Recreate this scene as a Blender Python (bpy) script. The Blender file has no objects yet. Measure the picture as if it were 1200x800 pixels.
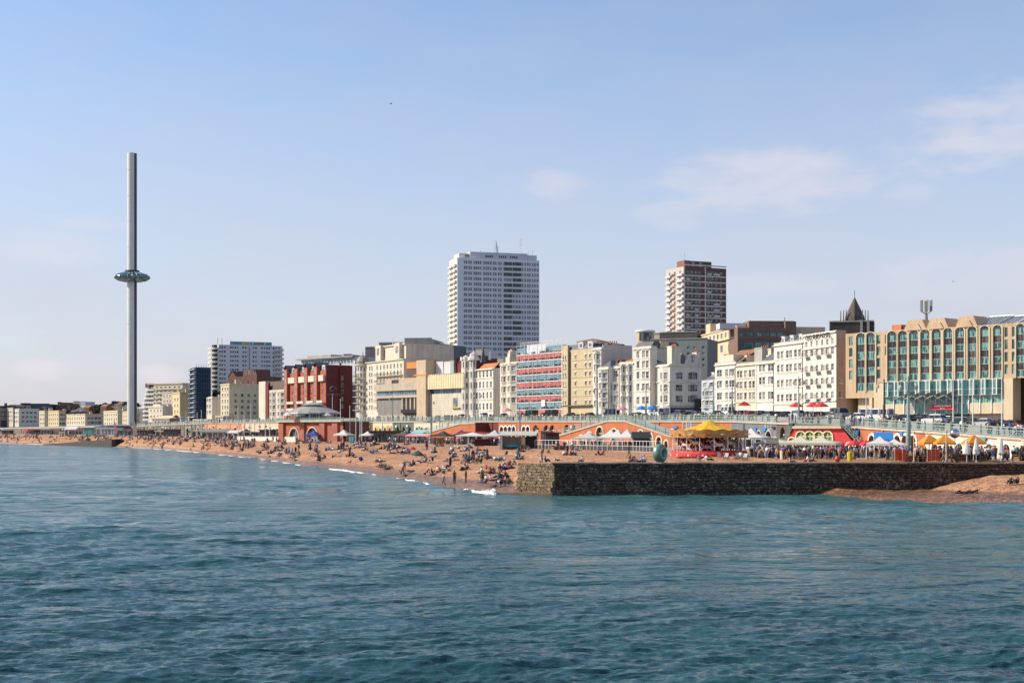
import bpy, bmesh, math, random
import numpy as np
from mathutils import Vector, Matrix, Euler
R = math.radians
scene = bpy.context.scene
COL = scene.collection
random.seed(7)
rng = np.random.default_rng(7)

# ------------------------------------------------------------------ camera
F, HY, CH = 1667.0, 505.0, 7.4          # focal length in pixels of a 1200 px wide picture, horizon row, eye height above water
cam_d = bpy.data.cameras.new('camera'); cam = bpy.data.objects.new('camera', cam_d); COL.objects.link(cam)
cam.location = (0, 0, CH); cam.rotation_euler = (R(90), 0, 0)
cam_d.sensor_width = 36; cam_d.lens = 36 * F / 1200
cam_d.shift_y = (HY - 400) / 1200; cam_d.clip_start = 0.5; cam_d.clip_end = 60000
scene.camera = cam

# ------------------------------------------------------------------ sky and sun
SUN_EL = 34.0
SUN_AZ = (-0.990, 0.125)                # horizontal direction towards the sun
world = bpy.data.worlds.new('World'); scene.world = world; world.use_nodes = True
wn = world.node_tree.nodes; wl = world.node_tree.links
for n in list(wn): wn.remove(n)
def wnode(t, **k):
    n = wn.new(t)
    for a, b in k.items(): setattr(n, a, b)
    return n
out = wnode('ShaderNodeOutputWorld'); bg = wnode('ShaderNodeBackground')
sky = wnode('ShaderNodeTexSky', sky_type='NISHITA', sun_disc=False)
sky.sun_elevation = R(SUN_EL); sky.sun_rotation = math.atan2(SUN_AZ[0], SUN_AZ[1])
sky.altitude = 0; sky.air_density = 1.0; sky.dust_density = 0.5; sky.ozone_density = 4.0
bg.inputs[1].default_value = 0.15
# thin fair-weather cloud: noise over the view direction, flattened towards the horizon
tc = wnode('ShaderNodeTexCoord'); sep = wnode('ShaderNodeSeparateXYZ'); wl.new(tc.outputs['Generated'], sep.inputs[0])
def wm(op, a, b=None, c=None):
    n = wnode('ShaderNodeMath', operation=op)
    for i, v in enumerate((a, b, c)):
        if v is None: continue
        if isinstance(v, (int, float)): n.inputs[i].default_value = v
        else: wl.new(v, n.inputs[i])
    return n.outputs[0]
az = wm('ARCTAN2', sep.outputs[0], sep.outputs[1]); el = sep.outputs[2]
cv = wnode('ShaderNodeCombineXYZ'); wl.new(az, cv.inputs[0]); wl.new(wm('MULTIPLY', el, 2.6), cv.inputs[1])
nz = wnode('ShaderNodeTexNoise'); nz.inputs['Scale'].default_value = 7.0; nz.inputs['Detail'].default_value = 8; nz.inputs['Roughness'].default_value = 0.55
wl.new(cv.outputs[0], nz.inputs['Vector'])
nf = wnode('ShaderNodeTexNoise'); nf.inputs['Scale'].default_value = 24.0; nf.inputs['Detail'].default_value = 8; nf.inputs['Roughness'].default_value = 0.5
wl.new(cv.outputs[0], nf.inputs['Vector'])
veil = wnode('ShaderNodeMapRange'); veil.interpolation_type = 'SMOOTHSTEP'
wl.new(nz.outputs[0], veil.inputs[0]); veil.inputs[1].default_value = 0.42; veil.inputs[2].default_value = 0.8; veil.inputs[3].default_value = 0.34; veil.inputs[4].default_value = 0.52
hz = wnode('ShaderNodeMapRange'); hz.interpolation_type = 'SMOOTHSTEP'; wl.new(el, hz.inputs[0])      # hazy veil, thicker towards the horizon all round
hz.inputs[1].default_value = 0.0; hz.inputs[2].default_value = 0.34; hz.inputs[3].default_value = 0.80; hz.inputs[4].default_value = 0.14
haze_amt = wm('MINIMUM', 0.92, wm('ADD', hz.outputs[0], wm('MULTIPLY', wm('SUBTRACT', nz.outputs[0], 0.5), 0.45)))
vmix = wnode('ShaderNodeMix', data_type='RGBA'); wl.new(haze_amt, vmix.inputs[0]); wl.new(sky.outputs[0], vmix.inputs[6]); vmix.inputs[7].default_value = (3.7, 3.55, 4.05, 1)
amount = wm('MULTIPLY', veil.outputs[0], 0.0)
def puff(px, py, rx, ry, a):            # a cloud bank at a compass bearing and height
    ca = math.atan2((px - 600) / F, 1); ce = math.sin(math.atan((HY - py) / F * math.cos(ca)))
    dx = wm('DIVIDE', wm('SUBTRACT', az, ca), rx / F); dy = wm('DIVIDE', wm('SUBTRACT', el, ce), ry / F)
    r = wm('ADD', wm('MULTIPLY', dx, dx), wm('MULTIPLY', dy, dy))
    r = wm('ADD', r, wm('MULTIPLY', wm('SUBTRACT', nf.outputs[0], 0.5), 3.6))
    m = wnode('ShaderNodeMapRange'); m.interpolation_type = 'SMOOTHSTEP'
    wl.new(r, m.inputs[0]); m.inputs[1].default_value = 1.5; m.inputs[2].default_value = -0.5; m.inputs[3].default_value = 0; m.inputs[4].default_value = a
    return m.outputs[0]
for q in ((900, 213, 130, 36, .62), (790, 250, 45, 18, .4), (1160, 150, 110, 46, .6), (650, 216, 40, 18, .4), (1065, 228, 32, 14, .35),
          (60, 293, 85, 20, .42), (46, 432, 30, 14, 1.0), (182, 438, 30, 14, 1.0), (105, 262, 50, 10, .3), (1150, 320, 130, 30, .35), (880, 335, 120, 14, .3)):
    amount = wm('MAXIMUM', amount, puff(*q))
cmix = wnode('ShaderNodeMix', data_type='RGBA'); wl.new(amount, cmix.inputs[0]); wl.new(vmix.outputs[2], cmix.inputs[6])
cmix.inputs[7].default_value = (4.5, 4.3, 4.65, 1)
wl.new(cmix.outputs[2], bg.inputs[0]); wl.new(bg.outputs[0], out.inputs[0])

sun_d = bpy.data.lights.new('sun', 'SUN'); sun = bpy.data.objects.new('sun', sun_d); COL.objects.link(sun)
sun_d.energy = 5.0; sun_d.angle = R(0.55); sun_d.color = (1.0, 0.885, 0.71)
ce_, se_ = math.cos(R(SUN_EL)), math.sin(R(SUN_EL)); ln = math.hypot(*SUN_AZ)
sun.rotation_euler = Vector((SUN_AZ[0] / ln * ce_, SUN_AZ[1] / ln * ce_, se_)).to_track_quat('Z', 'Y').to_euler()
vs = scene.view_settings; vs.view_transform = 'Standard'; vs.look = 'None'; vs.exposure = 0.24; vs.gamma = 1.0; vs.use_curve_mapping = False
scene.cycles.max_bounces = 6; scene.cycles.diffuse_bounces = 3; scene.cycles.glossy_bounces = 3; scene.cycles.caustics_reflective = False
scene.cycles.use_denoising = True

# ------------------------------------------------------------------ materials
MATS = {}
def mat(name, col, rough=0.85, var=0.12, scale=0.6, bump=0.0, metal=0.0, streak=0.0, objcol=False, rnd=0.0, fine=0.0, spec=None, trans=0.0):
    if name in MATS: return MATS[name]
    m = bpy.data.materials.new(name); m.use_nodes = True; MATS[name] = m
    nt = m.node_tree; N = nt.nodes; L = nt.links; bs = N['Principled BSDF']
    bs.inputs['Roughness'].default_value = rough; bs.inputs['Metallic'].default_value = metal
    if spec is not None: bs.inputs['Specular IOR Level'].default_value = spec
    t = N.new('ShaderNodeTexCoord')
    n1 = N.new('ShaderNodeTexNoise'); n1.inputs['Scale'].default_value = scale; n1.inputs['Detail'].default_value = 5
    L.new(t.outputs['Object'], n1.inputs['Vector'])
    mr = N.new('ShaderNodeMapRange'); L.new(n1.outputs[0], mr.inputs[0])
    mr.inputs[1].default_value = .3; mr.inputs[2].default_value = .7; mr.inputs[3].default_value = 1 - var; mr.inputs[4].default_value = 1 + var * .6
    val = mr.outputs[0]
    def mul(a, b):
        x = N.new('ShaderNodeMath'); x.operation = 'MULTIPLY'; L.new(a, x.inputs[0]); L.new(b, x.inputs[1]); return x.outputs[0]
    if streak:
        mp = N.new('ShaderNodeMapping'); mp.inputs['Scale'].default_value = (1.6, 1.6, 0.12); L.new(t.outputs['Object'], mp.inputs[0])
        n2 = N.new('ShaderNodeTexNoise'); n2.inputs['Scale'].default_value = 1.0; n2.inputs['Detail'].default_value = 4; L.new(mp.outputs[0], n2.inputs['Vector'])
        r2 = N.new('ShaderNodeMapRange'); L.new(n2.outputs[0], r2.inputs[0]); r2.inputs[1].default_value = .42; r2.inputs[2].default_value = .72
        r2.inputs[3].default_value = 1; r2.inputs[4].default_value = 1 - streak; val = mul(val, r2.outputs[0])
    if fine:
        n3 = N.new('ShaderNodeTexNoise'); n3.inputs['Scale'].default_value = 6; n3.inputs['Detail'].default_value = 3; L.new(t.outputs['Object'], n3.inputs['Vector'])
        r3 = N.new('ShaderNodeMapRange'); L.new(n3.outputs[0], r3.inputs[0]); r3.inputs[1].default_value = .3; r3.inputs[2].default_value = .7
        r3.inputs[3].default_value = 1 - fine; r3.inputs[4].default_value = 1 + fine; val = mul(val, r3.outputs[0])
    if rnd or objcol:
        oi = N.new('ShaderNodeObjectInfo')
    if rnd:
        r4 = N.new('ShaderNodeMapRange'); L.new(oi.outputs['Random'], r4.inputs[0]); r4.inputs[3].default_value = 1 - rnd; r4.inputs[4].default_value = 1 + rnd
        val = mul(val, r4.outputs[0])
    mx = N.new('ShaderNodeMix'); mx.data_type = 'RGBA'; mx.blend_type = 'MULTIPLY'; mx.inputs[0].default_value = 1
    if objcol: L.new(oi.outputs['Color'], mx.inputs[6])
    else: mx.inputs[6].default_value = (*col, 1)
    L.new(val, mx.inputs[7]); L.new(mx.outputs[2], bs.inputs['Base Color'])
    if bump:
        bp = N.new('ShaderNodeBump'); bp.inputs['Strength'].default_value = bump; bp.inputs['Distance'].default_value = .05
        L.new(n1.outputs[0], bp.inputs['Height']); L.new(bp.outputs[0], bs.inputs['Normal'])
    if trans:
        bs.inputs['Subsurface Weight'].default_value = 0
        tr = N.new('ShaderNodeBsdfTranslucent'); L.new(mx.outputs[2], tr.inputs[0]); ms = N.new('ShaderNodeMixShader'); ms.inputs[0].default_value = trans
        L.new(bs.outputs[0], ms.inputs[1]); L.new(tr.outputs[0], ms.inputs[2]); L.new(ms.outputs[0], N['Material Output'].inputs[0])
    return m
def glassmat(name, dark, pale, share, rough=0.06):
    """window pane: dark interior behind glass, now and then a blind or a net curtain (one value for each window object)"""
    m = bpy.data.materials.new(name); m.use_nodes = True; MATS[name] = m
    N = m.node_tree.nodes; L = m.node_tree.links; bs = N['Principled BSDF']; bs.inputs['Roughness'].default_value = rough
    oi = N.new('ShaderNodeObjectInfo'); t = N.new('ShaderNodeTexCoord'); mp = N.new('ShaderNodeMapping'); mp.inputs['Scale'].default_value = (2.2, 1, .25)
    L.new(t.outputs['Object'], mp.inputs[0]); va = N.new('ShaderNodeVectorMath'); L.new(mp.outputs[0], va.inputs[0])
    cb = N.new('ShaderNodeCombineXYZ'); mm = N.new('ShaderNodeMath'); mm.operation = 'MULTIPLY'; mm.inputs[1].default_value = 97.0
    L.new(oi.outputs['Random'], mm.inputs[0]); L.new(mm.outputs[0], cb.inputs[0]); L.new(mm.outputs[0], cb.inputs[2]); L.new(cb.outputs[0], va.inputs[1])
    nn = N.new('ShaderNodeTexNoise'); nn.inputs['Scale'].default_value = .9; nn.inputs['Detail'].default_value = 1; L.new(va.outputs[0], nn.inputs['Vector'])
    cr = N.new('ShaderNodeMapRange'); L.new(nn.outputs[0], cr.inputs[0]); cr.inputs[1].default_value = .62 - share * .3; cr.inputs[2].default_value = .66 - share * .3
    mx = N.new('ShaderNodeMix'); mx.data_type = 'RGBA'; mx.inputs[6].default_value = (*dark, 1); mx.inputs[7].default_value = (*pale, 1)
    L.new(cr.outputs[0], mx.inputs[0]); L.new(mx.outputs[2], bs.inputs['Base Color'])
    return m
G = glassmat('window_glass', (.028, .032, .038), (.34, .33, .30), .42)
G_DARK = glassmat('dark_glass', (.02, .024, .03), (.10, .10, .10), .3)
G_TEAL = glassmat('teal_glass', (.02, .085, .08), (.16, .38, .335), .45)
G_TEALB = glassmat('teal_lobby_glass', (.04, .17, .155), (.15, .35, .31), .5)
G_BLUE = glassmat('blue_glass', (.05, .10, .15), (.25, .33, .38), .4)
WHITE = mat('white_stucco', (.70, .655, .575), var=.09, streak=.24, scale=.25)
WHITE2 = mat('cream_white_stucco', (.67, .60, .48), var=.10, streak=.26, scale=.25)
CREAM = mat('cream_stucco', (.66, .57, .40), var=.1, streak=.18, scale=.2)
YELLOW = mat('yellow_stucco', (.66, .54, .31), var=.1, streak=.15, scale=.2)
TAN = mat('tan_stucco', (.56, .45, .28), var=.08, streak=.14, scale=.2)
STONE = mat('sand_concrete', (.58, .42, .265), var=.1, streak=.2, scale=.3, fine=.05)
STONE2 = mat('sand_concrete_light', (.66, .53, .36), var=.08, streak=.14, scale=.3)
CONC = mat('grey_concrete', (.40, .38, .35), var=.14, streak=.25, scale=.3)
CONCW = mat('warm_concrete', (.52, .44, .35), var=.12, streak=.22, scale=.3)
GREYW = mat('pale_grey_render', (.60, .60, .62), var=.06, streak=.1, scale=.2)
BROWN = mat('dark_brown_cladding', (.125, .092, .076), var=.2, streak=.2, scale=.4)
BRICKR = mat('red_brick', (.40, .095, .05), var=.16, streak=.12, scale=.6, fine=.1)
BRICKD = mat('dark_and_shaded_red_brick', (.14, .03, .03), var=.16, scale=.5)  # own dark red brick, also painted shade on hotel side and end walls
BRICKB = mat('brown_brick', (.17, .075, .055), var=.2, scale=.6, fine=.1)
SLATE = mat('slate_roof', (.10, .10, .115), var=.2, rough=.6, scale=.8)
SLATEB = mat('blue_slate_roof', (.055, .065, .10), var=.2, rough=.55, scale=.8)
TILE = mat('orange_tile_roof', (.48, .17, .06), var=.25, scale=1.2)
TILEB = mat('brown_tile_roof', (.26, .13, .07), var=.25, scale=1.2)
LEAD = mat('lead_dome', (.22, .19, .17), rough=.5, var=.2)
FRAMEW = mat('white_frame', (.76, .75, .72), rough=.5, var=.04)
FRAMED = mat('dark_frame', (.09, .09, .10), rough=.5, var=.05)
IRON = mat('black_iron', (.035, .035, .04), rough=.5, var=.1)
TEAL = mat('teal_paint', (.27, .37, .335), rough=.5, var=.12, streak=.15)
TEALD = mat('dark_teal_paint', (.10, .30, .28), rough=.5, var=.12)
ORANGE = mat('orange_render', (.47, .145, .062), var=.16, scale=.35, streak=.2, fine=.06)
REDP = mat('red_paint', (.62, .035, .04), var=.08, rough=.6)
GREENP = mat('green_paint', (.13, .38, .06), var=.1, rough=.6)
DARK = mat('dark_interior', (.02, .019, .02), var=.1)
STEEL = mat('galvanised_steel', (.42, .44, .46), rough=.4, metal=.6, var=.1)
WPOLE = mat('white_pole', (.74, .73, .70), rough=.4, var=.05)
WOOD = mat('weathered_wood', (.22, .14, .085), var=.25, scale=2)
ASPH = mat('asphalt', (.055, .055, .058), var=.15, scale=.5, fine=.1)
PAVE = mat('paving', (.36, .33, .29), var=.12, scale=.3, fine=.08)
PAVEL = mat('lower_paving', (.40, .30, .22), var=.15, scale=.2, fine=.1)
KERB = mat('kerb_stone', (.42, .41, .39), var=.1)
CANVASW = mat('white_canvas', (.80, .78, .74), rough=.7, var=.06, trans=.25)
CANVASC = mat('cream_canvas', (.74, .70, .54), rough=.7, var=.06, trans=.25)
CANVASO = mat('orange_canvas', (.83, .33, .035), rough=.7, var=.08, trans=.25)
CANVASB = mat('blue_canvas', (.04, .24, .60), rough=.7, var=.08, trans=.15)
CANVASN = mat('navy_canvas', (.03, .05, .28), rough=.7, var=.08)
CANVASR = mat('red_canvas', (.66, .05, .05), rough=.7, var=.08, trans=.15)
CANVASP = mat('pink_canvas', (.74, .30, .36), rough=.7, var=.08, trans=.15)
CANVASK = mat('black_canvas', (.035, .035, .04), rough=.7, var=.1)
GOLD = mat('gold_paint', (.42, .22, .065), rough=.5, var=.45, scale=2.2)

# ------------------------------------------------------------------ mesh helpers
class MB:
    def __init__(s): s.v = []; s.f = []; s.m = []; s.cur = 0
    def add(s, vs, fs, mi=None):
        o = len(s.v); s.v += [tuple(p) for p in vs]; s.f += [tuple(i + o for i in f) for f in fs]; s.m += [s.cur if mi is None else mi] * len(fs)
        return s
    def box(s, x0, x1, y0, y1, z0, z1, mi=None):
        return s.add([(x0,y0,z0),(x1,y0,z0),(x1,y1,z0),(x0,y1,z0),(x0,y0,z1),(x1,y0,z1),(x1,y1,z1),(x0,y1,z1)],
                     [(0,3,2,1),(4,5,6,7),(0,1,5,4),(1,2,6,5),(2,3,7,6),(3,0,4,7)], mi)
    def prism(s, pts, z0, z1, mi=None, cap=True):         # pts anticlockwise in plan
        n = len(pts)
        z0s = z0 if isinstance(z0, (list, tuple)) else [z0] * n; z1s = z1 if isinstance(z1, (list, tuple)) else [z1] * n
        fs = [(i, (i + 1) % n, n + (i + 1) % n, n + i) for i in range(n)]
        if cap: fs += [tuple(range(n - 1, -1, -1)), tuple(range(n, 2 * n))]
        return s.add([(p[0], p[1], z) for p, z in zip(pts, z0s)] + [(p[0], p[1], z) for p, z in zip(pts, z1s)], fs, mi)
    def lathe(s, prof, n=12, c=(0, 0, 0), mi=None, sx=1, sy=1, a0=0, cap=True):
        vs, fs = [], []
        for r, z in prof:
            for k in range(n):
                a = a0 + 2 * math.pi * k / n; vs.append((c[0] + r * sx * math.cos(a), c[1] + r * sy * math.sin(a), c[2] + z))
        for j in range(len(prof) - 1):
            for k in range(n):
                k2 = (k + 1) % n; fs.append((j * n + k, j * n + k2, (j + 1) * n + k2, (j + 1) * n + k))
        if cap: fs += [tuple(range(n - 1, -1, -1)), tuple((len(prof) - 1) * n + k for k in range(n))]
        return s.add(vs, fs, mi)
    def tube(s, a, b, r, n=6, r2=None, mi=None):
        a, b = Vector(a), Vector(b); d = (b - a)
        if d.length < 1e-6: return s
        q = d.to_track_quat('Z', 'Y'); r2 = r if r2 is None else r2; vs = []
        for p, rr in ((a, r), (b, r2)):
            for k in range(n):
                t = 2 * math.pi * k / n; vs.append(p + q @ Vector((rr * math.cos(t), rr * math.sin(t), 0)))
        return s.add(vs, [(k, (k + 1) % n, n + (k + 1) % n, n + k) for k in range(n)] + [tuple(range(n - 1, -1, -1)), tuple(range(n, 2 * n))], mi)
    def ball(s, c, r, n=8, mi=None, sz=1.0, sx=1.0, sy=1.0):
        k = max(3, n // 2); prof = [(max(r * math.sin(math.pi * i / k), .001), -r * sz * math.cos(math.pi * i / k)) for i in range(k + 1)]
        return s.lathe(prof, n, c, mi, sx, sy, cap=False)
    def mesh(s, name, mats, smooth=False):
        me = bpy.data.meshes.new(name); me.from_pydata(s.v, [], s.f)
        for m in (mats if isinstance(mats, (list, tuple)) else [mats]): me.materials.append(m)
        if len(me.materials) > 1: me.polygons.foreach_set('material_index', s.m)
        if smooth: me.polygons.foreach_set('use_smooth', [True] * len(me.polygons))
        me.update(); return me
    def build(s, name, mats, parent=None, loc=(0, 0, 0), rz=0, smooth=False):
        return link(name, s.mesh(name, mats, smooth), parent, loc, rz)
def link(name, data, parent=None, loc=(0, 0, 0), rz=0):
    o = bpy.data.objects.new(name, data); COL.objects.link(o); o.location = loc; o.rotation_euler = (0, 0, rz)
    if parent: o.parent = parent
    return o
def tag(o, label=None, cat=None, group=None, kind=None):
    if label: o['label'] = label
    if cat: o['category'] = cat
    if group: o['group'] = group
    if kind: o['kind'] = kind
    return o
def thing(name, label, cat, loc=(0, 0, 0), rz=0, group=None):
    return tag(link(name, None, None, loc, rz), label, cat, group)
def children(o): return [c for c in COL.objects if c.parent == o]
def dup(tree, loc, rz=0, label=None, group=None, scale=None):
    """tree = (root, [(part, [subparts])]): copy a thing with its parts"""
    root, parts = tree
    r = root.copy(); COL.objects.link(r); r.location = loc; r.rotation_euler = (0, 0, rz)
    if label: r['label'] = label
    if group: r['group'] = group
    if scale: r.scale = scale
    cs = []
    for p, subs in parts:
        c = p.copy(); COL.objects.link(c); c.parent = r; cs.append(c)
        for q in subs:
            d = q.copy(); COL.objects.link(d); d.parent = c
    return r, cs
def interp(tbl, x):
    if x <= tbl[0][0]: return tbl[0][1]
    for (a, va), (b, vb) in zip(tbl, tbl[1:]):
        if x <= b: return va + (vb - va) * (x - a) / (b - a)
    return tbl[-1][1]

# ------------------------------------------------------------------ plan of the coast, as bearings (px column of the photo) and distances
def P(px, D): return Vector(((px - 600) / F * D, D, 0))
def PX(x, y): return 600 + x / y * F
def ZP(py, D): return CH - (py - HY) * D / F
T_W = [(-250, 1250), (-150, 1050), (0, 881), (70, 740), (155, 649), (250, 457), (300, 385), (360, 301), (440, 242), (500, 202), (540, 184), (570, 170), (600, 168), (650, 169), (1600, 169)]
T_ZW = [(-250, 0), (585, 0), (600, .25), (612, .9), (630, 2.4), (655, 3.3), (1600, 3.3)]
T_B = [(-250, 1450), (-150, 1250), (0, 985), (155, 700), (250, 590), (300, 540), (400, 440), (500, 390), (600, 330), (700, 275), (850, 205), (1000, 192), (1200, 174), (1600, 171)]
T_ZB = [(-250, 5.2), (0, 5.2), (155, 5.0), (250, 4.6), (300, 4.4), (400, 4.0), (500, 3.8), (600, 3.7), (1600, 3.7)]
T_U = [(-250, 1600), (-150, 1400), (0, 1100), (155, 780), (250, 665), (300, 625), (400, 545), (500, 464), (600, 412), (700, 371), (850, 315), (990, 242), (1050, 222), (1200, 185), (1300, 178), (1600, 174)]
T_ZU = [(-250, 8.5), (0, 8.8), (150, 10.0), (240, 11.2), (300, 11.3), (500, 10.6), (700, 10), (850, 9.7), (1050, 7.7), (1200, 6.4), (1600, 5.8)]
T_F = [(-250, 1900), (-150, 1650), (0, 1250), (155, 900), (250, 770), (335, 690), (410, 610), (530, 525), (600, 475), (700, 435), (840, 385), (990, 320), (1200, 287), (1300, 270), (1600, 240)]
FD = lambda px: interp(T_F, px)
UD = lambda px: interp(T_U, px)
ZU = lambda px: interp(T_ZU, px)
PROF = [(0, 0), (.05, .16), (.12, .33), (.3, .6), (.6, .86), (1, 1)]
RISE = 1.45        # the road lies a little higher than the promenade edge
def beach_z(px, D):
    w, b = interp(T_W, px), interp(T_B, px); zw, zb = interp(T_ZW, px), interp(T_ZB, px)
    if D < w: return zw - (w - D) * .06
    return zw + (zb - zw) * interp(PROF, min(1, (D - w) / (b - w)))
def ground(px, D):
    if D <= interp(T_B, px): return beach_z(px, D)
    u, f = UD(px), FD(px)
    if D < u - .01: return interp(T_ZB, px)
    if D <= f: return ZU(px) + RISE * min(1, (D - u) / (f - u) / .4)
    return ZU(px) + RISE + 26 * min(1.0, max(0, (D - f - 40) / 900.0))
def hit(px, py):
    """distance along the bearing px at which the beach or the lower promenade is seen at row py"""
    D = interp(T_W, px); u = UD(px)
    while D < u:
        if HY + (CH - ground(px, D)) * F / D <= py: return D
        D += .5
    return u - 1
# ------------------------------------------------------------------ the setting: sea, beach, promenades, road, town ground
def strip(name, pxs, rows, m, kind='structure', cat=None, label=None, smooth=True):
    """rows: functions px -> (D, z)"""
    vs, fs = [], []; n = len(rows)
    for px in pxs:
        for r in rows:
            D, z = r(px); p = P(px, D); vs.append((p.x, p.y, z))
    for i in range(len(pxs) - 1):
        for j in range(n - 1):
            a = i * n + j; fs.append((a, a + n, a + n + 1, a + 1))
    mb = MB(); mb.add(vs, fs); o = mb.build(name, m, smooth=smooth); o['kind'] = kind
    return o
# shingle beach
def shingle():
    m = bpy.data.materials.new('shingle'); m.use_nodes = True
    N = m.node_tree.nodes; L = m.node_tree.links; bs = N['Principled BSDF']; bs.inputs['Roughness'].default_value = .9
    g = N.new('ShaderNodeNewGeometry'); v = N.new('ShaderNodeTexVoronoi'); v.inputs['Scale'].default_value = 3.2; L.new(g.outputs['Position'], v.inputs['Vector'])
    n1 = N.new('ShaderNodeTexNoise'); n1.inputs['Scale'].default_value = .12; n1.inputs['Detail'].default_value = 6; L.new(g.outputs['Position'], n1.inputs['Vector'])
    n2 = N.new('ShaderNodeTexNoise'); n2.inputs['Scale'].default_value = 1.6; n2.inputs['Detail'].default_value = 6; L.new(g.outputs['Position'], n2.inputs['Vector'])
    sc_ = N.new('ShaderNodeSeparateColor'); L.new(v.outputs['Color'], sc_.inputs[0]); cr = N.new('ShaderNodeValToRGB'); L.new(sc_.outputs[0], cr.inputs[0]); e = cr.color_ramp.elements
    e[0].color = (.25, .105, .048, 1); e[1].color = (.64, .37, .21, 1); k = e.new(.5); k.color = (.44, .21, .10, 1)
    mx = N.new('ShaderNodeMix'); mx.data_type = 'RGBA'; mx.blend_type = 'MULTIPLY'; mx.inputs[0].default_value = 1; L.new(cr.outputs[0], mx.inputs[6])
    a = N.new('ShaderNodeMapRange'); L.new(n1.outputs[0], a.inputs[0]); a.inputs[1].default_value = .3; a.inputs[2].default_value = .7; a.inputs[3].default_value = .84; a.inputs[4].default_value = 1.12
    b = N.new('ShaderNodeMapRange'); L.new(n2.outputs[0], b.inputs[0]); b.inputs[1].default_value = .3; b.inputs[2].default_value = .7; b.inputs[3].default_value = .8; b.inputs[4].default_value = 1.15
    q = N.new('ShaderNodeMath'); q.operation = 'MULTIPLY'; L.new(a.outputs[0], q.inputs[0]); L.new(b.outputs[0], q.inputs[1])
    sp = N.new('ShaderNodeSeparateXYZ'); L.new(g.outputs['Position'], sp.inputs[0])      # wet shingle just above the water
    w = N.new('ShaderNodeMath'); w.operation = 'MULTIPLY_ADD'; L.new(n1.outputs[0], w.inputs[0]); w.inputs[1].default_value = -.9; L.new(sp.outputs[2], w.inputs[2])
    wr = N.new('ShaderNodeMapRange'); L.new(w.outputs[0], wr.inputs[0]); wr.inputs[1].default_value = .25; wr.inputs[2].default_value = .55; wr.inputs[3].default_value = .5; wr.inputs[4].default_value = 1
    bw = N.new('ShaderNodeCombineXYZ'); zs_ = N.new('ShaderNodeMath'); zs_.operation = 'MULTIPLY'; zs_.inputs[1].default_value = 2.6; L.new(sp.outputs[2], zs_.inputs[0]); L.new(zs_.outputs[0], bw.inputs[2]); xs_ = N.new('ShaderNodeMath'); xs_.operation = 'MULTIPLY'; xs_.inputs[1].default_value = .03; L.new(sp.outputs[0], xs_.inputs[0]); L.new(xs_.outputs[0], bw.inputs[0])
    bn = N.new('ShaderNodeTexNoise'); bn.inputs['Scale'].default_value = 1.0; bn.inputs['Detail'].default_value = 3; L.new(bw.outputs[0], bn.inputs['Vector']); br = N.new('ShaderNodeMapRange'); L.new(bn.outputs[0], br.inputs[0]); br.inputs[1].default_value = .35; br.inputs[2].default_value = .65; br.inputs[3].default_value = .80; br.inputs[4].default_value = 1.14      # pebbles sorted into bands by old tide lines
    qb = N.new('ShaderNodeMath'); qb.operation = 'MULTIPLY'; L.new(q.outputs[0], qb.inputs[0]); L.new(br.outputs[0], qb.inputs[1])
    q2 = N.new('ShaderNodeMath'); q2.operation = 'MULTIPLY'; L.new(qb.outputs[0], q2.inputs[0]); L.new(wr.outputs[0], q2.inputs[1])
    L.new(q2.outputs[0], mx.inputs[7]); L.new(mx.outputs[2], bs.inputs['Base Color'])
    rr = N.new('ShaderNodeMapRange'); L.new(wr.outputs[0], rr.inputs[0]); rr.inputs[1].default_value = .5; rr.inputs[2].default_value = 1; rr.inputs[3].default_value = .45; rr.inputs[4].default_value = .95
    L.new(rr.outputs[0], bs.inputs['Roughness'])
    bp = N.new('ShaderNodeBump'); bp.inputs['Strength'].default_value = .8; bp.inputs['Distance'].default_value = .12; L.new(v.outputs['Distance'], bp.inputs['Height'])
    b2 = N.new('ShaderNodeBump'); b2.inputs['Strength'].default_value = .7; b2.inputs['Distance'].default_value = .4; L.new(n2.outputs[0], b2.inputs['Height']); L.new(bp.outputs[0], b2.inputs['Normal'])
    L.new(b2.outputs[0], bs.inputs['Normal'])
    return m
SHINGLE = shingle()
def lump(x, y):      # shingle ridges and hollows
    return .10 * math.sin(x * .31 + 1.3 * math.sin(y * .07)) * math.sin(y * .11 + x * .05) + .07 * math.sin(x * .83 + y * .29) + .05 * math.sin(1.9 * x - .7 * y)
pxs = list(np.arange(-250, 1604, 4.0)); ts = [-.35, -.12] + list(np.linspace(0, 1, 46) ** 1.35)
def brow(t):
    def f(px):
        w, b = interp(T_W, px), interp(T_B, px); D = w + t * (b - w) if t >= 0 else w + t * (60 if px < 584 else 1)
        z = beach_z(px, D) if t >= 0 or px < 584 else -2; p = P(px, D)
        if .02 < t < .97: z += lump(p.x, p.y) * min(1, t * 6) * min(1, (1 - t) * 8)
        return D, z
    return f
strip('beach', pxs, [brow(t) for t in ts], SHINGLE)
pw = list(np.arange(-250, 1601, 10.0))
strip('lower_promenade', pw, [lambda px: (interp(T_B, px) - .3, interp(T_ZB, px) - .4), lambda px: (interp(T_B, px) - .3, interp(T_ZB, px) + .06), lambda px: (UD(px) + 1.2, interp(T_ZB, px) + .07)], PAVEL, smooth=False)
def mixd(k, dz=0.0): return lambda px: (UD(px) + k * (FD(px) - UD(px)), ZU(px) + RISE * min(1, k / .4) + dz)
strip('upper_promenade', pw, [mixd(.012), mixd(.40)], PAVE, smooth=False)
strip('kerb', pw, [mixd(.40, -.13), mixd(.40, .004), mixd(.405, .004), mixd(.405, -.13)], KERB, smooth=False)
strip('road', pw, [mixd(.395, -.12), mixd(.86, -.12)], ASPH, smooth=False)
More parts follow.
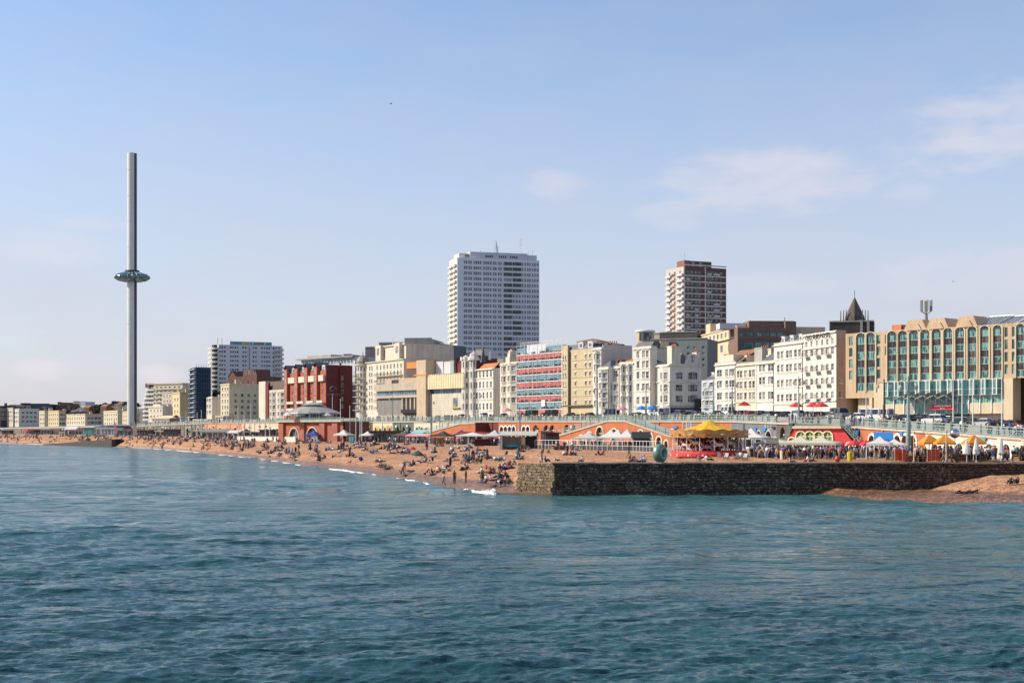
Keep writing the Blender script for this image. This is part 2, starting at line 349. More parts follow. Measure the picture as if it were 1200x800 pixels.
strip('pavement', pw, [mixd(.86, -.13), mixd(.86, .0), mixd(1.2, .0)], PAVE, smooth=False)
strip('town_ground', pw, [lambda px: (FD(px) + 8, ZU(px) + RISE - .1), lambda px: (FD(px) + 40, ZU(px) + RISE - .1), lambda px: (FD(px) + 940, ZU(px) + 26), lambda px: (FD(px) + 2500, ZU(px) + 30), lambda px: (30000, 20)],
      mat('town_ground', (.14, .13, .11), var=.3, scale=.02), smooth=False)

# sea: real waves in the mesh, ripples in the material
def sea():
    pys = np.concatenate([np.arange(860, 540, -.62), np.arange(540, 514, -.5)])
    D = CH * F / (pys - HY); D = np.concatenate([[14, 22, 30], D[D > 31], [1500, 2200, 4000, 9000, 30000]])
    px = np.concatenate([[-2600, -1500, -900, -500], np.arange(-260, 1461, 2.0), [1700, 2100, 2700, 3800]])
    X = (px[None, :] - 600) / F * D[:, None]; Y = np.repeat(D[:, None], len(px), 1)
    dD = np.gradient(D)[:, None]
    Z = np.zeros_like(X); DX = np.zeros_like(X); r = np.random.default_rng(3)
    # swell, wind sea and chop running in from the left (open sea)
    for lam0, amp, n, spread in ((24, .06, 6, .3), (10, .05, 10, .5), (4.6, .046, 16, .7), (2.2, .024, 24, .7), (1.15, .017, 30, .7), (.62, .0125, 30, .75), (.36, .0075, 24, .8)):
        for _ in range(n):
            lam = lam0 * r.uniform(.65, 1.45); th = R(-78) + r.normal(0, spread * .55); k = 2 * math.pi / lam; ph = r.uniform(0, 6.283)
            kx, ky = k * math.cos(th), k * math.sin(th)
            att = np.clip((lam * .5 / np.maximum(dD, 1e-3) - .4) / .6, 0, 1)       # waves finer than the mesh are left to the material
            a = amp * r.uniform(.5, 1.3) / math.sqrt(n) * 1.7
            s = np.sin(kx * X + ky * Y + ph)
            Z += att * a * (s + .35 * s * s * np.sign(s)); DX += att * a * .7 * np.cos(kx * X + ky * Y + ph) * math.cos(th)
    gust = .75 + .45 * np.sin(X * .045 + 1.1 * np.sin(Y * .03)) * np.sin(Y * .052 + .4) 
    Z *= gust; X = X + DX * .5
    n, m_ = Z.shape; vs = np.stack([X, Y, Z], -1).reshape(-1, 3)
    i = np.arange(n - 1)[:, None] * m_ + np.arange(m_ - 1)[None, :]
    q = np.stack([i, i + 1, i + 1 + m_, i + m_], -1).reshape(-1, 4)
    me = bpy.data.meshes.new('sea'); me.vertices.add(len(vs)); me.vertices.foreach_set('co', vs.astype(np.float32).ravel())
    me.loops.add(q.size); me.loops.foreach_set('vertex_index', q.astype(np.int32).ravel())
    me.polygons.add(len(q)); me.polygons.foreach_set('loop_start', np.arange(0, q.size, 4, dtype=np.int32))
    me.update(calc_edges=True); me.polygons.foreach_set('use_smooth', [True] * len(q))
    # how shallow the water is (1 at the beach): distance to the waterline
    wx = np.array([P(p, interp(T_W, p))[:2] for p in list(np.arange(-250, 600, 12.0))] + [P(p, 164)[:2] for p in np.arange(600, 950, 25.0)] + [P(p, 152)[:2] for p in np.arange(950, 1600, 25.0)])
    V = vs[:, :2]; dmin = np.full(len(V), 1e9)
    for p in wx: dmin = np.minimum(dmin, (V[:, 0] - p[0]) ** 2 + (V[:, 1] - p[1]) ** 2)
    sh = np.exp(-np.sqrt(dmin) / 55.0)
    at = me.attributes.new('shallow', 'FLOAT', 'POINT'); at.data.foreach_set('value', sh.astype(np.float32))
    m = bpy.data.materials.new('sea_water'); m.use_nodes = True; me.materials.append(m)
    N = m.node_tree.nodes; L = m.node_tree.links; bs = N['Principled BSDF']
    bs.inputs['Roughness'].default_value = .16; bs.inputs['IOR'].default_value = 1.333; bs.inputs['Specular IOR Level'].default_value = .36
    a = N.new('ShaderNodeAttribute'); a.attribute_name = 'shallow'
    g = N.new('ShaderNodeNewGeometry')
    pn = N.new('ShaderNodeTexNoise'); pn.inputs['Scale'].default_value = .035; pn.inputs['Detail'].default_value = 4; L.new(g.outputs['Position'], pn.inputs['Vector'])
    ad = N.new('ShaderNodeMath'); ad.operation = 'MULTIPLY_ADD'; L.new(pn.outputs[0], ad.inputs[0]); ad.inputs[1].default_value = .5; L.new(a.outputs['Fac'], ad.inputs[2])
    cr = N.new('ShaderNodeValToRGB'); L.new(ad.outputs[0], cr.inputs[0]); e = cr.color_ramp.elements
    e[0].position = .22; e[0].color = (.015, .052, .066, 1); e[1].position = 1.1; e[1].color = (.048, .132, .136, 1); k = e.new(.62); k.color = (.028, .100, .108, 1)
    L.new(cr.outputs[0], bs.inputs['Base Color'])
    mp = N.new('ShaderNodeMapping'); mp.inputs['Rotation'].default_value = (0, 0, R(-10)); mp.inputs['Scale'].default_value = (.55, 1.0, 1); L.new(g.outputs['Position'], mp.inputs[0])
    # gusts: broad streaks where the wind roughens the surface
    mg = N.new('ShaderNodeMapping'); mg.inputs['Scale'].default_value = (.012, .05, 1); L.new(g.outputs['Position'], mg.inputs[0])
    gn = N.new('ShaderNodeTexNoise'); gn.inputs['Scale'].default_value = 1; gn.inputs['Detail'].default_value = 6; gn.inputs['Roughness'].default_value = .65; L.new(mg.outputs[0], gn.inputs['Vector'])
    gr = N.new('ShaderNodeMapRange'); L.new(gn.outputs[0], gr.inputs[0]); gr.inputs[1].default_value = .35; gr.inputs[2].default_value = .68; gr.inputs[3].default_value = .07; gr.inputs[4].default_value = .24; L.new(gr.outputs[0], bs.inputs['Roughness'])
    gs = N.new('ShaderNodeMapRange'); L.new(gn.outputs[0], gs.inputs[0]); gs.inputs[1].default_value = .35; gs.inputs[2].default_value = .68; gs.inputs[3].default_value = .55; gs.inputs[4].default_value = 1.0
    last = None
    for sc, dist, st in ((.16, 2.6, 1.0), (.45, 1.0, 1.0), (1.1, .40, 1.0), (2.6, .16, 1.0), (6.5, .05, 1.0)):
        t = N.new('ShaderNodeTexNoise'); t.inputs['Scale'].default_value = sc; t.inputs['Detail'].default_value = 3; L.new(mp.outputs[0], t.inputs['Vector'])
        b = N.new('ShaderNodeBump'); b.inputs['Strength'].default_value = st; b.inputs['Distance'].default_value = dist; L.new(t.outputs[0], b.inputs['Height'])
        L.new(gs.outputs[0], b.inputs['Strength'])
        if last: L.new(last, b.inputs['Normal'])
        last = b.outputs[0]
    L.new(last, bs.inputs['Normal'])
    o = link('sea', me); o['kind'] = 'structure'
sea()
FOAM = mat('foam', (.82, .84, .85), rough=.8, var=.1, scale=3)
def foam():
    mb = MB(); r = random.Random(5)
    def ridge(px0, px1, off, h, wd, step=.8):
        px = px0; ring = None; ph = r.uniform(0, 6)
        while px < px1:
            D = interp(T_W, px) - off - .9 * math.sin(px * .35 + ph); p = P(px, D); k = math.sin(math.pi * (px - px0) / (px1 - px0)) ** .5
            hh = max(.02, h * k * r.uniform(.4, 1.1)); w = wd * k * r.uniform(.6, 1.25) + .05
            cur = [(p.x, p.y - w, -.04), (p.x, p.y - w * .5, hh * .8), (p.x, p.y, hh), (p.x, p.y + w * .9, hh * .25 + .02), (p.x, p.y + w * 1.5, -.02)]
            if ring: mb.add(ring + cur, [(i, 5 + i, 6 + i, 1 + i) for i in range(4)])
            ring = cur; px += step
    px = -140
    while px < 560:
        ln = r.uniform(8, 34); s = FD(px) / 900
        if r.random() < .6: ridge(px, px + ln, r.uniform(-.5, 2.5), r.uniform(.03, .14), r.uniform(.25, .8) + (1.2 if px < 330 else 0))
        px += ln * r.uniform(.6, 1.1)
    for a in ((385, 416, 4, .32, 1.0), (476, 503, 3, .3, .9), (543, 572, 2.2, .28, .8), (562, 588, 1.6, .55, .9), (568, 586, .5, .62, 1.0), (572, 584, 2.6, .45, .7)): ridge(*a, step=.45)
    o = mb.build('surf_foam', FOAM, smooth=True); tag(o, 'thin white surf breaking along the edge of the shingle', 'surf', kind='stuff')
foam()
# concrete apron and stone groyne with its lit end
GST = None
def flint(name, stops):
    m = bpy.data.materials.new(name); m.use_nodes = True; MATS[name] = m; N = m.node_tree.nodes; L = m.node_tree.links; bs = N['Principled BSDF']; bs.inputs['Roughness'].default_value = .9
    g = N.new('ShaderNodeNewGeometry'); v = N.new('ShaderNodeTexVoronoi'); v.inputs['Scale'].default_value = 5.5; L.new(g.outputs['Position'], v.inputs['Vector']); n = N.new('ShaderNodeTexNoise'); n.inputs['Scale'].default_value = .5; n.inputs['Detail'].default_value = 8; L.new(g.outputs['Position'], n.inputs['Vector'])
    sp = N.new('ShaderNodeSeparateColor'); L.new(v.outputs['Color'], sp.inputs[0]); ad = N.new('ShaderNodeMath'); ad.operation = 'MULTIPLY_ADD'; L.new(n.outputs[0], ad.inputs[0]); ad.inputs[1].default_value = 1.0; sb = N.new('ShaderNodeMath'); sb.operation = 'SUBTRACT'; L.new(sp.outputs[0], sb.inputs[0]); sb.inputs[1].default_value = .5; L.new(sb.outputs[0], ad.inputs[2])
    cr = N.new('ShaderNodeValToRGB'); L.new(ad.outputs[0], cr.inputs[0]); e = cr.color_ramp.elements; e[0].position = stops[0][0]; e[0].color = (*stops[0][1], 1); e[1].position = stops[-1][0]; e[1].color = (*stops[-1][1], 1)
    for p, c in stops[1:-1]: k = e.new(p); k.color = (*c, 1)
    L.new(cr.outputs[0], bs.inputs['Base Color']); b = N.new('ShaderNodeBump'); b.inputs['Strength'].default_value = 1; b.inputs['Distance'].default_value = .08; L.new(v.outputs['Distance'], b.inputs['Height']); L.new(b.outputs[0], bs.inputs['Normal']); return m
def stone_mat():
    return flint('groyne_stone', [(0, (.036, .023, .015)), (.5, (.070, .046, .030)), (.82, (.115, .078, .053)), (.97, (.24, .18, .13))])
GST = stone_mat(); GLIT = flint('groyne_stone_lit', [(0, (.07, .05, .032)), (.4, (.15, .105, .065)), (.75, (.25, .175, .105)), (.95, (.40, .31, .21))])  # second one: lit copy of the groyne stone, sunlight put into its tones
GD = 164.0; GZ = 3.62
root = thing('stone_groyne', 'long dark stone groyne wall running out from the beach, painted sunlit at its end', 'groyne', (P(648, GD).x, GD, 0))
def groyne():
    L_ = P(1420, GD).x - P(648, GD).x; r = random.Random(2)
    mb = MB(); mb.box(.3, L_, .5, 6, -2, GZ - .05); mb.build('core', GST, root)
    # courses of rough stone blocks, each proud by its own amount; the first 300 are parts, the far run one part
    zs = [0.0]; hs = [.36, .34, .32, .33, .30, .32, .3, .31, .33, .34, .35]
    lens = [(.5, .62), (.75, .9), (1.05, 1.2)]; cache = {}
    def blk(w, h, v):
        k = (round(w, 1), round(h, 2), v)
        if k not in cache:
            b = MB(); q = random.Random(hash(k) % 9999); j = lambda s=.035: q.uniform(-s, s); w_, g = k[0], .014
            f = [(g + j(), -.10 + j(), g + j()), (w_ - g + j(), -.10 + j(), g + j()), (w_ - g + j(), -.08 + j(), h - g + j()), (g + j(), -.08 + j(), h - g + j())]
            c = [(w_ * .5 + j(.08), -.15 + j(.05), h * .5 + j(.05))]
            k2 = [(0, .5, 0), (w_, .5, 0), (w_, .5, h), (0, .5, h)]
            b.add(f + c + k2, [(0, 1, 4), (1, 2, 4), (2, 3, 4), (3, 0, 4), (0, 5, 6, 1), (1, 6, 7, 2), (2, 7, 8, 3), (3, 8, 5, 0)])
            cache[k] = b
        return cache[k], k
    z = -.4; n = 0; rest = MB(); mc = {}
    for h in [.4] + hs:
        x = .15 + r.uniform(-.1, .1)
        while x < 94:
            w = r.choice([.45, .55, .7, .85, 1.0, 1.2]); w = min(w, 2); bm, k = blk(w, h, r.randrange(3)); dy = r.uniform(-.06, .07)
            if x < 26 and n < 290 and z > -.2:
                if k not in mc: mc[k] = bm.mesh('stone_block', GST)
                link('stone_block', mc[k], root, (x, dy, z)); n += 1
            else: rest.add([(p[0] + x, p[1] + dy, p[2] + z) for p in bm.v], bm.f)
            x += w
        z += h
    o = rest.build('stone_blocks', GST, root); o['kind'] = 'stuff'
    # coping
    x = -.1; i = 0
    while x < 93:
        w = r.uniform(2.2, 3.1); b = MB(); dz = r.uniform(-.04, .05); b.box(x + .02, x + w - .03, -.22 + r.uniform(-.05, .05), 5.9, GZ - .1, GZ + .06 + dz); b.build('coping_stone', GST, root); x += w
    # end: canted face catching the sun, in stepped courses
    a = P(608, 168.6) - P(648, GD); a = Vector((a.x, a.y)); d = a.length; u = a / d; nrm = Vector((-u.y, u.x)) * -1
    if nrm.y > 0: nrm = -nrm
    z = -.3
    for ci, h in enumerate([.42, .40, .38, .36, .34, .34, .34, .34, .34, .34, .34]):
        step = .55 if ci < 3 else (.25 if ci < 5 else 0.0); x = -.25; 
        while x < d + .1:
            w = r.uniform(.55, 1.15); w = min(w, d + .3 - x); j = r.uniform(-.05, .06)
            p0 = u * (x + .025) + nrm * (step + j); p1 = u * (x + w - .025) + nrm * (step + j + r.uniform(-.03, .03)); q0 = u * x - nrm * .6; q1 = u * (x + w) - nrm * .6
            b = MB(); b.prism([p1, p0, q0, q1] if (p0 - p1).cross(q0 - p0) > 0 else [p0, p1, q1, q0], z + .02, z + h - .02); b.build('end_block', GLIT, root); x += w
        z += h
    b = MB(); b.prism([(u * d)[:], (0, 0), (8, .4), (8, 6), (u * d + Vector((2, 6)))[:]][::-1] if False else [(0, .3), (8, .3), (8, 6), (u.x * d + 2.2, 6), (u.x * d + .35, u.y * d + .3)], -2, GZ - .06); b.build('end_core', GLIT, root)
groyne()
ap = MB(); pa, pb, pc, pd = P(583, 166.2), P(647, 162.6), P(650, 165.5), P(584, 169.5)
ap.prism([pa[:2], pb[:2], pc[:2], pd[:2]], -2, [.22, .30, .34, .26])
tag(ap.build('concrete_apron', mat('wet_concrete', (.20, .115, .07), var=.3, rough=.5, scale=1)), 'low wet concrete ledge at the foot of the pale groyne end', 'ledge')
# shingle bank on the near side of the groyne
def near_bank():
    vs, fs = [], []; pxs2 = list(np.arange(930, 1421, 3.0)); n = 26
    T_N = [(930, 163.9), (955, 163.2), (985, 159.5), (1050, 154), (1100, 150.5), (1200, 145), (1420, 138)]
    T_T = [(930, -.3), (955, .05), (968, .75), (980, .95), (1000, .85), (1040, .75), (1070, .70), (1090, .8), (1110, 1.35), (1130, 1.85), (1160, 2.35), (1200, 2.55), (1420, 3.0)]
    for px in pxs2:
        dn = interp(T_N, px); top = interp(T_T, px)
        for j in range(n):
            t = j / (n - 1) * 1.25 - .25; D = dn + (GD + .8 - dn) * t; p = P(px, D)
            z = top * interp([(-.25, -.9), (0, 0), (.22, .32), (.34, .42), (.6, .72), (1, 1)], t) if t >= 0 else t * 2.2
            vs.append((p.x, p.y, z + (.5 * lump(p.x * 1.7, p.y * 1.7) if t > .05 else 0)))
    m = len(pxs2)
    for i in range(m - 1):
        for j in range(n - 1): a = i * n + j; fs.append((a, a + n, a + n + 1, a + 1))
    mb = MB(); mb.add(vs, fs); o = mb.build('shingle_bank', SHINGLE, smooth=True); o['kind'] = 'structure'
near_bank()
def bank_hit(px, py):
    """point on the near shingle bank"""
    D = 140.0
    T_N = [(930, 163.9), (955, 163.2), (985, 159.5), (1050, 154), (1100, 150.5), (1200, 145), (1420, 138)]
    T_T = [(1070, .70), (1090, .8), (1110, 1.35), (1130, 1.85), (1160, 2.35), (1200, 2.55)]
    dn = interp(T_N, px); top = interp(T_T, px)
    while D < GD:
        t = (D - dn) / (GD + .8 - dn); z = top * interp([(0, 0), (.22, .32), (.34, .42), (.6, .72), (1, 1)], t)
        if HY + (CH - z) * F / D <= py: return D, z
        D += .1
    return GD - 1, top
# ------------------------------------------------------------------ building kit: local x runs along the front (left to right), y goes inwards, z up
WIN = {}
def win_mesh(w, h, style, fm, gm):
    k = (round(w, 2), round(h, 2), style, fm.name, gm.name)
    if k in WIN: return WIN[k]
    b = MB(); t = min(.09, w * .09); d = .05
    b.add([(0, d, 0), (w, d, 0), (w, d, h), (0, d, h)], [(0, 1, 2, 3)], 1)
    def bar(x0, x1, z0, z1): b.box(x0, x1, 0, d + .004, z0, z1, 0)
    bar(0, t, 0, h); bar(w - t, w, 0, h); bar(t, w - t, h - t, h); bar(t, w - t, 0, t)
    if 'h' in style: bar(t, w - t, h * .5 - t * .35, h * .5 + t * .35)
    if 't' in style: bar(t, w - t, h * .68 - t * .35, h * .68 + t * .35)
    if 'v' in style: bar(w * .5 - t * .4, w * .5 + t * .4, t, h - t)
    if '3' in style:
        for q in (1, 2): bar(w * q / 3 - t * .4, w * q / 3 + t * .4, t, h - t)
    if 's' in style: b.box(-.1, w + .1, -.30, .02, -.12, 0, 0)
    if 'a' in style:      # hood mould
        b.box(-.15, w + .15, -.34, -.12, h + .08, h + .26, 0)
    WIN[k] = b.mesh('window', [fm, gm]); return WIN[k]
class Bld:
    def __init__(s, name, label, pxL, DL, pxR, DR, z0=None, cat='building', group=None):
        a, c = P(pxL, DL), P(pxR, DR); s.a, s.c = a, c; e = c - a; s.w = e.length; s.e = e / s.w; s.rz = math.atan2(e.y, e.x)
        s.inw = Vector((-s.e.y, s.e.x, 0)); s.z0 = min(ZU(pxL), ZU(pxR)) - .4 if z0 is None else z0
        s.root = thing(name, label, cat, (a.x, a.y, s.z0), s.rz, group); s.wall = MB(); s.nwin = 0; s.over = None
        s.DL, s.DR = DL, DR
    def h(s, py, t=1.0):           # local height of picture row py at fraction t along the front
        p = s.a + s.e * s.w * t; return ZP(py, p.y) - s.z0
    def x(s, px, y=0.0):           # local x of picture column px on the front, or on a plane y metres behind it
        k = (px - 600) / F; return (k * (s.a.y + s.inw.y * y) - s.a.x - s.inw.x * y) / (s.e.x - k * s.e.y)
    def dep(s, px, t=1.0):         # depth of a side wall whose back edge is seen at column px
        p = s.a + s.e * s.w * t; k = (px - 600) / F; return (k * p.y - p.x) / (s.inw.x - k * s.inw.y)
    def panel(s, o, d, w, z0, z1, holes=(), rev=.22, mb=None):
        mb = mb or s.wall; o = Vector((o[0], o[1])); d = Vector((d[0], d[1])).normalized(); i = Vector((-d.y, d.x))
        holes = [q for q in holes if q[0] > .01 and q[1] < w - .01 and q[3] < z1 - .01 and q[2] > z0 + .01]
        xs = sorted({0, w, *[round(q[0], 4) for q in holes], *[round(q[1], 4) for q in holes]}); zs = sorted({z0, z1, *[round(q[2], 4) for q in holes], *[round(q[3], 4) for q in holes]})
        V = {}
        def vid(x, z, dp=0):
            k = (x, z, dp)
            if k not in V:
                p = o + d * x + i * dp; V[k] = len(mb.v); mb.v.append((p.x, p.y, z))
            return V[k]
        def face(*q): mb.f.append(q); mb.m.append(mb.cur)
        # merge free cells row by row
        for za, zb in zip(zs, zs[1:]):
            run = None; zc = (za + zb) / 2
            rowh = [q for q in holes if q[2] < zc < q[3]]
            cuts = sorted([(round(q[0], 4), round(q[1], 4)) for q in rowh]); x = 0
            for h0, h1 in cuts + [(w, w)]:
                if h0 > x: face(vid(x, za), vid(h0, za), vid(h0, zb), vid(x, zb))
                x = max(x, h1)
        for x0, x1, a, b in [tuple(round(c, 4) for c in q[:4]) for q in holes]:
            face(vid(x0, a), vid(x0, b), vid(x0, b, rev), vid(x0, a, rev)); face(vid(x1, a), vid(x1, a, rev), vid(x1, b, rev), vid(x1, b))
            face(vid(x0, a), vid(x0, a, rev), vid(x1, a, rev), vid(x1, a)); face(vid(x0, b), vid(x1, b), vid(x1, b, rev), vid(x0, b, rev))
    def windows(s, o, d, holes, style='hs', fm=None, gm=None, rev=.16, name='window'):
        o = Vector((o[0], o[1])); d = Vector((d[0], d[1])).normalized(); i = Vector((-d.y, d.x)); rz = math.atan2(d.y, d.x)
        for q in holes:
            st = q[4] if len(q) > 4 else style; w, h = q[1] - q[0], q[3] - q[2]; p = o + d * q[0] + i * rev
            me = win_mesh(w, h, st, fm or FRAMEW, gm or G); s.nwin += 1
            if s.nwin > 300:
                s.over = s.over or MB(); c, sn = d.x, d.y
                s.over.add([(p.x + v.co.x * c - v.co.y * sn, p.y + v.co.x * sn + v.co.y * c, q[2] + v.co.z) for v in me.vertices], [], 0)
                base = len(s.over.v) - len(me.vertices)
                for f in me.polygons: s.over.f.append(tuple(base + k for k in f.vertices)); s.over.m.append(f.material_index)
                s.ovm = [fm or FRAMEW, gm or G]
            else: link(name, me, s.root, (p.x, p.y, q[2]), rz)
    def front(s, z0, z1, holes=(), x0=0, x1=None, y=0, **k):
        x1 = s.w if x1 is None else x1; hs = [(q[0] - x0, q[1] - x0, *q[2:]) for q in holes]; hs = [q for q in hs if q[0] > .01 and q[1] < x1 - x0 - .01]
        s.panel((x0, y), (1, 0), x1 - x0, z0, z1, hs, rev=k.pop('rv', .22)); s.windows((x0, y), (1, 0), hs, **k)
    def side(s, dp, z0, z1, holes=(), x=None, y0=0, **k):
        x = s.w if x is None else x; s.panel((x, y0), (0, 1), dp - y0, z0, z1, holes); s.windows((x, y0), (0, 1), holes, **k)
    def hull(s, dp, z1, z0=0, x0=0, x1=None, y=0, roof=True, right=True):      # left, back and flat top
        x1 = s.w if x1 is None else x1
        s.panel((x0, dp), (0, -1), dp - y, z0, z1); s.panel((x1, dp), (-1, 0), x1 - x0, z0, z1)
        if right: s.panel((x1, y), (0, 1), dp - y, z0, z1)
        if roof: s.wall.add([(x0, y, z1 - .35), (x1, y, z1 - .35), (x1, dp, z1 - .35), (x0, dp, z1 - .35)], [(0, 1, 2, 3)])
    def bay(s, x0, x1, p, z0, z1, rows, cant=.32, style='hs', wf=.62, fm=None, gm=None, flat=False):
        """canted bay: three faces with a window on each floor; rows = (sill, head) pairs"""
        c = (x1 - x0) * cant if not flat else .01
        pts = [(x0, 0), (x0 + c, -p), (x1 - c, -p), (x1, 0)]
        for a, b in zip(pts, pts[1:]):
            a, b = Vector(a), Vector(b); w = (b - a).length; k = wf if w > 1.2 else .55
            hs = [(w * (1 - k) / 2, w * (1 + k) / 2, r0, r1) for r0, r1 in rows] if w > .6 else []
            s.panel(a, b - a, w, z0, z1, hs, rev=.18); s.windows(a, b - a, hs, style=style, fm=fm, gm=gm, rev=.12)
        s.wall.add([(q[0], q[1], z1) for q in pts] + [(q[0], q[1], z0) for q in pts], [(0, 1, 2, 3), (7, 6, 5, 4)])
        for z in [r[0] - .55 for r in rows[1:]] + [z1 - .1]:
            o = .12; s.wall.prism([(x0 - o, .05), (x0 + c - o * .5, -p - o), (x1 - c + o * .5, -p - o), (x1 + o, .05)], z, z + .22)
    def band(s, z, h=.3, o=.25, x0=0, x1=None, m=None, name='cornice', side=0, y=0):
        x1 = s.w if x1 is None else x1; b = MB(); b.box(x0 - .02, x1 + (o if side else .02), y - o, y + .002 - .01, z, z + h)
        if side: b.box(x1 + .002, x1 + o, y + .0, side, z, z + h)
        b.build(name, m or s.wm, s.root)
    def balcony(s, x0, x1, z, p=1.1, m=None, rail=None, h=1.05, y=0, solid=False, name='balcony'):
        b = MB(); b.box(x0, x1, y - p, y - .003, z - .18, z, 0)
        if solid: b.box(x0, x1, y - p, y - p + .1, z, z + h, 1); b.box(x0, x0 + .1, y - p + .1, y - .003, z, z + h, 1); b.box(x1 - .1, x1, y - p + .1, y - .003, z, z + h, 1)
        else:
            b.box(x0, x1, y - p, y - p + .07, z + h - .08, z + h, 1); n = max(3, int((x1 - x0) / .45))
            for k in range(n + 1): xx = x0 + .03 + (x1 - x0 - .06) * k / n; b.box(xx - .03, xx + .03, y - p + .01, y - p + .06, z, z + h - .08, 1)
        return b.build(name, [m or s.wm, rail or IRON], s.root)
    def done(s, m):
        if s.wall.f: s.wall.build('wall', m, s.root)
        if s.over: o = s.over.build('windows', s.ovm, s.root); o['kind'] = 'stuff'
        return s.root
    def hip(s, x0, x1, y0, y1, z, h, m, ridge=.3, name='roof', ov=.3):
        x0 -= ov; x1 += ov; y0 -= ov; y1 += ov; w, d = x1 - x0, y1 - y0
        if w >= d: k = d / 2 * (1 - ridge) + 0; r = [(x0 + d * .5 * (1 - ridge), (y0 + y1) / 2), (x1 - d * .5 * (1 - ridge), (y0 + y1) / 2)]
        else: r = [((x0 + x1) / 2, y0 + w * .5 * (1 - ridge)), ((x0 + x1) / 2, y1 - w * .5 * (1 - ridge))]
        b = MB(); vs = [(x0, y0, z), (x1, y0, z), (x1, y1, z), (x0, y1, z), (*r[0], z + h), (*r[1], z + h)]
        b.add(vs, [(0, 1, 5, 4), (1, 2, 5), (2, 3, 4, 5), (3, 0, 4), (3, 2, 1, 0)] if w >= d else [(0, 1, 4), (1, 2, 5, 4), (2, 3, 5), (3, 0, 4, 5), (3, 2, 1, 0)]); return b.build(name, m, s.root)
    def mansard(s, x0, x1, y0, y1, z, h, m, inset=1.2, name='roof'):
        b = MB(); i = inset
        b.add([(x0, y0, z), (x1, y0, z), (x1, y1, z), (x0, y1, z), (x0 + i * .3, y0 + i, z + h), (x1 - i * .3, y0 + i, z + h), (x1 - i * .3, y1 - i, z + h), (x0 + i * .3, y1 - i, z + h)],
              [(0, 1, 5, 4), (1, 2, 6, 5), (2, 3, 7, 6), (3, 0, 4, 7), (4, 5, 6, 7)]); return b.build(name, m, s.root)
    def dormer(s, x, y, z, w=1.6, h=1.7, m=None, d=1.6):
        b = MB(); b.box(x - w / 2, x + w / 2, y, y + d, z, z + h); b.box(x - w / 2 - .15, x + w / 2 + .15, y - .15, y + d, z + h + .002, z + h + .16); o = b.build('dormer', m or FRAMEW, s.root)
        link('dormer_window', win_mesh(w * .7, h * .7, 'v', FRAMEW, G), o, (x - w * .35, y - .06, z + h * .15))
    def gable(s, x0, x1, y0, y1, z, h, m, wm=None, along='y', ov=.25):
        b = MB()
        if along == 'y':
            xm = (x0 + x1) / 2; b.add([(x0 - ov, y0 - ov, z), (xm, y0 - ov, z + h), (xm, y1, z + h), (x0 - ov, y1, z), (x1 + ov, y0 - ov, z), (x1 + ov, y1, z)], [(0, 1, 2, 3), (1, 4, 5, 2)])
            s.wall.add([(x0, y0, z), (x1, y0, z), (xm, y0, z + h - .1), (x0, y1, z), (x1, y1, z), (xm, y1, z + h - .1)], [(0, 1, 2), (4, 3, 5)])
        else:
            ym = (y0 + y1) / 2; b.add([(x0, y0 - ov, z), (x1 + ov, y0 - ov, z), (x1 + ov, ym, z + h), (x0, ym, z + h), (x1 + ov, y1 + ov, z), (x0, y1 + ov, z)], [(0, 1, 2, 3), (3, 2, 4, 5)])
            s.wall.add([(x1, y0, z), (x1, y1, z), (x1, ym, z + h - .1), (x0, y0, z), (x0, y1, z), (x0, ym, z + h - .1)], [(0, 1, 2), (4, 3, 5)])
        return b.build('roof', m, s.root)
    def chimney(s, x0, x1, y0, y1, z0, z1, m, pots=3):
        b = MB(); b.box(x0, x1, y0, y1, z0, z1, 0); b.box(x0 - .1, x1 + .1, y0 - .1, y1 + .1, z1 - .35, z1 - .1, 0); n = max(1, pots)
        for k in range(n): b.lathe([(.17, 0), (.14, .7)], 6, (x0 + (x1 - x0) * (k + .5) / n if x1 - x0 >= y1 - y0 else (x0 + x1) / 2, y0 + (y1 - y0) * (k + .5) / n if y1 - y0 > x1 - x0 else (y0 + y1) / 2, z1), 1)
        return b.build('chimney', [m, TILE], s.root)
    def box(s, name, x0, x1, y0, y1, z0, z1, m): b = MB(); b.box(x0, x1, y0, y1, z0, z1); return b.build(name, m, s.root)
def grid(xs, rows, w): return [(x - w / 2, x + w / 2, a, b) for x in xs for a, b in rows]
def even(x0, x1, n): return [x0 + (x1 - x0) * (k + .5) / n for k in range(n)]
def rowsat(b, pys, hpx, t=.5): return sorted((b.h(y + hpx / 2, t), b.h(y - hpx / 2, t)) for y in pys)

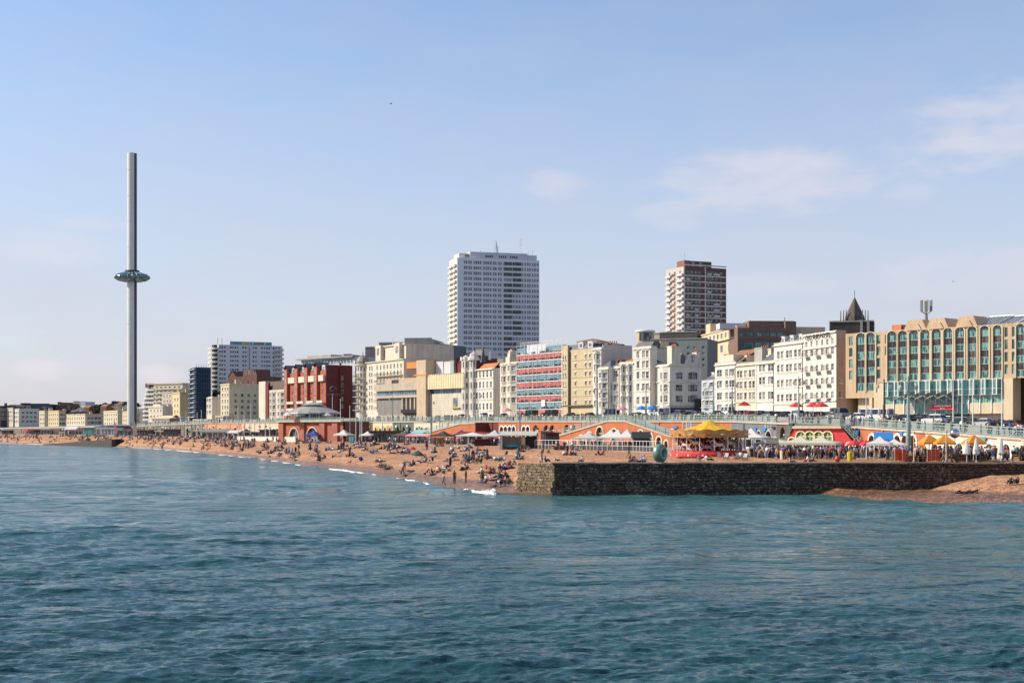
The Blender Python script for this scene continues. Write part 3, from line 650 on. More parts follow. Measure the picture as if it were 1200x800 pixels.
def terrace(name, label, pxL, pxR, pytop, pys, hpx, cols, wpx, m, DL=None, DR=None, dep=14, side_px=None, roof=None, bays=(), cat='house', sty='hsa', z0=None, ground=True, side_cols=0, bal=(), t=.5, gm=None, fm=None, parapet=True):
    """a stuccoed seafront house: rows of sash windows, optional bays, cornice, shopfront on the ground floor"""
    b = Bld(name, label, pxL, DL or FD(pxL), pxR, DR or FD(pxR), z0, cat); b.wm = m
    H = b.h(pytop, t); rows = rowsat(b, pys, hpx, t); sc = (pxR - pxL) / b.w; dp = b.dep(side_px) if side_px else dep
    ww = wpx / sc
    xs = [b.x(c) for c in cols]; holes = grid(xs, rows, ww)
    g = []
    if ground and rows[0][0] > 3.4:
        n = max(2, int(b.w / 3)); g = [(x - b.w / n * .36, x + b.w / n * .36, .5, min(3.1, rows[0][0] - .5), 't') for x in even(.3, b.w - .3, n)]
    b.front(0, H, holes + g, style=sty, gm=gm, fm=fm)
    for x0p, x1p, pp, nrow in bays: b.bay(b.x(x0p), b.x(x1p), pp, .0 if nrow >= len(rows) else rows[0][0] - .8, min(H - .7, rows[min(nrow, len(rows)) - 1][1] + .7), rows[:nrow], style=sty)
    sh = []
    if side_cols: sh = grid(even(dp * .1, dp * .9, side_cols), rows[:-1] if len(rows) > 3 else rows, ww)
    b.hull(dp, H, right=False); b.side(dp, 0, H, sh, style=sty)
    if parapet:
        b.band(H - .75, .28, .38, side=min(dp, 6)); b.band(H - .02, .1, .12, name='coping')
        q = random.Random(int(pxL * 7)); b.chimney(b.w - 1.3, b.w - .15, 3.5, 3.5 + q.uniform(1.6, 3.2), H - .5, H + q.uniform(1.0, 2.2), q.choice([m, WHITE2, BRICKB, CREAM]), q.randint(2, 4))
        b.box('drain_pipe', b.w - .22, b.w - .08, -.14, -.005, .2, H - .8, q.choice([FRAMED, CONC, FRAMEW]))
        if q.random() < .5: g = MB(); ax = b.w * q.uniform(.2, .8); g.tube((ax, 4, H - .5), (ax, 4, H + q.uniform(2, 3.5)), .05, 4); g.tube((ax - .7, 4, H + 1.8), (ax + .7, 4, H + 1.8), .04, 4); g.build('aerial', IRON, b.root)
    if len(rows) > 1: b.band(rows[0][0] - .75, .25, .2, name='string_course')
    for r_ in rows[1:]: b.band(r_[0] - .42, .16, .12, name='sill_course')
    for k in bal:
        for x in xs: b.balcony(x - ww * .8, x + ww * .8, rows[k][0] - .1, .8)
    b.H, b.dp, b.rows, b.xs, b.ww = H, dp, rows, xs, ww
    if roof:
        kind, rh, rm = roof
        if kind == 'hip': b.hip(.3, b.w - .3, .6, dp, H - .1, rh, rm, ov=0)
        elif kind == 'mansard': b.mansard(.2, b.w - .2, .3, dp - .2, H - .05, rh, rm)
        elif kind == 'gx': b.gable(0, b.w, .4, dp, H - .1, rh, rm, along='x')
        elif kind == 'gy': b.gable(0, b.w, .4, dp, H - .1, rh, rm, along='y')
    return b
# ------------------------------------------------------------------ seafront buildings, from the near hotel to the far end of the bay
# --- sand-coloured hotel with arched teal windows
def sand_hotel():
    b = Bld('hotel', 'long sand coloured concrete hotel with tall arched teal windows', 991, 320, 1262, 278, 6.4, cat='hotel'); b.wm = STONE
    H = b.h(386, .30); top = lambda px: ZP(interp([(991, 391), (1040, 388), (1070, 384), (1200, 373), (1262, 367)], px), (b.a + b.e * b.x(px)).y) - b.z0
    HH = 25.0
    Hl = top(1020); hz = lambda px, py: ZP(py, (b.a + b.e * b.x(px)).y) - b.z0
    zt = hz(1070, 390.5); zb = hz(1070, 445.5); n4 = (zt - zb) / 7.0
    holes, wins = [], []
    cols = [1009, 1020.5] + [1045.5, 1058, 1071, 1084.2, 1097.6, 1111.2, 1125, 1139.5, 1154, 1169, 1196, 1211]
    pil = MB(); arch = MB(); spand = []
    zlow = hz(1020, 466); zmez = hz(1070, 446.5)
    for c in cols:
        w = 9.6 / (1262 - 991) * b.w * interp([(991, 1.22), (1262, .82)], c); x = b.x(c)
        z0 = zb if c > 1030 else hz(1015, 458); 
        holes.append((x - w / 2, x + w / 2, z0, zt)); n = 7
        st = (zt - z0) / n
        for k in range(n):
            za, zb2 = z0 + k * st, z0 + (k + 1) * st
            if k % 2 == 1: spand.append((x - w / 2, x + w / 2, za, zb2, 'v'))
            else: wins.append((x - w / 2, x + w / 2, za, zb2, 'v'))
        # arched head: dark fan light with pale hood
        fan = MB(); m = 8; pts = [(x + w * .5 * math.cos(math.pi * k / m), w * .34 * math.sin(math.pi * k / m)) for k in range(m + 1)]
        fan.add([(p[0], -.03, zt + p[1]) for p in pts], [tuple(range(m, -1, -1))], 0)
        for (xa, za), (xb, zb2) in zip(pts, pts[1:]):
            s1 = 1.22; f = lambda q, z: (x + (q - x) * s1, z * s1)
            (xc, zc), (xd, zd) = f(xa, za), f(xb, zb2)
            fan.add([(xa, -.16, zt + za), (xb, -.16, zt + zb2), (xd, -.16, zt + zd), (xc, -.16, zt + zc), (xc, 0, zt + zc), (xd, 0, zt + zd), (xa, 0, zt + za), (xb, 0, zt + zb2)], [(0, 3, 2, 1), (3, 4, 5, 2), (0, 1, 7, 6)], 1)
        fan.build('fanlight', [G_DARK, STONE2], b.root)
        for sx in (-1, 1): pil.box(x + sx * w * .60 - .14, x + sx * w * .60 + .14, -.2, -.004, z0 - .2, zt + .3)
    pil.build('mullion_piers', STONE2, b.root)
    for c, n in ((997, 4), (1029.5, 4), (1039, 2), (1179, 4), (1187.5, 4)):
        x = b.x(c); w = .95 if c < 1100 else .7
        for k in range(n): z = zb + (zt - zb) * ((k + .25) / 4 if n == 4 else (k + 2.25) / 4); wins.append((x - w / 2, x + w / 2, z, z + 2.0, '')); holes.append((x - w / 2, x + w / 2, z, z + 2.0))
    x1034 = b.x(1035); xr = b.x(1176)
    xs_ = b.x(1035); b.panel((0, 0), (1, 0), xs_, zlow, Hl, [q for q in holes if q[1] < xs_], rev=.35); b.panel((xs_, 0), (1, 0), b.w - xs_, zmez, Hl, [(q[0] - xs_, q[1] - xs_, q[2], q[3]) for q in holes if q[0] > xs_], rev=.35); b.windows((0, 0), (1, 0), wins, gm=G_TEAL, fm=STEEL, rev=.12)
    b.windows((0, 0), (1, 0), spand, gm=G_DARK, fm=mat('bronze_frame', (.16, .12, .085), rough=.5), rev=.12, name='spandrel_panel')
    # left wing overhang, soffit and recessed base; right pier and far-right bay
    b.wall.add([(0, 0, zlow), (x1034, 0, zlow), (x1034, 4, zlow), (0, 4, zlow)], [(3, 2, 1, 0)])
    b.box('base_wall', 2.2, x1034 - 3, 1.6, 4, 3.0, zlow, STONE2); b.box('ground_floor', 2.0, x1034, 2.2, 5, 0, 3.0, BROWN)
    for q in (1022, 1035): x = b.x(q); b.box('pier', x - 2.4 if q > 1030 else x - .8, x, -.02, 2.2, 0, zlow if q < 1030 else zmez, STONE2)
    b.box('pier', xr, b.x(1187), -.02, 3, 3.2, zmez, STONE2); b.box('pier_base', xr, b.x(1190), .02, 3, 0, 3.2, BROWN)
    # projecting teal glass mezzanine
    zm0 = hz(1100, 463.5); zg = hz(1100, 473); xm0, xm1 = x1034 + .1, xr - .1; n = 11; st = (xm1 - xm0) / n
    for k in range(n):
        x0 = xm0 + st * k; g = MB()
        g.add([(x0, 0, zm0), (x0 + st * .34, -.9, zm0), (x0 + st * .66, -.9, zm0), (x0 + st, 0, zm0), (x0, 0, zmez), (x0 + st * .34, -.9, zmez), (x0 + st * .66, -.9, zmez), (x0 + st, 0, zmez)], [(0, 1, 5, 4), (1, 2, 6, 5), (2, 3, 7, 6), (4, 5, 6, 7), (3, 2, 1, 0)], 0)
        for xx, yy in ((x0, 0), (x0 + st * .34, -.9), (x0 + st * .66, -.9)): g.box(xx - .09, xx + .09, yy - .1, yy + .08, zm0 - .05, zmez + .05, 1)
        for zz in (zm0, (zm0 * .62 + zmez * .38), zmez - .1):
            for (ax, ay), (cx, cy) in (((x0, -.04), (x0 + st * .34, -.94)), ((x0 + st * .34, -.94), (x0 + st * .66, -.94)), ((x0 + st * .66, -.94), (x0 + st, -.04))): g.tube((ax, ay, zz), (cx, cy, zz), .07, 4, mi=1)
        g.build('glass_bay', [G_TEALB, FRAMEW], b.root)
    # ground floor glazing, panels, awnings, sign
    for k in range(n):
        x0 = xm0 + st * k; mid = 2 <= k <= 7; dark = k in (0, 1, 8, 9, 10)
        link('shop_window', win_mesh(st * .94, zm0 - zg - .15, 'v', FRAMEW, G_TEALB), b.root, (x0 + st * .03, .15, zg))
        b.box('panel' if dark else 'shop_front', x0 + .06, x0 + st - .06, .05, .5, zg - 2.2, zg - .03, STONE2 if dark else (G_TEALB if k % 2 else CONC))
        b.box('ground_front', x0 + .03, x0 + st - .03, .3, .8, 0, zg - 2.23, BROWN if dark else DARK)
        b.box('mullion', x0 - .1, x0 + .1, -.12, .1, zg - 2.0, zm0, FRAMEW)
        if 2 <= k <= 6:
            a = MB(); x1 = x0 + st; z2 = zm0 + .35
            a.add([(x0 - .3, -3.2, z2 - .9), (x1 - .9, -3.6, z2 - .3), (x1 + .2, -.4, z2 + .9), (x0 + .5, -.3, z2 + .1), (x0 - .3, -3.2, z2 - 1.05), (x1 - .9, -3.6, z2 - .45), (x1 + .2, -.4, z2 + .75), (x0 + .5, -.3, z2 - .05)], [(0, 1, 2, 3), (7, 6, 5, 4), (0, 4, 5, 1), (1, 5, 6, 2), (3, 2, 6, 7), (0, 3, 7, 4)]); a.build('canopy', CONC, b.root)
            a = MB(); a.tube((x1 - .6, -3.4, z2 - .5), (x1 - .2, -.1, zg + .2), .06, 5); a.build('canopy_strut', FRAMEW, b.root)
    xs0, xs1 = b.x(1095), b.x(1120); zs0 = hz(1107, 480); zs1 = hz(1107, 473.5); b.box('sign_board', xs0, xs1, -1.0, -.7, zs0, zs1, REDP)
    t = MB(); q = random.Random(4); x = xs0 + (xs1 - xs0) * .12
    while x < xs0 + (xs1 - xs0) * .88: w = q.uniform(.18, .42); t.box(x, x + w, -1.04, -1.0 - .001, zs0 + .62, zs0 + .62 + q.uniform(.3, .42)); x += w + .08
    x = xs0 + (xs1 - xs0) * .42
    while x < xs0 + (xs1 - xs0) * .6: w = q.uniform(.18, .3); t.box(x, x + w, -1.04, -1.0 - .001, zs0 + .16, zs0 + .40); x += w + .08
    t.build('sign_letters', FRAMEW, b.root)
    # parapet: stepped hoods growing towards the right
    dp = 22
    b.hull(dp, Hl, zmez * 0, x0=0, right=True, roof=True)
    for c in (1071, 1097, 1131):
        w = 13 / 271 * b.w * interp([(991, 1.2), (1262, .8)], c); x = b.x(c) + .3; z1 = hz(c, interp([(1071, 375), (1097, 373), (1131, 370.5)], c)); g = MB()
        g.prism([(x - w, 0), (x + w, 0), (x + w, 3), (x - w, 3)], Hl - .4, Hl - .1)
        pts = [(x - w * 1.02, Hl - .3), (x + w * 1.02, Hl - .3), (x + w * .62, z1), (x - w * .62, z1)]
        g.add([(p[0], -.05, p[1]) for p in pts] + [(p[0], 5, p[1]) for p in pts], [(0, 1, 2, 3), (1, 5, 6, 2), (2, 6, 7, 3), (3, 7, 4, 0), (5, 4, 7, 6)]); 
        pts = [(x - w * .6, Hl - .2), (x + w * .6, Hl - .2), (x + w * .3, z1 - (z1 - Hl) * .42), (x - w * .3, z1 - (z1 - Hl) * .42)]
        g.add([(p[0], -.30, p[1]) for p in pts] + [(p[0], -.04, p[1]) for p in pts], [(0, 1, 2, 3), (1, 5, 6, 2), (2, 6, 7, 3), (3, 7, 4, 0)])
        g.build('roof_hood', STONE, b.root)
    xr0 = b.x(1144); g = MB()
    pr = MB(); pr.prism([(xr0 - 1, 0), (b.w, 0), (b.w, 3), (xr0 - 1, 3)], Hl - .3, [hz(1144, 384), hz(1262, 374), hz(1262, 374), hz(1144, 384)]); pr.build('parapet', STONE, b.root)
    for k, c in enumerate((1146, 1164, 1193, 1220)):
        x = b.x(c, 4); w = 5.6; z0 = hz(c, 381.5); z1 = hz(c, 369.5); g = MB()
        g.add([(x, 1.2, z0), (x + w, 1.2, z0), (x + w + 1.2, 6.5, z1), (x + 1.2, 6.5, z1)], [(0, 1, 2, 3)], 0)
        g.add([(x, 1.2, z0), (x + 1.2, 6.5, z1), (x + 1.0, 7, z0)], [(0, 1, 2)], 0)
        for j in range(7): f = j / 6; g.tube((x + w * f, 1.15, z0 + .03), (x + 1.2 + w * f, 6.45, z1 + .03), .10, 4, mi=1)
        g.tube((x + 1.2, 6.5, z1 + .05), (x + 1.2 + w, 6.5, z1 + .05), .22, 4, mi=1)
        g.build('skylight', [G_DARK, FRAMEW], b.root)
    b.box('plant_room', b.x(1045, 4), b.x(1056, 4), 4, 9, Hl - .4, hz(1046, 379), mat('terracotta_render', (.56, .20, .10))); 
    b.box('plant_room_end', b.x(1056, 4) + .01, b.x(1066, 4), 4.3, 9, Hl - .4, hz(1060, 380), BRICKD)
    # phone mast
    x = b.x(1085.5, 3); g = MB(); z0 = Hl; z1 = hz(1085, 350); g.tube((x, 3, z0), (x, 3, z1 - 3), .42, 8, .3); g.tube((x, 3, z1 - 3.2), (x, 3, z1 - .2), .14, 6)
    for k in range(6):
        a = k * math.pi / 3 + .3; px_, py_ = x + 1.15 * math.cos(a), 3 + 1.15 * math.sin(a); g.box(px_ - .13, px_ + .13, py_ - .1, py_ + .1, z1 - 2.4, z1); g.tube((x, 3, z1 - 3.1), (px_, py_, z1 - 2.4), .07, 4)
    g.build('phone_mast', mat('mast_grey', (.20, .20, .20)), b.root)
    g = MB(); xa, xb = b.x(1072, 8), b.x(1150, 8)
    for z in (hz(1090, 372), hz(1090, 370.5)): g.tube((xa, 8, z), (xb, 8, z + 1.2), .05, 4)
    
    b.side(dp, 0, Hl, x=b.w); b.done(STONE)
sand_hotel()
def letters(text, parent, x, y, z, size, m, name='lettering', width=None):
    c = bpy.data.curves.new(name, 'FONT'); c.body = text; c.size = size; c.extrude = .04; c.offset = .012; c.align_x = 'LEFT'
    o = bpy.data.objects.new('tmp', c); COL.objects.link(o); dg = bpy.context.evaluated_depsgraph_get(); me = bpy.data.meshes.new_from_object(o.evaluated_get(dg)); bpy.data.objects.remove(o)
    w = max(v.co.x for v in me.vertices); sx = (width / w) if width else 1
    for v in me.vertices: v.co = (v.co.x * sx, -v.co.z, v.co.y)
    me.materials.clear(); me.materials.append(m); return link(name, me, parent, (x, y, z))
# --- white hotel with balconies and lettering
def old_hotel():
    b = Bld('hotel', 'white hotel with iron balconies and black lettering along its parapet', 941, FD(941), 980, FD(980), cat='hotel'); b.wm = WHITE
    H = b.h(388.5, .7); rows = rowsat(b, [412.5, 431, 446.5, 463], 7.5); c = [b.x(q) for q in (945, 951, 957.5, 963.5, 969.5, 975.5)]
    top = [(x - .55, x + .55, b.h(405, .5), b.h(398.5, .5)) for x in c]
    b.front(0, H, grid(c, rows, 1.35) + top + [(x - 1, x + 1, .4, 2.9, 't') for x in c[::2]], style='hv')
    dp = b.dep(991.5); b.hull(dp, H, right=False); b.done(WHITE)
    g = MB(); s2 = Bld.panel; b.wall = g; b.side(dp, 0, H + .02, grid([dp * .5], rows[:2], .9), x=b.w + .03); g.build('side_wall', mat('shaded_pinkish_render', (.40, .29, .24), var=.08, streak=.12), b.root)  # pinkish tan with the side wall's shadow brown mixed into the colour
    b.band(H - .5, .3, .35); b.band(rows[0][0] - .8, .25, .3); b.band(b.h(408, .5), .25, .3)
    for r in range(4):
        for k in (0, 2, 4): b.balcony(c[k] - .5, c[k] + 1.9, rows[r][0] - .05, 1.1)
    letters('OLD SHIP HOTEL', b.root, b.x(945.5), -.42, b.h(396.5, .5), 1.5, IRON, width=b.x(975) - b.x(945.5))
    aw = MB(); x0, x1 = b.x(943), b.x(979)
    return b
old_hotel()
# dark blocks and the spired tower behind it
def spire_block():
    D = 395; b = Bld('spired_tower', 'dark square tower block topped by a slate spire with corner pinnacles', 972, D + 1.6, 1024, D - 1.6, 14, cat='tower'); b.wm = BROWN
    H = b.h(375.5, .5); b.front(0, H, [], ); b.hull(9, H); b.done(mat('dark_stone', (.075, .06, .052), var=.3, streak=.3)); b.band(H - .4, .4, .2, m=CONC)
    x = b.x(1001.5, 4.5); g = MB(); y = 4.5; z1 = b.h(347, .5); w = 2.6
    g.lathe([(w * 1.1, H - .1), (w * 1.0, H + 1.5), (.12, z1)], 8, (x, y, 0)); g.tube((x, y, z1 - .2), (x, y, b.h(338, .5)), .08, 5); g.build('spire', mat('spire_slate', (.11, .085, .07), var=.4, scale=2), b.root)
    for k in range(3):
        for s in (-1, 1):
            g = MB(); xx = x + s * (2.2 + .75 * k); g.tube((xx, y - 2, H), (xx, y - 2, b.h(362 + k * .5, .5)), .18, 5, .1); g.build('pinnacle', BROWN, b.root)
    for q in (1008, 1016): b.box('vent_stack', b.x(q), b.x(q) + .7, -1.0, -.2, H - 4, b.h(376 + (q - 1008) * .1, .5) + .2, CONC)
spire_block()
# --- white terrace left of the lettered hotel
t = terrace('seafront_house', 'tall white house with slate attic, adjoining the lettered hotel', 907, 941, 400.5, [415, 431, 449, 466], 8.2, [912, 916.5, 922.5, 926.5, 932, 937], 3.0, WHITE, roof=None)
t.mansard(.3, t.w - .3, .8, 12, t.H - .3, t.h(393, .5) - t.H, SLATE)
for q in (.2, .5, .8): t.dormer(t.w * q, 1.0, t.H - .2)
t.done(WHITE)
t = terrace('seafront_house', 'narrow white house between the slate attic house and the wide plain one', 887, 907, 423, [431, 446, 463.5], 8.5, [891, 895, 901.5, 905], 3, WHITE, roof=('hip', 3.2, SLATE)); t.done(WHITE)
t.chimney(.3, 2.0, 3, 7, t.H - .5, t.H + 3.4, CREAM, 3); t.box('porch', 1, t.w - 1, -2.2, -.01, 2.8, 3.1, FRAMEW)
t = terrace('seafront_house', 'wide plain white house with a curved white porch hood', 862, 887, 425, [438, 451, 464], 8.0, [865, 868.5, 873.5, 879, 883], 2.8, WHITE2, roof=None); t.done(WHITE2)
g = MB(); g.lathe([(2.0, 0), (1.8, .6), (1.0, 1.2), (.1, 1.35)], 10, (t.w * .5, -.1, 3.0), sy=.9); g.build('porch_hood', FRAMEW, t.root)
t.chimney(1.0, 5.2, 5, 9, t.H - .5, t.h(407, .2), CONC, 4)
t = terrace('seafront_house', 'white corner house under a brown tiled roof beside the blue grey cottage', 838, 862, 424.5, [437, 450, 464, 478], 8.0, [841.5, 844.5, 851.5, 856, 859], 2.8, WHITE, roof=None, side_px=None); t.done(WHITE)
t.gable(1.0, t.w - .6, 1.5, 13, t.H - .2, t.h(408, .5) - t.H, TILEB, along='x')
t.box('penthouse', 1.2, t.w - 2.5, .8, 5, t.H - .3, t.H + 2.0, WHITE2)
b = terrace('cottage', 'small blue grey house squeezed between two white corner houses', 822, 838, 445, [451, 461, 472], 5.5, [826, 833.5], 3.6, mat('blue_grey_render', (.42, .46, .50), streak=.1), DL=400, DR=392, bays=((823.5, 831.5, .9, 2),), roof=('hip', 3.2, SLATE), parapet=False); b.done(MATS['blue_grey_render']); b.dormer(b.w * .5, 1.5, b.H + .3)
# --- big white corner hotel with domed gable
def corner_hotel():
    b = Bld('corner_hotel', 'large white corner hotel with curved gable and dark blue shopfront', 762, FD(762) + 4, 785, FD(785), cat='hotel'); b.wm = WHITE
    H = b.h(427, .6); rows = rowsat(b, [441, 455, 467.5], 8.0); r4 = rowsat(b, [428.5], 5)
    b.front(0, H, grid([b.x(q) for q in (764.5, 767.5, 776, 780.5)], rows, 1.3), style='hsa'); b.bay(b.x(773.5), b.x(783.5), 1.0, 3.4, H - .8, rows, style='hs')
    dp = b.dep(822); W2 = mat('corner_side_stucco', (.70, .64, .54), var=.08, streak=.16)
    b.hull(dp, H, right=False); sh = []
    for f, w in ((.26, 1.5), (.36, .9), (.64, 1.4), (.73, 1.4), (.82, 1.2)): sh += [(dp * f - w / 2, dp * f + w / 2, *r) for r in rows]
    b.side(dp, 0, H, sh, style='hsa'); b.done(WHITE)
    b.band(H - .6, .35, .5, side=dp); b.band(rows[2][0] - .8, .25, .35, side=dp); b.band(rows[0][0] - 1.0, .3, .4, side=dp)
    # curved gable over the side front
    g = MB(); y0 = dp * .72; n = 10; rad = dp * .16
    pts = [(y0 + rad * 1.25 * math.cos(math.pi * k / n), H + 1.2 + rad * 1.1 * math.sin(math.pi * k / n)) for k in range(n + 1)]
    pts = [(y0 + rad * 1.6, H - .2)] + pts + [(y0 - rad * 1.6, H - .2)]
    g.add([(b.w + .1, p[0], p[1]) for p in pts] + [(b.w - .6, p[0], p[1]) for p in pts], [tuple(range(len(pts))), tuple(range(2 * len(pts) - 1, len(pts) - 1, -1))] + [(i, len(pts) + i, len(pts) + i + 1, i + 1) for i in range(len(pts) - 1)]); g.build('curved_gable', WHITE2, b.root)
    o = link('gable_window', win_mesh(1.5, 2.2, 'hv', FRAMEW, G), b.root, (b.w + .16, y0 - .75, H + .4), math.pi / 2)
    b.gable(b.w * .35, b.w - .5, 1, dp - 1, H - .2, 4.0, SLATE, along='y') if False else b.hip(b.w * .3, b.w - .8, dp * .2, dp - 1.0, H - .2, b.h(412, .9) - H, mat('grey_green_slate', (.20, .22, .20), var=.2), ov=0)
    b.chimney(b.w - 3.4, b.w - .4, dp * .08, dp * .36, H - .2, b.h(405, .95), WHITE2, 5)
    b.chimney(b.w - 3.0, b.w - .3, dp * .86, dp * .985, H - .2, b.h(412, .95), mat('pale_pink_render', (.70, .60, .54)), 4)
    NAVY = mat('navy_paint', (.02, .028, .10), rough=.5)
    g = MB(); g.box(b.w + .05, b.w + 1.0, .2, dp - .2, 2.9, 4.6); g.box(-.0, b.w + 1.0, -1.0, -.01, 2.9, 4.6); o = g.build('shop_fascia', NAVY, b.root)
    letters('M I L A N O', b.root, 0, 0, 0, 1, FRAMEW, width=1) if False else None
    g = MB()
    for k in range(9): yy = dp * (.28 + k * .045); g.box(b.w + 1.0 + .002, b.w + 1.03, yy, yy + .28, 3.5, 4.0)
    g.build('fascia_letters', FRAMEW, b.root)
    g = MB()
    for k in range(7): yy = dp * (.06 + k * .135); g.box(b.w + .02, b.w + .3, yy, yy + dp * .11, .3, 2.8)
    g.build('shop_windows', G_DARK, b.root)
    b.box('billboard', b.w + .6, b.w + 1.2, dp * .76, dp * .99, 3.8, 7.2, CANVASK)
corner_hotel()
# tall house with drum behind, and the row to its left
b = terrace('seafront_house', 'tall white house with dark mansard below the round roof drum', 742, 763, 406, [415, 427, 439.5, 453.5, 469], 8.0, [747.5, 754, 758.5], 3.2, WHITE, side_px=770); b.done(WHITE)
b.mansard(.2, b.w - .2, .3, 11, b.H - .1, b.h(400, .5) - b.H, SLATE)
d = Bld('drum_tower', 'round sand coloured roof drum with flat overhanging disc', 743, 470, 765, 468, 11, cat='tower'); R0 = d.w * .46; H = d.h(388.5, .5)
g = MB(); g.lathe([(R0, 0), (R0, H)], 20, (d.w / 2, R0, 0)); g.build('drum', STONE, d.root, smooth=False); g = MB(); g.lathe([(R0 * 1.12, H), (R0 * 1.14, H + .3), (R0 * 1.1, H + .55)], 20, (d.w / 2, R0, 0)); g.build('roof_disc', FRAMEW, d.root)
for k in range(5): a = -math.pi / 2 + (k - 1.2) * .28; link('window', win_mesh(1.0, 2.6, '', FRAMED, G), d.root, (d.w / 2 + (R0 + .05) * math.cos(a) - .5 * math.cos(a + math.pi / 2), R0 + (R0 + .05) * math.sin(a) - .5 * math.sin(a + math.pi / 2), d.h(399, .5)), a + math.pi / 2)
b = terrace('seafront_house', 'pair of narrow white bay fronted houses under an orange tiled roof', 726, 742, 424, [432.5, 443, 455, 468], 7.2, [730, 735.5, 739.5], 2.6, WHITE, bays=((728, 733.5, .9, 4), (736, 741, .9, 4))); b.done(WHITE)
b.gable(.2, b.w - .2, 1, 11, b.H - .1, b.h(417, .5) - b.H, TILE, along='x'); b.chimney(b.w - 1.4, b.w - .2, 4, 7, b.H, b.h(414, .9), BRICKR, 4)
b = terrace('seafront_house', 'white bay fronted house with small dark roof below the blank beige gable', 713, 726, 429, [438, 454, 467], 7.5, [716.5, 719.5, 722.5], 2.2, WHITE, bays=((715, 724, 1.0, 2),)); b.done(WHITE); b.hip(.3, b.w - .3, 1, 10, b.H - .1, 2.2, SLATE)
b = terrace('seafront_house', 'white house with stacked bays and a broad blank beige gable wall', 694, 705, 407, [418, 431, 445, 459, 473], 6.5, [699.5], 3.2, WHITE, side_px=740, bays=((696.5, 703.5, 1.0, 5),)); b.done(WHITE)
g = MB(); g.box(b.w + .02, b.w + .3, .3, b.dp, 6, b.h(403.5, 1)); g.build('gable_wall', mat('beige_gable_render', (.62, .53, .45), var=.06, streak=.08), b.root); b.box('dark_ridge', b.w - 1.5, b.w + .32, 2, b.dp * .33, b.h(403.5, 1), b.h(401.8, 1), SLATE)
b = terrace('seafront_house', 'low white house with stacked bays in front of the beige gable', 701, 713, 430, [440, 452, 463, 474], 6.0, [707], 2.6, WHITE, DL=432, DR=427, bays=((702.5, 711.5, 1.2, 4),)); b.done(WHITE); b.hip(.3, b.w - .3, 1, 9, b.H - .1, 2.2, SLATE)
# --- tan block of flats
b = terrace('apartment_block', 'plain tan block with six rows of small windows and dark mansard', 660, 694.5, 409.5, [418.5, 428.5, 438.5, 449.5, 460.5, 472], 4.6, [662.3, 664.9, 674.5, 686.5, 691.5], 2.2, TAN, parapet=False, cat='apartment block'); b.done(TAN)
b.mansard(.05, b.w, .05, 13, b.H - .05, b.h(403, .5) - b.H, SLATEB, .8); b.dormer(b.x(680), .2, b.H + .2, 2.4, 1.9); b.dormer(b.x(691), .2, b.H + .2, 2.4, 1.9)
b.box('drain_pipe', b.x(668.2), b.x(668.2) + .28, -.25, -.01, 2, b.h(412, .3), DARK); b.band(b.h(476, .5), .4, .8, m=BROWN, name='balcony_ledge'); b.box('stair_turret', b.x(660), b.x(667.5), -.7, -.004, 2, b.h(405, .1), TAN)
for r in b.rows:
    for q in (662.3, 664.9): link('window', win_mesh(.6, 1.4, 's', FRAMEW, G), b.root, (b.x(q) - .3, -.76, r[0]))
d = Bld('roof_pavilion', 'low roof pavilion with brown pyramid roof beyond the tan block', 676, 470, 704, 466, 11, cat='building'); H = d.h(400, .5); d.wm = CREAM; d.front(0, H); d.hull(10, H); d.done(CREAM); d.hip(0, d.w, 0, 10, H, d.h(396, .5) - H, TILEB)
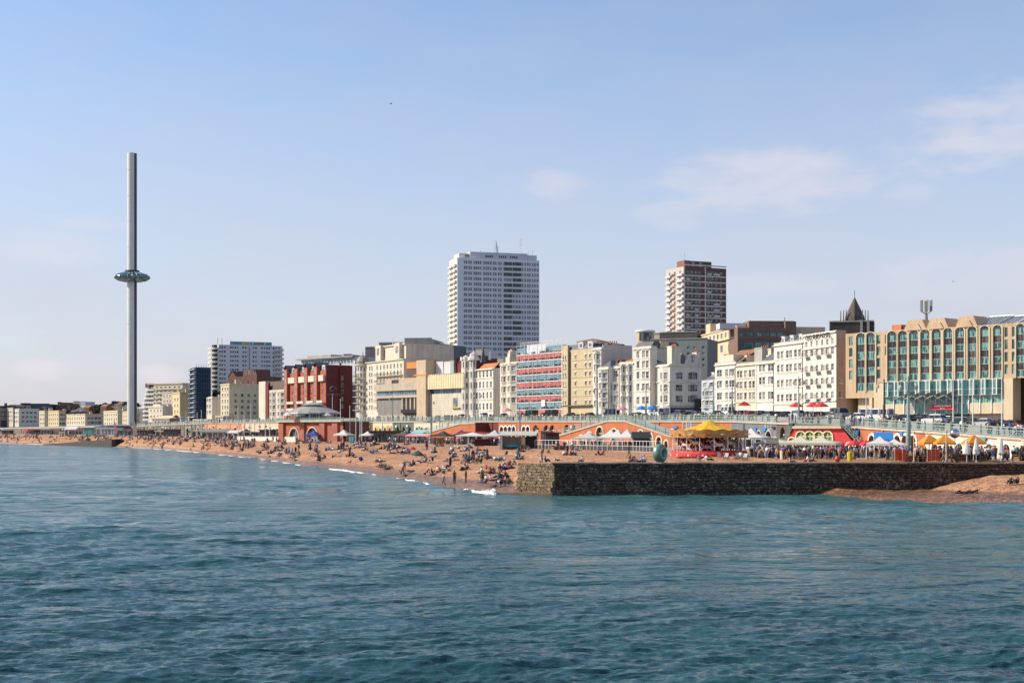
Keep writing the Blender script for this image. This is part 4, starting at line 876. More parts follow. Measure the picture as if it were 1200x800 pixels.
# --- scaffolded block in red and blue sheeting
def scaffolded():
    b = Bld('scaffolded_building', 'building wrapped in scaffolding with red and blue sheeting bands', 606, FD(606), 660, FD(660) - 1, cat='building'); b.wm = CONC
    H = b.h(407, .6); b.front(0, H, y=1.6); b.hull(14, H, y=1.6); b.done(CONC)
    ys = [405, 413.5, 421.5, 430, 438, 446.5, 455, 463, 471, 479.5, 486]
    zs = [b.h(y, .7) for y in ys]; RS = mat('red_sheeting', (.66, .20, .19), var=.4, scale=.9, streak=.2, trans=.2); BS = mat('blue_sheeting', (.24, .40, .48), var=.45, scale=.9, streak=.25, trans=.2)
    WS = mat('white_sheeting', (.74, .76, .78), var=.1, trans=.2); nb = 22; r = random.Random(9)
    for i in range(len(zs) - 1):
        z1, z0 = zs[i] , zs[i + 1] + .12; m = [BS, RS][i % 2] if i else BS
        for (xa, xb) in [(b.w * k / nb, b.w * (k + 1) / nb) for k in range(nb)]:
            g = MB(); top = z1 - .12; lo = z0 + (.55 if r.random() < .75 else .1) + r.uniform(0, .25); mm = m
            if i == 0:
                if b.w * .22 < xa < b.w * .62: mm = WS; top += 1.0
                elif xa > b.w * .62: lo += .5
            ys_ = [r.uniform(-.08, .08) for _ in range(4)]
            g.add([(xa, ys_[0], lo), ((xa + xb) / 2, ys_[1] - .05, lo + r.uniform(-.1, .1)), (xb, ys_[2], lo), (xb, ys_[0], top), ((xa + xb) / 2, ys_[3] - .08, top), (xa, ys_[1], top)], [(0, 1, 4, 5), (1, 2, 3, 4)]); g.build('sheet', mm, b.root)
        b.box('scaffold_deck', -.3, b.w + .3, -.15, 1.4, zs[i + 1] - .12, zs[i + 1] + .14, WPOLE)
        # end sheet
        g = MB(); g.add([(b.w + .02, 0, z0 + .4), (b.w + .02, 1.5, z0 + .4), (b.w + .02, 1.5, z1 - .1), (b.w + .02, 0, z1 - .1)], [(0, 1, 2, 3)]); g.build('end_sheet', m, b.root)
    for k in range(nb // 2 + 1):
        x = b.w * k / (nb // 2); g = MB()
        for y in (-.2, 1.3): g.tube((x, y, 0), (x, y, zs[0] + r.uniform(.3, 2.2)), .05, 5)
        g.build('standard_pole', WPOLE, b.root)
    for i in range(0, len(zs) - 1, 2):
        g = MB(); x = b.w * r.uniform(0, .7); g.tube((x, -.26, zs[i + 1]), (x + 6, -.26, zs[i]), .05, 4); g.build('brace_pole', WPOLE, b.root)
    g = MB()
    for z in (zs[0] + .9, zs[0] + 1.6): g.tube((-.2, -.2, z), (b.w + .2, -.2, z), .05, 4); g.tube((-.2, 1.3, z), (b.w + .2, 1.3, z), .05, 4)
    g.build('guard_rail', WPOLE, b.root); b.box('site_board', b.x(636), b.x(640), -.5, -.32, b.h(476, .6), b.h(468.5, .6), FRAMEW)
scaffolded()
# --- ornate cream house, twin-turret white house
b = terrace('ornate_house', 'ornate cream house with stacked stucco bays next to the scaffolding', 586, 606, 424.5, [432, 444, 456, 469], 6.0, [590.5, 595, 600, 604], 1.6, WHITE2, bays=((588, 593, .8, 4), (596.5, 605, 1.4, 4))); b.done(WHITE2)
z1 = b.h(411, .6); g = MB(); x = b.x(595.5); g.box(x - 1.6, x + 1.6, -.2, 2.6, b.H - .4, b.h(418, .6)); g.box(x - 1.0, x + 1.0, .2, 2.2, b.h(418, .6), b.h(413, .6)); g.lathe([(.7, 0), (.9, .5), (.1, 1.2)], 6, (x, 1.2, b.h(413, .6))); g.build('stepped_gable', WHITE2, b.root)
b.chimney(b.x(588) - .9, b.x(588) + .9, 3, 5, b.H - .5, b.h(410, .2), WHITE, 2); b.gable(b.w * .5, b.w - .1, 2.7, 12, b.H, 3.4, SLATE, along='y')
def turrets():
    b = Bld('turreted_house', 'bright white house with two pinnacled turrets and an orange roof', 542, FD(542), 578, FD(578) + 4, cat='house'); b.wm = WHITE
    H = b.h(431.5, .8); rows = rowsat(b, [438, 450.5, 463, 476], 7.5, .8); cols = [558.5, 562.5, 566.7, 571, 575.3]
    b.front(0, H, grid([b.x(q) for q in cols], rows, 1.35), style='hs'); dp = b.dep(590); b.hull(dp, H); b.done(WHITE)
    b.band(H - .5, .3, .5); 
    for r in rows: b.band(r[0] - .5, .18, .2, x0=b.x(556.5), name='sill_course')
    b.gable(b.x(560), b.w, .5, dp, H - .1, b.h(424.5, .9) - H, TILE, along='x')
    for q, w, ztop, zt2 in ((546.2, 3.4, 420, 415), (555.2, 3.2, 421, 412.5)):
        x = b.x(q); g = MB(); n = 8; rad = w * .62; zz = b.h(ztop, .4)
        s2 = Bld.panel; pts = [(x + rad * math.cos(math.pi + math.pi * k / 4), -rad * .8 * math.sin(math.pi * k / 4)) for k in range(5)]
        b.wall = MB()
        for a, c in zip(pts, pts[1:]):
            ww = (Vector(c) - Vector(a)).length; hs = [(ww * .25, ww * .75, r[0], r[1]) for r in rows] + [(ww * .3, ww * .7, H + .8, min(zz - .5, H + 3))]
            b.panel(a, Vector(c) - Vector(a), ww, 0, zz, hs); b.windows(a, Vector(c) - Vector(a), hs, style='s', rev=.12)
        b.wall.build('turret_wall', WHITE, b.root)
        if q < 550:
            for k in range(5): g.box(pts[k][0] - .3, pts[k][0] + .3, pts[k][1] - .3, pts[k][1] + .3, zz - .4, zz + .9)
            g.lathe([(rad, zz), (rad * .9, zz + .3), (.1, b.h(zt2, .4))], 8, (x, 0, 0), a0=.39)
        else: g.lathe([(rad * 1.15, zz - .3), (rad * 1.1, zz + .2), (rad * .75, zz + 1.2), (rad * .7, zz + 2.0), (rad * .4, zz + 2.3), (rad * .3, b.h(zt2 + 2, .4)), (.1, b.h(zt2 - 2, .4))], 8, (x, 0, 0), a0=.39)
        g.build('turret_cap', WHITE, b.root); g = MB(); g.tube((x, 0, b.h(zt2 + 1, .4)), (x, 0, b.h(zt2 - 4, .4)), .08, 5); g.build('finial', IRON, b.root)
    g = MB(); x = b.x(551.5); g.lathe([(1.1, b.h(424, .4)), (.1, b.h(405.5, .4))], 6, (x, 5, 0)); g.build('dark_spirelet', SLATE, b.root)
    g = MB(); y0 = b.h(445, .4)
turrets()
b = terrace('house_wing', 'short white wing with large windows between turreted and ornate houses', 579, 588, 455, [464, 474], 6, [584], 5, WHITE, DL=500, DR=496, roof=None); b.done(WHITE)
# --- concrete conference hall group
def centre():
    b = Bld('conference_hall', 'sprawling concrete conference hall with corrugated cream fascia and tall pier', 440, 558, 545, 512, cat='hall'); b.wm = CONCW
    X = b.x; hz = lambda px, py: ZP(py, (b.a + b.e * b.x(px)).y) - b.z0
    # left wing, in slabs
    wl_, wr_ = X(438), X(491); z = lambda py: hz(465, py)
    b.box('base_block', wl_, wr_, 1.0, 16, 0, z(486), CONCW); b.box('louvre_recess', wl_ + .3, wr_ - .3, 2.2, 14, z(486), z(466), DARK)
    xm = X(467)
    for k in range(46): x = wl_ + .6 + (xm - wl_ - .8) * k / 46; b.box('louvre', x, x + .22, 1.5, 2.1, z(485.8), z(466.2), CONC)
    for k in range(5): x = xm + (wr_ - xm) * (k + .2) / 5; b.box('fin', x, x + .8, 1.0, 2.2, z(485.9), z(462.5), CONCW); link('window', win_mesh((wr_ - xm) / 5 - 1, 4.2, 'v', FRAMED, G_DARK), b.root, (x + .9, 2.1, z(481)))
    b.box('upper_slab', wl_, wr_, .6, 16, z(466), z(463), CONCW); b.box('strip_window', wl_ + .2, wr_ - .2, 1.2, 15, z(463), z(457.5), G_BLUE)
    b.box('upper_wall', wl_, wr_, .3, 16, z(457.5), z(449), CONCW); b.box('terrace_wall', X(447), wr_, 1.6, 16, z(449), z(443), mat('pale_brown_render', (.50, .38, .28)))
    b.box('brown_panel', X(472), wr_, 2.0, 16, z(442.9), z(432.5), BROWN); b.box('orange_panel', X(472), wr_, 1.8, 16, z(432.4), z(425), mat('orange_cladding', (.72, .24, .06)))
    b.box('side_window', X(455), X(463), 1.52, 1.7, z(449), z(444.5), G_DARK); b.box('side_window', X(476), X(481), 1.85, 2.1, z(448.5), z(444), mat('dark_orange', (.35, .12, .06)))
    b.box('planted_edge', X(470), wr_, -.1, 1.2, 4.2, 5.6, DARK)
    # tall pier
    zp = lambda py: hz(497, py); b.box('tall_pier', X(491.2), X(502), -1.2, 8, 0, zp(422), mat('sand_pier_concrete', (.60, .46, .31), streak=.2, var=.08)); b.box('pier_band', X(488), X(503), -1.3, -1.205, zp(440), zp(438.6), mat('orange_cladding', (.7, .2, .05)))
    # right block
    z = lambda py: hz(522, py); xl, xr = X(502.2), X(545)
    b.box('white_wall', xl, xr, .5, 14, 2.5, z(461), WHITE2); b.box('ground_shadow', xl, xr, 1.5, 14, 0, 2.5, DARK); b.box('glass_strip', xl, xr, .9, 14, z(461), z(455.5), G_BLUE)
    n = 16
    for k in range(n):
        x = xl - .8 + (xr - xl + .8) * k / n; x2 = x + (xr - xl + .8) / n; g = MB(); xm = (x + x2) / 2
        g.prism([(x, -.6), (xm, -.85), (x2, -.6), (x2, 6), (x, 6)], z(455.4), [z(439.5), z(437.5), z(439.5), z(439.5), z(439.5)]); g.build('corrugated_panel', mat('cream_fascia', (.80, .67, .42), streak=.1), b.root)
    link('window', win_mesh(3.0, 3.4, 'v', mat('yellow_frame', (.6, .45, .1)), G_BLUE), b.root, (X(529.5), .4, z(477))); b.box('window_ledge', X(529), X(538), -.2, .49, z(478.4), z(477.4), MATS['yellow_frame'])
    zz = z(437)
    for a, c, m, y in ((503, 511.5, GREYW, 3), (512, 519.5, GREYW, 3.2), (520, 524, STEEL, 3), ): b.box('roof_panel', X(a), X(c), y, 12, zz, z(421), m)
    b.box('dark_red_block', X(524.2), X(545), 4, 14, zz, z(422), BRICKD); b.box('roof_slab', X(500), X(525), 2.6, 14, z(421), z(419.6), BROWN); b.box('plant', X(530), X(541), 5, 12, z(422), z(417), BROWN)
    b.box('wall_lamp', X(507), X(507) + .3, .3, .49, z(473), z(470), IRON)
centre()
# --- domed grand hotel
def grand():
    b = Bld('grand_hotel', 'ornate cream white grand hotel with lead dome and long balconies', 413.5, FD(413.5), 473, 561, cat='hotel'); b.wm = WHITE2
    X = b.x; hz = lambda px, py: ZP(py, (b.a + b.e * b.x(px)).y) - b.z0; z = lambda py: hz(440, py)
    rows = sorted((z(y + 2.6), z(y - 2.4)) for y in (431, 438.5, 446, 453.5, 461, 468.5, 477)); dp = 22
    H1 = z(423.5); xa = X(424.5); xb = X(438)
    cols = [433.2, 435.8, 442, 446, 450, 454, 458, 462, 466, 470]
    b.front(0, H1, grid([X(q) for q in cols], rows, 1.3) , x0=xa, style='hs'); 
    H2 = z(406.5); hs2 = [(X(q) - .9, X(q) + .9, z(419), z(411)) for q in (443, 447.5, 464.5, 468)]
    b.panel((xb, 1.0), (1, 0), b.w - xb, H1 - .3, H2, [(q[0] - xb, q[1] - xb, q[2], q[3]) for q in hs2]); b.windows((0, 1.0), (1, 0), hs2, style='hv')
    b.hull(dp, H1, x0=X(420), roof=True); b.hull(dp, H2, z0=H1 - .3, x0=xb, y=1.0)
    # round corner tower with dome
    rad = 3.4; xc = X(422.6, -1.0); pts = [(xc + rad * math.cos(math.pi + math.pi * k / 6), -rad * .75 * math.sin(math.pi * k / 6)) for k in range(7)]; Ht = z(426)
    for a, c in zip(pts, pts[1:]):
        w = (Vector(c) - Vector(a)).length; hs = [(w * .22, w * .78, *r) for r in rows if r[1] < Ht - .5]; b.panel(a, Vector(c) - Vector(a), w, 0, Ht, hs); b.windows(a, Vector(c) - Vector(a), hs, style='h', rev=.12)
    b.done(WHITE2)
    g = MB(); n = 12; zt = z(414.5); g.lathe([(rad * 1.02, Ht), (rad * 1.0, Ht + (zt - Ht) * .35), (rad * .86, Ht + (zt - Ht) * .65), (rad * .55, Ht + (zt - Ht) * .9), (.3, zt), (.12, zt + 1.4)], 12, (xc, 0, 0), sy=.8); g.build('dome', LEAD, b.root)
    g = MB(); g.lathe([(rad * 1.12, Ht - .3), (rad * 1.14, Ht + .25), (rad * 1.0, Ht + .3)], 12, (xc, 0, 0), sy=.8); g.build('dome_cornice', WHITE2, b.root)
    for r in rows[:6]:
        b.balcony(pts[1][0], pts[5][0], r[0] - .1, 1.0, y=-rad * .7); b.balcony(X(441), b.w - 1, r[0] - .1, 1.2, name='long_balcony')
    b.band(H2 - .4, .5, .6, x0=xb, y=1.0); b.band(H1 - .4, .4, .5, x0=xa)
    for q in (444.5, 466.5):
        x = X(q); g = MB(); g.box(x - 2.6, x + 2.6, -.6, .98, H1, H2 + .4); g.build('attic_pavilion', WHITE2, b.root)
        link('pavilion_window', win_mesh(2.4, 3.0, '3', FRAMEW, G), b.root, (x - 1.2, -.67, z(417)))
    g = MB(); x = X(455); g.tube((x, 2, H2), (x, 2, z(398)), .12, 6); g.build('flagpole', WPOLE, b.root)
    g = MB(); g.add([(x, 2, H2 + 3.4), (x - 2.2, 2.5, H2 - .8), (x - 2.0, 2.6, H2 - 3.5), (x, 2, H2 - 1.6)], [(0, 1, 2, 3)]); g.build('flag', mat('faded_flag', (.62, .40, .36)), b.root)
    g = MB(); g.box(X(440), b.w, -3.6, -.02, 3.0, 3.4); g.box(X(447), X(455), -3.4, -.3, 0, 3.0); g.build('conservatory', FRAMEW, b.root)
    return b
grand()
# rear blocks behind the grand hotel
for nm, lb, x0, x1, D, py, dpth, m in (
    ('theatre_block', 'broad grey brown windowless block rising behind the conference hall', 472, 508, 640, 402.5, 30, CONCW),
    ('theatre_block', 'upper grey stage box with a thin parapet on the windowless block', 474, 506, 641.5, 397, 24, CONC),
    ('theatre_block', 'dark slate coloured end of the windowless block', 508.2, 520.5, 645, 403, 24, mat('dark_slate_cladding', (.12, .12, .13))),
    ('rear_block', 'dark flat roofed block peeping between dome and attic pavilions', 428, 441, 690, 407, 20, mat('dark_slate_cladding', (.12, .12, .13))),
    ('rear_block', 'greenish roof block directly behind the attic pavilions', 444, 472, 655, 402, 14, mat('grey_green_slate', (.2, .22, .2))),
    ('rear_block', 'dark rooftop plant block left of the lead dome', 402.5, 412, 690, 415.5, 14, DARK),
    ('rear_block', 'pale low roof block under the dark rooftop plant left of the dome', 396, 416, 700, 421, 14, GREYW)):
    b = Bld(nm, lb, x0, D, x1, D - 2, 12); b.wm = m; H = b.h(py, .5); b.front(0, H); b.hull(dpth, H); b.done(m); b.band(H - .01, .5, .2, m=CONC, name='coping')
# --- red brick hotel
def red_hotel():
    b = Bld('brick_hotel', 'large red brick hotel with pale balcony bands and gabled bays', 335.5, 690, 382, 648, cat='hotel'); b.wm = BRICKR
    X = b.x; H = b.h(427.5, 1.0); hz = lambda px, py: ZP(py, (b.a + b.e * b.x(px)).y) - b.z0; z = lambda py: hz(365, py)
    rows = sorted((z(y + 2.7), z(y - 2.7)) for y in (436, 444, 452, 459.5, 468, 476, 484)); cols = [339, 343, 347.5, 352, 356, 360.5, 365, 369.5, 373.5, 378]
    b.front(0, H - 2.5, grid([X(q) for q in cols], rows, 1.7), style='hv'); dp = b.dep(413)
    b.hull(dp, H - 2.5, right=False); b.done(BRICKR)
    sw = MB(); b.wall = sw; b.side(dp, 0, H, grid([dp * .62], rows[1:6], 1.0), x=b.w + .02, style=''); sw.build('side_wall', BRICKD, b.root); b.box('flue', b.w + .03, b.w + .9, dp * .5, dp * .55, 0, H + 1.2, BRICKD)  # the side's shade is painted in as darker brick
    for q in (337.5, 349.5, 361, 372.5):
        x = X(q); w = 1.9; b.box('projecting_bay', x - w, x + w, -1.3, -.003, 0, H - .4, BRICKR)
        for r in rows: link('window', win_mesh(1.8, r[1] - r[0], 'hv', FRAMEW, G), b.root, (x - .9, -1.36, r[0]))
        b.gable(x - w, x + w, -1.3, 5, H - .4, 2.0, SLATE, along='y')
    b.wall = MB()
    for k, (q0, q1) in enumerate(((339.5, 347.5), (351.5, 359), (363, 370.5), (375, 381.5))):
        for r in (1, 2): b.box('balcony_band', X(q0), X(q1), -1.8, -1.32, rows[r][0] - .7, rows[r][0] + .4, WHITE)
        b.box('white_oriel', X(q0) + .4, X(q1) - .4, -1.1, -.01, rows[5][0] - .3, rows[5][1] + .3, WHITE2)
        b.dormer((X(q0) + X(q1)) / 2, .4, H - 2.6, 3.0, 2.6)
    b.mansard(.2, b.w, .3, dp, H - 2.5, 2.6, SLATE, 1.0)
    b.hip(-2, 0, 0, 1, 0, .1, SLATE) if False else None
    d = Bld('roof_storey', 'glazed penthouse storey with curved grey roof above the red brick hotel', 353, 705, 416, 672, 12); d.wm = CONC; Hd = d.h(420, .5)
    hs = grid(even(1, d.w - 1, 16), [(d.h(427, .5), d.h(421.5, .5))], 2.2); d.front(0, Hd, hs, gm=G_BLUE); d.hull(12, Hd); d.done(GREYW); g = MB()
    g.prism([(-3, -1.5), (d.w, -1.5), (d.w, 13), (-3, 13)], Hd, Hd + .6); g.build('roof', CONC, d.root); d.box('roof_plant', d.w * .05, d.w * .5, 2, 9, Hd + .6, d.h(416, .3), CONC); d.box('roof_plant', d.w * .72, d.w * .88, 2, 9, Hd + .6, d.h(416.5, .8), SLATE)
red_hotel()
# --- white terrace and cream block left of the brick hotel
b = terrace('seafront_terrace', 'narrow white terrace with dark red balconied strip beside the brick hotel', 304, 335, 457, [463, 470, 477, 485], 4.2, [306.5, 310, 318.5, 321.5, 326, 329.5, 333], 1.5, WHITE2, bays=((316.5, 323.5, 1.2, 4), (325, 334, 1.4, 4))); b.done(WHITE2)
b.box('dark_red_strip', b.x(312), b.x(315.6), -.5, -.01, 2, b.h(449, .3), BRICKD); b.box('front_tower', b.x(304), b.x(311.8), -.3, 8, 2, b.h(447, .1), WHITE2); b.mansard(b.x(311.8), b.w, 1, 12, b.H, b.h(446.5, .5) - b.H, BROWN, 1.0)
b = terrace('seafront_block', 'cream block with bare shaded end wall below the brown brick gables', 258.5, 269, 449.5, [456, 463, 470, 477, 484], 3.8, [260.8, 264, 267], 1.5, CREAM, side_px=306, side_cols=4); b.done(CREAM)
d = Bld('brick_mansion', 'dark brown brick block with stepped gables and chimney stacks', 267.5, 810, 301, 795, 12); d.wm = BRICKB; H = d.h(441, .5); d.front(0, H, grid(even(2, d.w - 2, 6), rowsat(d, [448, 455], 3.5), 1.4), style='h'); d.hull(18, H); d.gable(0, d.w * .28, 0, 18, H, d.h(434.5, .1) - H, BROWN); d.box('stack', d.w * .52, d.w, -.02, 10, H - .1, d.h(433, .8), BRICKB); d.done(BRICKB); d.chimney(d.w * .1, d.w * .2, 2, 4, H, d.h(436, .1), BRICKB, 3)
for x in (.6, .72, .9): link('window', win_mesh(1.4, 2.0, 'h', FRAMEW, G), d.root, (d.w * x, -.1, d.h(438.5, .7)))
# --- white balconied tower hotel
def tower_hotel():
    b = Bld('tower_hotel', 'wide white tower hotel with stacked corner balconies and colourful roof sign', 256, 846, 331, 862, 14, cat='hotel'); b.wm = GREYW
    H = b.h(404.5, .5); ys = [407.5 + 5.2 * k for k in range(12)]; rows = rowsat(b, ys, 2.6); cols = [257.8, 260.5, 263.5, 270.5, 273, 275.8, 278.5, 285, 288, 297, 300, 307, 310, 313, 315.6, 320.5, 323.5, 327]
    b.front(0, H, grid([b.x(q) for q in cols], rows, 1.15), style='', fm=GREYW); dp = 18; b.hull(dp, H); 
    b.done(mat('tower_white_render', (.66, .67, .70), var=.05, streak=.08))
    for k, r in enumerate(rows):
        g = MB(); n = 6; rad = 5.0; zz = r[0] - .6
        pts = [(.5 - rad * math.cos(math.pi * .5 * (j / n)) * .95, 5.5 - rad * 1.15 * math.sin(math.pi * .5 * (j / n)) * 1.0) for j in range(n + 1)]
        g.prism([(p[0], p[1]) for p in pts] + [(.5, 10), (-4.2, 10)], zz, zz + 1.1); g.build('corner_balcony', WHITE, b.root)
        b.balcony(b.x(322), b.w + .6, r[0] - .7, 1.2, m=GREYW, rail=WHITE, solid=True)
    g = MB(); g.lathe([(3.4, 0), (3.4, H)], 10, (.8, 6, 0)); g.build('corner_turret', G_DARK, b.root)
    b.box('stair_slot', b.x(291.5), b.x(293), -.15, -.01, 5, H - 1, CONC)
    s0 = b.h(404.3, .5); s1 = b.h(400.3, .5); g = MB(); g.box(b.x(270), b.x(319), 1, 1.4, s0, s1); g.build('roof_sign', mat('sign_teal', (.12, .34, .38)), b.root)
    q = random.Random(3); x = b.x(283); mm = [mat('sign_yellow', (.8, .6, .06)), mat('sign_red', (.6, .16, .08)), mat('sign_white', (.6, .62, .6))]
    for c, k in ((284, 0), (286.5, 0), (289, 0), (292, 2), (296, 2), (301, 1), (304, 1), (307, 1), (310, 2)): o = b.box('sign_letter', b.x(c), b.x(c) + .85, .9, .995, s0 + .3, s1 - .3, mm[k])
    for c in (256.5, 261.5): g = MB(); g.tube((b.x(c), 3, H), (b.x(c), 3, H + 4), .12, 5); g.build('aerial', IRON, b.root)
tower_hotel()
# --- dark blue netted tower
def blue_tower():
    b = Bld('netted_tower', 'dark blue netted tower with painted sunlit edge beside balconied tower', 222.5, 800, 229, 780, 12); b.wm = SLATEB
    NET = mat('dark_blue_netting', (.022, .040, .075), var=.35, streak=.3, scale=.3); H = b.h(431, .5); dp = b.dep(247); n = 10
    b.front(0, H, grid(even(.2, b.w - .2, 2), [(b.h(490 - 5.6 * k, .5), b.h(487.5 - 5.6 * k, .5)) for k in range(n)], 2.2), gm=G_BLUE); b.hull(dp, H); b.done(NET)
    for k in range(n + 1):
        zz = b.h(432 + 5.6 * k, 1); g = MB(); g.box(b.w + .02, b.w + .6, .3, dp, zz - .12, zz + .12); g.build('scaffold_lift', mat('blue_tube', (.05, .10, .17)), b.root)
        b.box('sunlit_ledge', -.2, b.w, -.9, -.01, zz - .35, zz, mat('sunlit_edge_blue', (.5, .56, .62)))  # pale ledges paint the sunlight on the tower's left edge
    for k in range(7):
        g = MB(); y = dp * k / 6.2 + .4; g.tube((b.w + .5, y, 0), (b.w + .5, y, H + 1.6), .1, 5); g.build('scaffold_pole', MATS['blue_tube'], b.root)
blue_tower()
t = terrace('narrow_house', 'narrow white bay house standing against the dark netted tower', 242, 249, 465, [469, 476, 483], 3.6, [244, 247], 1.6, WHITE, roof=None, bays=((242.5, 248, 1, 3),)); t.done(WHITE)
d = Bld('dark_building', 'dark building between narrow white house and cream block', 249, 790, 259, 785, 12); d.wm = BROWN; H = d.h(459, .5); d.front(0, H, grid(even(.3, d.w - .3, 3), rowsat(d, [464, 471, 478, 485], 3), .9), gm=G_DARK); d.hull(12, H); d.done(mat('dark_blue_render', (.06, .065, .08)))
t = terrace('seafront_house', 'cream white house with curved front at the foot of the cream block', 252, 262, 487, [490.5], 3, [254, 257], 1.5, WHITE2, DL=740, DR=735, ground=False); t.done(WHITE2)
t = terrace('seafront_block', 'pale yellow block with plain ochre side wall left of the netted tower', 202.5, 211, 459.5, [468, 475, 482, 489], 3.2, [205, 208.4], 1.5, YELLOW, side_px=222.5); t.done(YELLOW)
# --- streamlined white flats
def stream():
    b = Bld('streamlined_flats', 'white streamlined flats with curved balcony bands and flat roof', 164, 1060, 214, 1035, 14, cat='apartment block'); b.wm = WHITE
    ys = [454 + 5.0 * k for k in range(9)]; H = b.h(450.5, .5); rows = rowsat(b, ys, 2.4); b.panel((b.x(180), 0), (1, 0), b.w - b.x(180), 0, H, [(q[0] - b.x(180), q[1] - b.x(180), q[2], q[3]) for q in grid([b.x(c) for c in (184, 189, 194, 199, 205, 210)], rows, 2.2)])
    b.windows((0, 0), (1, 0), grid([b.x(c) for c in (184, 189, 194, 199, 205, 210)], rows, 2.2), style='v'); b.hull(20, H, x0=b.x(180)); b.done(WHITE2)
    xr = b.x(181); step = [0, 0, 0, 0, 0, 0, 1, 2, 3]
    for k, r in enumerate(rows):
        x0 = .0 + step[k] * 1.1; g = MB(); n = 6; pts = [(x0 + 6 - 6 * math.cos(math.pi / 2 * j / n), 6 - 6 * math.sin(math.pi / 2 * j / n) - .6) for j in range(n + 1)]
        full = pts + [(xr, -.6), (xr, 14), (x0, 14)]
        g.prism(full, r[0] - 1.5, r[0] - .1); g.build('balcony_band', WHITE, b.root)
        g = MB(); g.prism([(p[0] + .8, p[1] + .9) for p in pts] + [(xr, .4), (xr, 14), (x0 + .8, 14)], r[0] - .1, r[1] + .2); g.build('window_band', G, b.root)
        b.balcony(b.x(183), b.w, r[0] - .6, .9, m=WHITE2, rail=WHITE2, solid=True, h=.8)
    b.box('roof_slab', b.x(173), b.w + .3, -.5, 18, H, H + .8, STONE); b.box('roof_room', b.x(169), b.x(173), 1, 10, H - 2, H + 1.2, BROWN)
stream()
t = terrace('seafront_block', 'grey fronted stepped block in front of the streamlined flats', 190, 203, 459, [464, 470, 477, 484], 3, [192.5, 196, 199.5], 1.6, CONCW, DL=930, DR=915); t.done(CONCW); t.box('step_block', -3, t.w * .3, 1, 9, 0, t.h(464, .2), WHITE2)
t = terrace('seafront_house', 'low white house with dark roof at the foot of the streamlined flats', 174, 191, 476, [481, 488], 3, [177, 181, 185, 188.5], 1.5, WHITE2, DL=900, DR=885, roof=None); t.done(WHITE2); t.box('upper_room', t.w * .1, t.w * .62, 2, 8, t.H - .1, t.h(473.5, .3), WHITE)
t = terrace('columned_house', 'grey classical house with tall openings below the pale yellow block', 178, 199, 490, [495.5], 4.5, [182, 186, 190, 194], 1.9, CONCW, DL=830, DR=815, gm=G_DARK, ground=False, z0=9.5); t.done(CONCW); t.hip(-.5, t.w + .5, 0, 10, t.H, 1.6, CREAM)
for k, (a, c, py, D) in enumerate(((211, 222, 488, 800), (226, 243, 491, 770))):
    t = terrace('low_shopfront', ['pale low shopfront under the ochre side wall', 'pale low shopfront at the base of the dark netted tower'][k], a, c, py, [494], 2.5, even(a + 1, c - 1, 4), 1.6, WHITE2, DL=D, DR=D - 8, ground=False); t.done(WHITE2)
# --- far end of the bay
FAR = [ # name label x0 xr side top mat D cols
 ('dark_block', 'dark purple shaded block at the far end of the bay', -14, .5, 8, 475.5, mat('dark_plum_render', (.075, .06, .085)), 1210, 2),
 ('far_terrace', 'cream white terrace end with bays, far along the seafront', 8, 15.5, 15.8, 477.5, WHITE2, 1190, 3),
 ('far_terrace', 'white terrace with long grey shaded flank and four window rows', 16, 22.5, 46, 478.5, WHITE, 1180, 3),
 ('far_house', 'narrow cream gabled house beside the grey shaded flank', 46, 52.5, 56, 481, CREAM, 1150, 3),
 ('far_house', 'square yellow house with bare shaded side, far along the seafront', 56.5, 69, 77, 481, YELLOW, 1130, 5),
 ('far_terrace', 'long cream terrace with ochre flank behind the teal kiosk', 78, 100, 121, 485, CREAM, 1080, 8),
 ('far_house', 'cream house with pale gable left of the tall observation mast', 121.5, 138, 143, 481, CREAM, 1010, 6),
 ('far_house', 'cream house just behind the tall observation mast', 143.5, 152, 164, 482.5, YELLOW, 960, 3)]
for nm, lb, x0, xr, sd, top, m, D, n in FAR:
    t = terrace(nm, lb, x0, xr, top, [top + 5, top + 10, top + 15], 2.6, even(x0 + .4, xr - .4, n), 1.15, m, DL=D, DR=D - (xr - x0) * 1.6, side_px=sd, side_cols=4 if sd - xr > 15 else (2 if sd - xr > 6 else 0), gm=G, z0=8.0)
    t.done(m)
    if 'gable' in lb: t.gable(0, t.w, .4, t.dp, t.H - .1, 3.4, TILEB if 'pale' in lb else SLATE, along='y'); t.wall = MB()
    if nm == 'far_terrace' and 'long' in lb:
        for f in (.2, .5, .8): t.gable(t.w * f - 2.5, t.w * f + 2.5, -.3, 4, t.H - .2, 2.2, SLATE, along='y')
HILL = [('rear_block', 'long dark blue roofed block behind the far terraces', 30, 58, 473.3, 1420, SLATEB), ('rear_block', 'flat grey roofed block behind the cream terrace end', 11, 26, 474.6, 1400, CONC), ('rear_block', 'dark flat block above the white terrace roof', 24, 36, 472.8, 1440, DARK),
        ('rear_block', 'brown terrace roofs stepping up behind the yellow house', 58, 68, 474.5, 1430, BROWN), ('rear_block', 'dark stubby tower block on the far hill', 67.5, 72, 471.4, 1500, DARK), ('rear_block', 'small reddish block on the far hillside', 72.5, 82, 473, 1470, BRICKB),
        ('rear_block', 'grey hilltop block among trees', 86, 93, 470.4, 1650, CONC), ('rear_block', 'pale hilltop block with flat roof', 94.5, 100, 470.5, 1640, GREYW), ('rear_block', 'lone dark block on the wooded skyline', 131, 136, 470.2, 1700, DARK)]
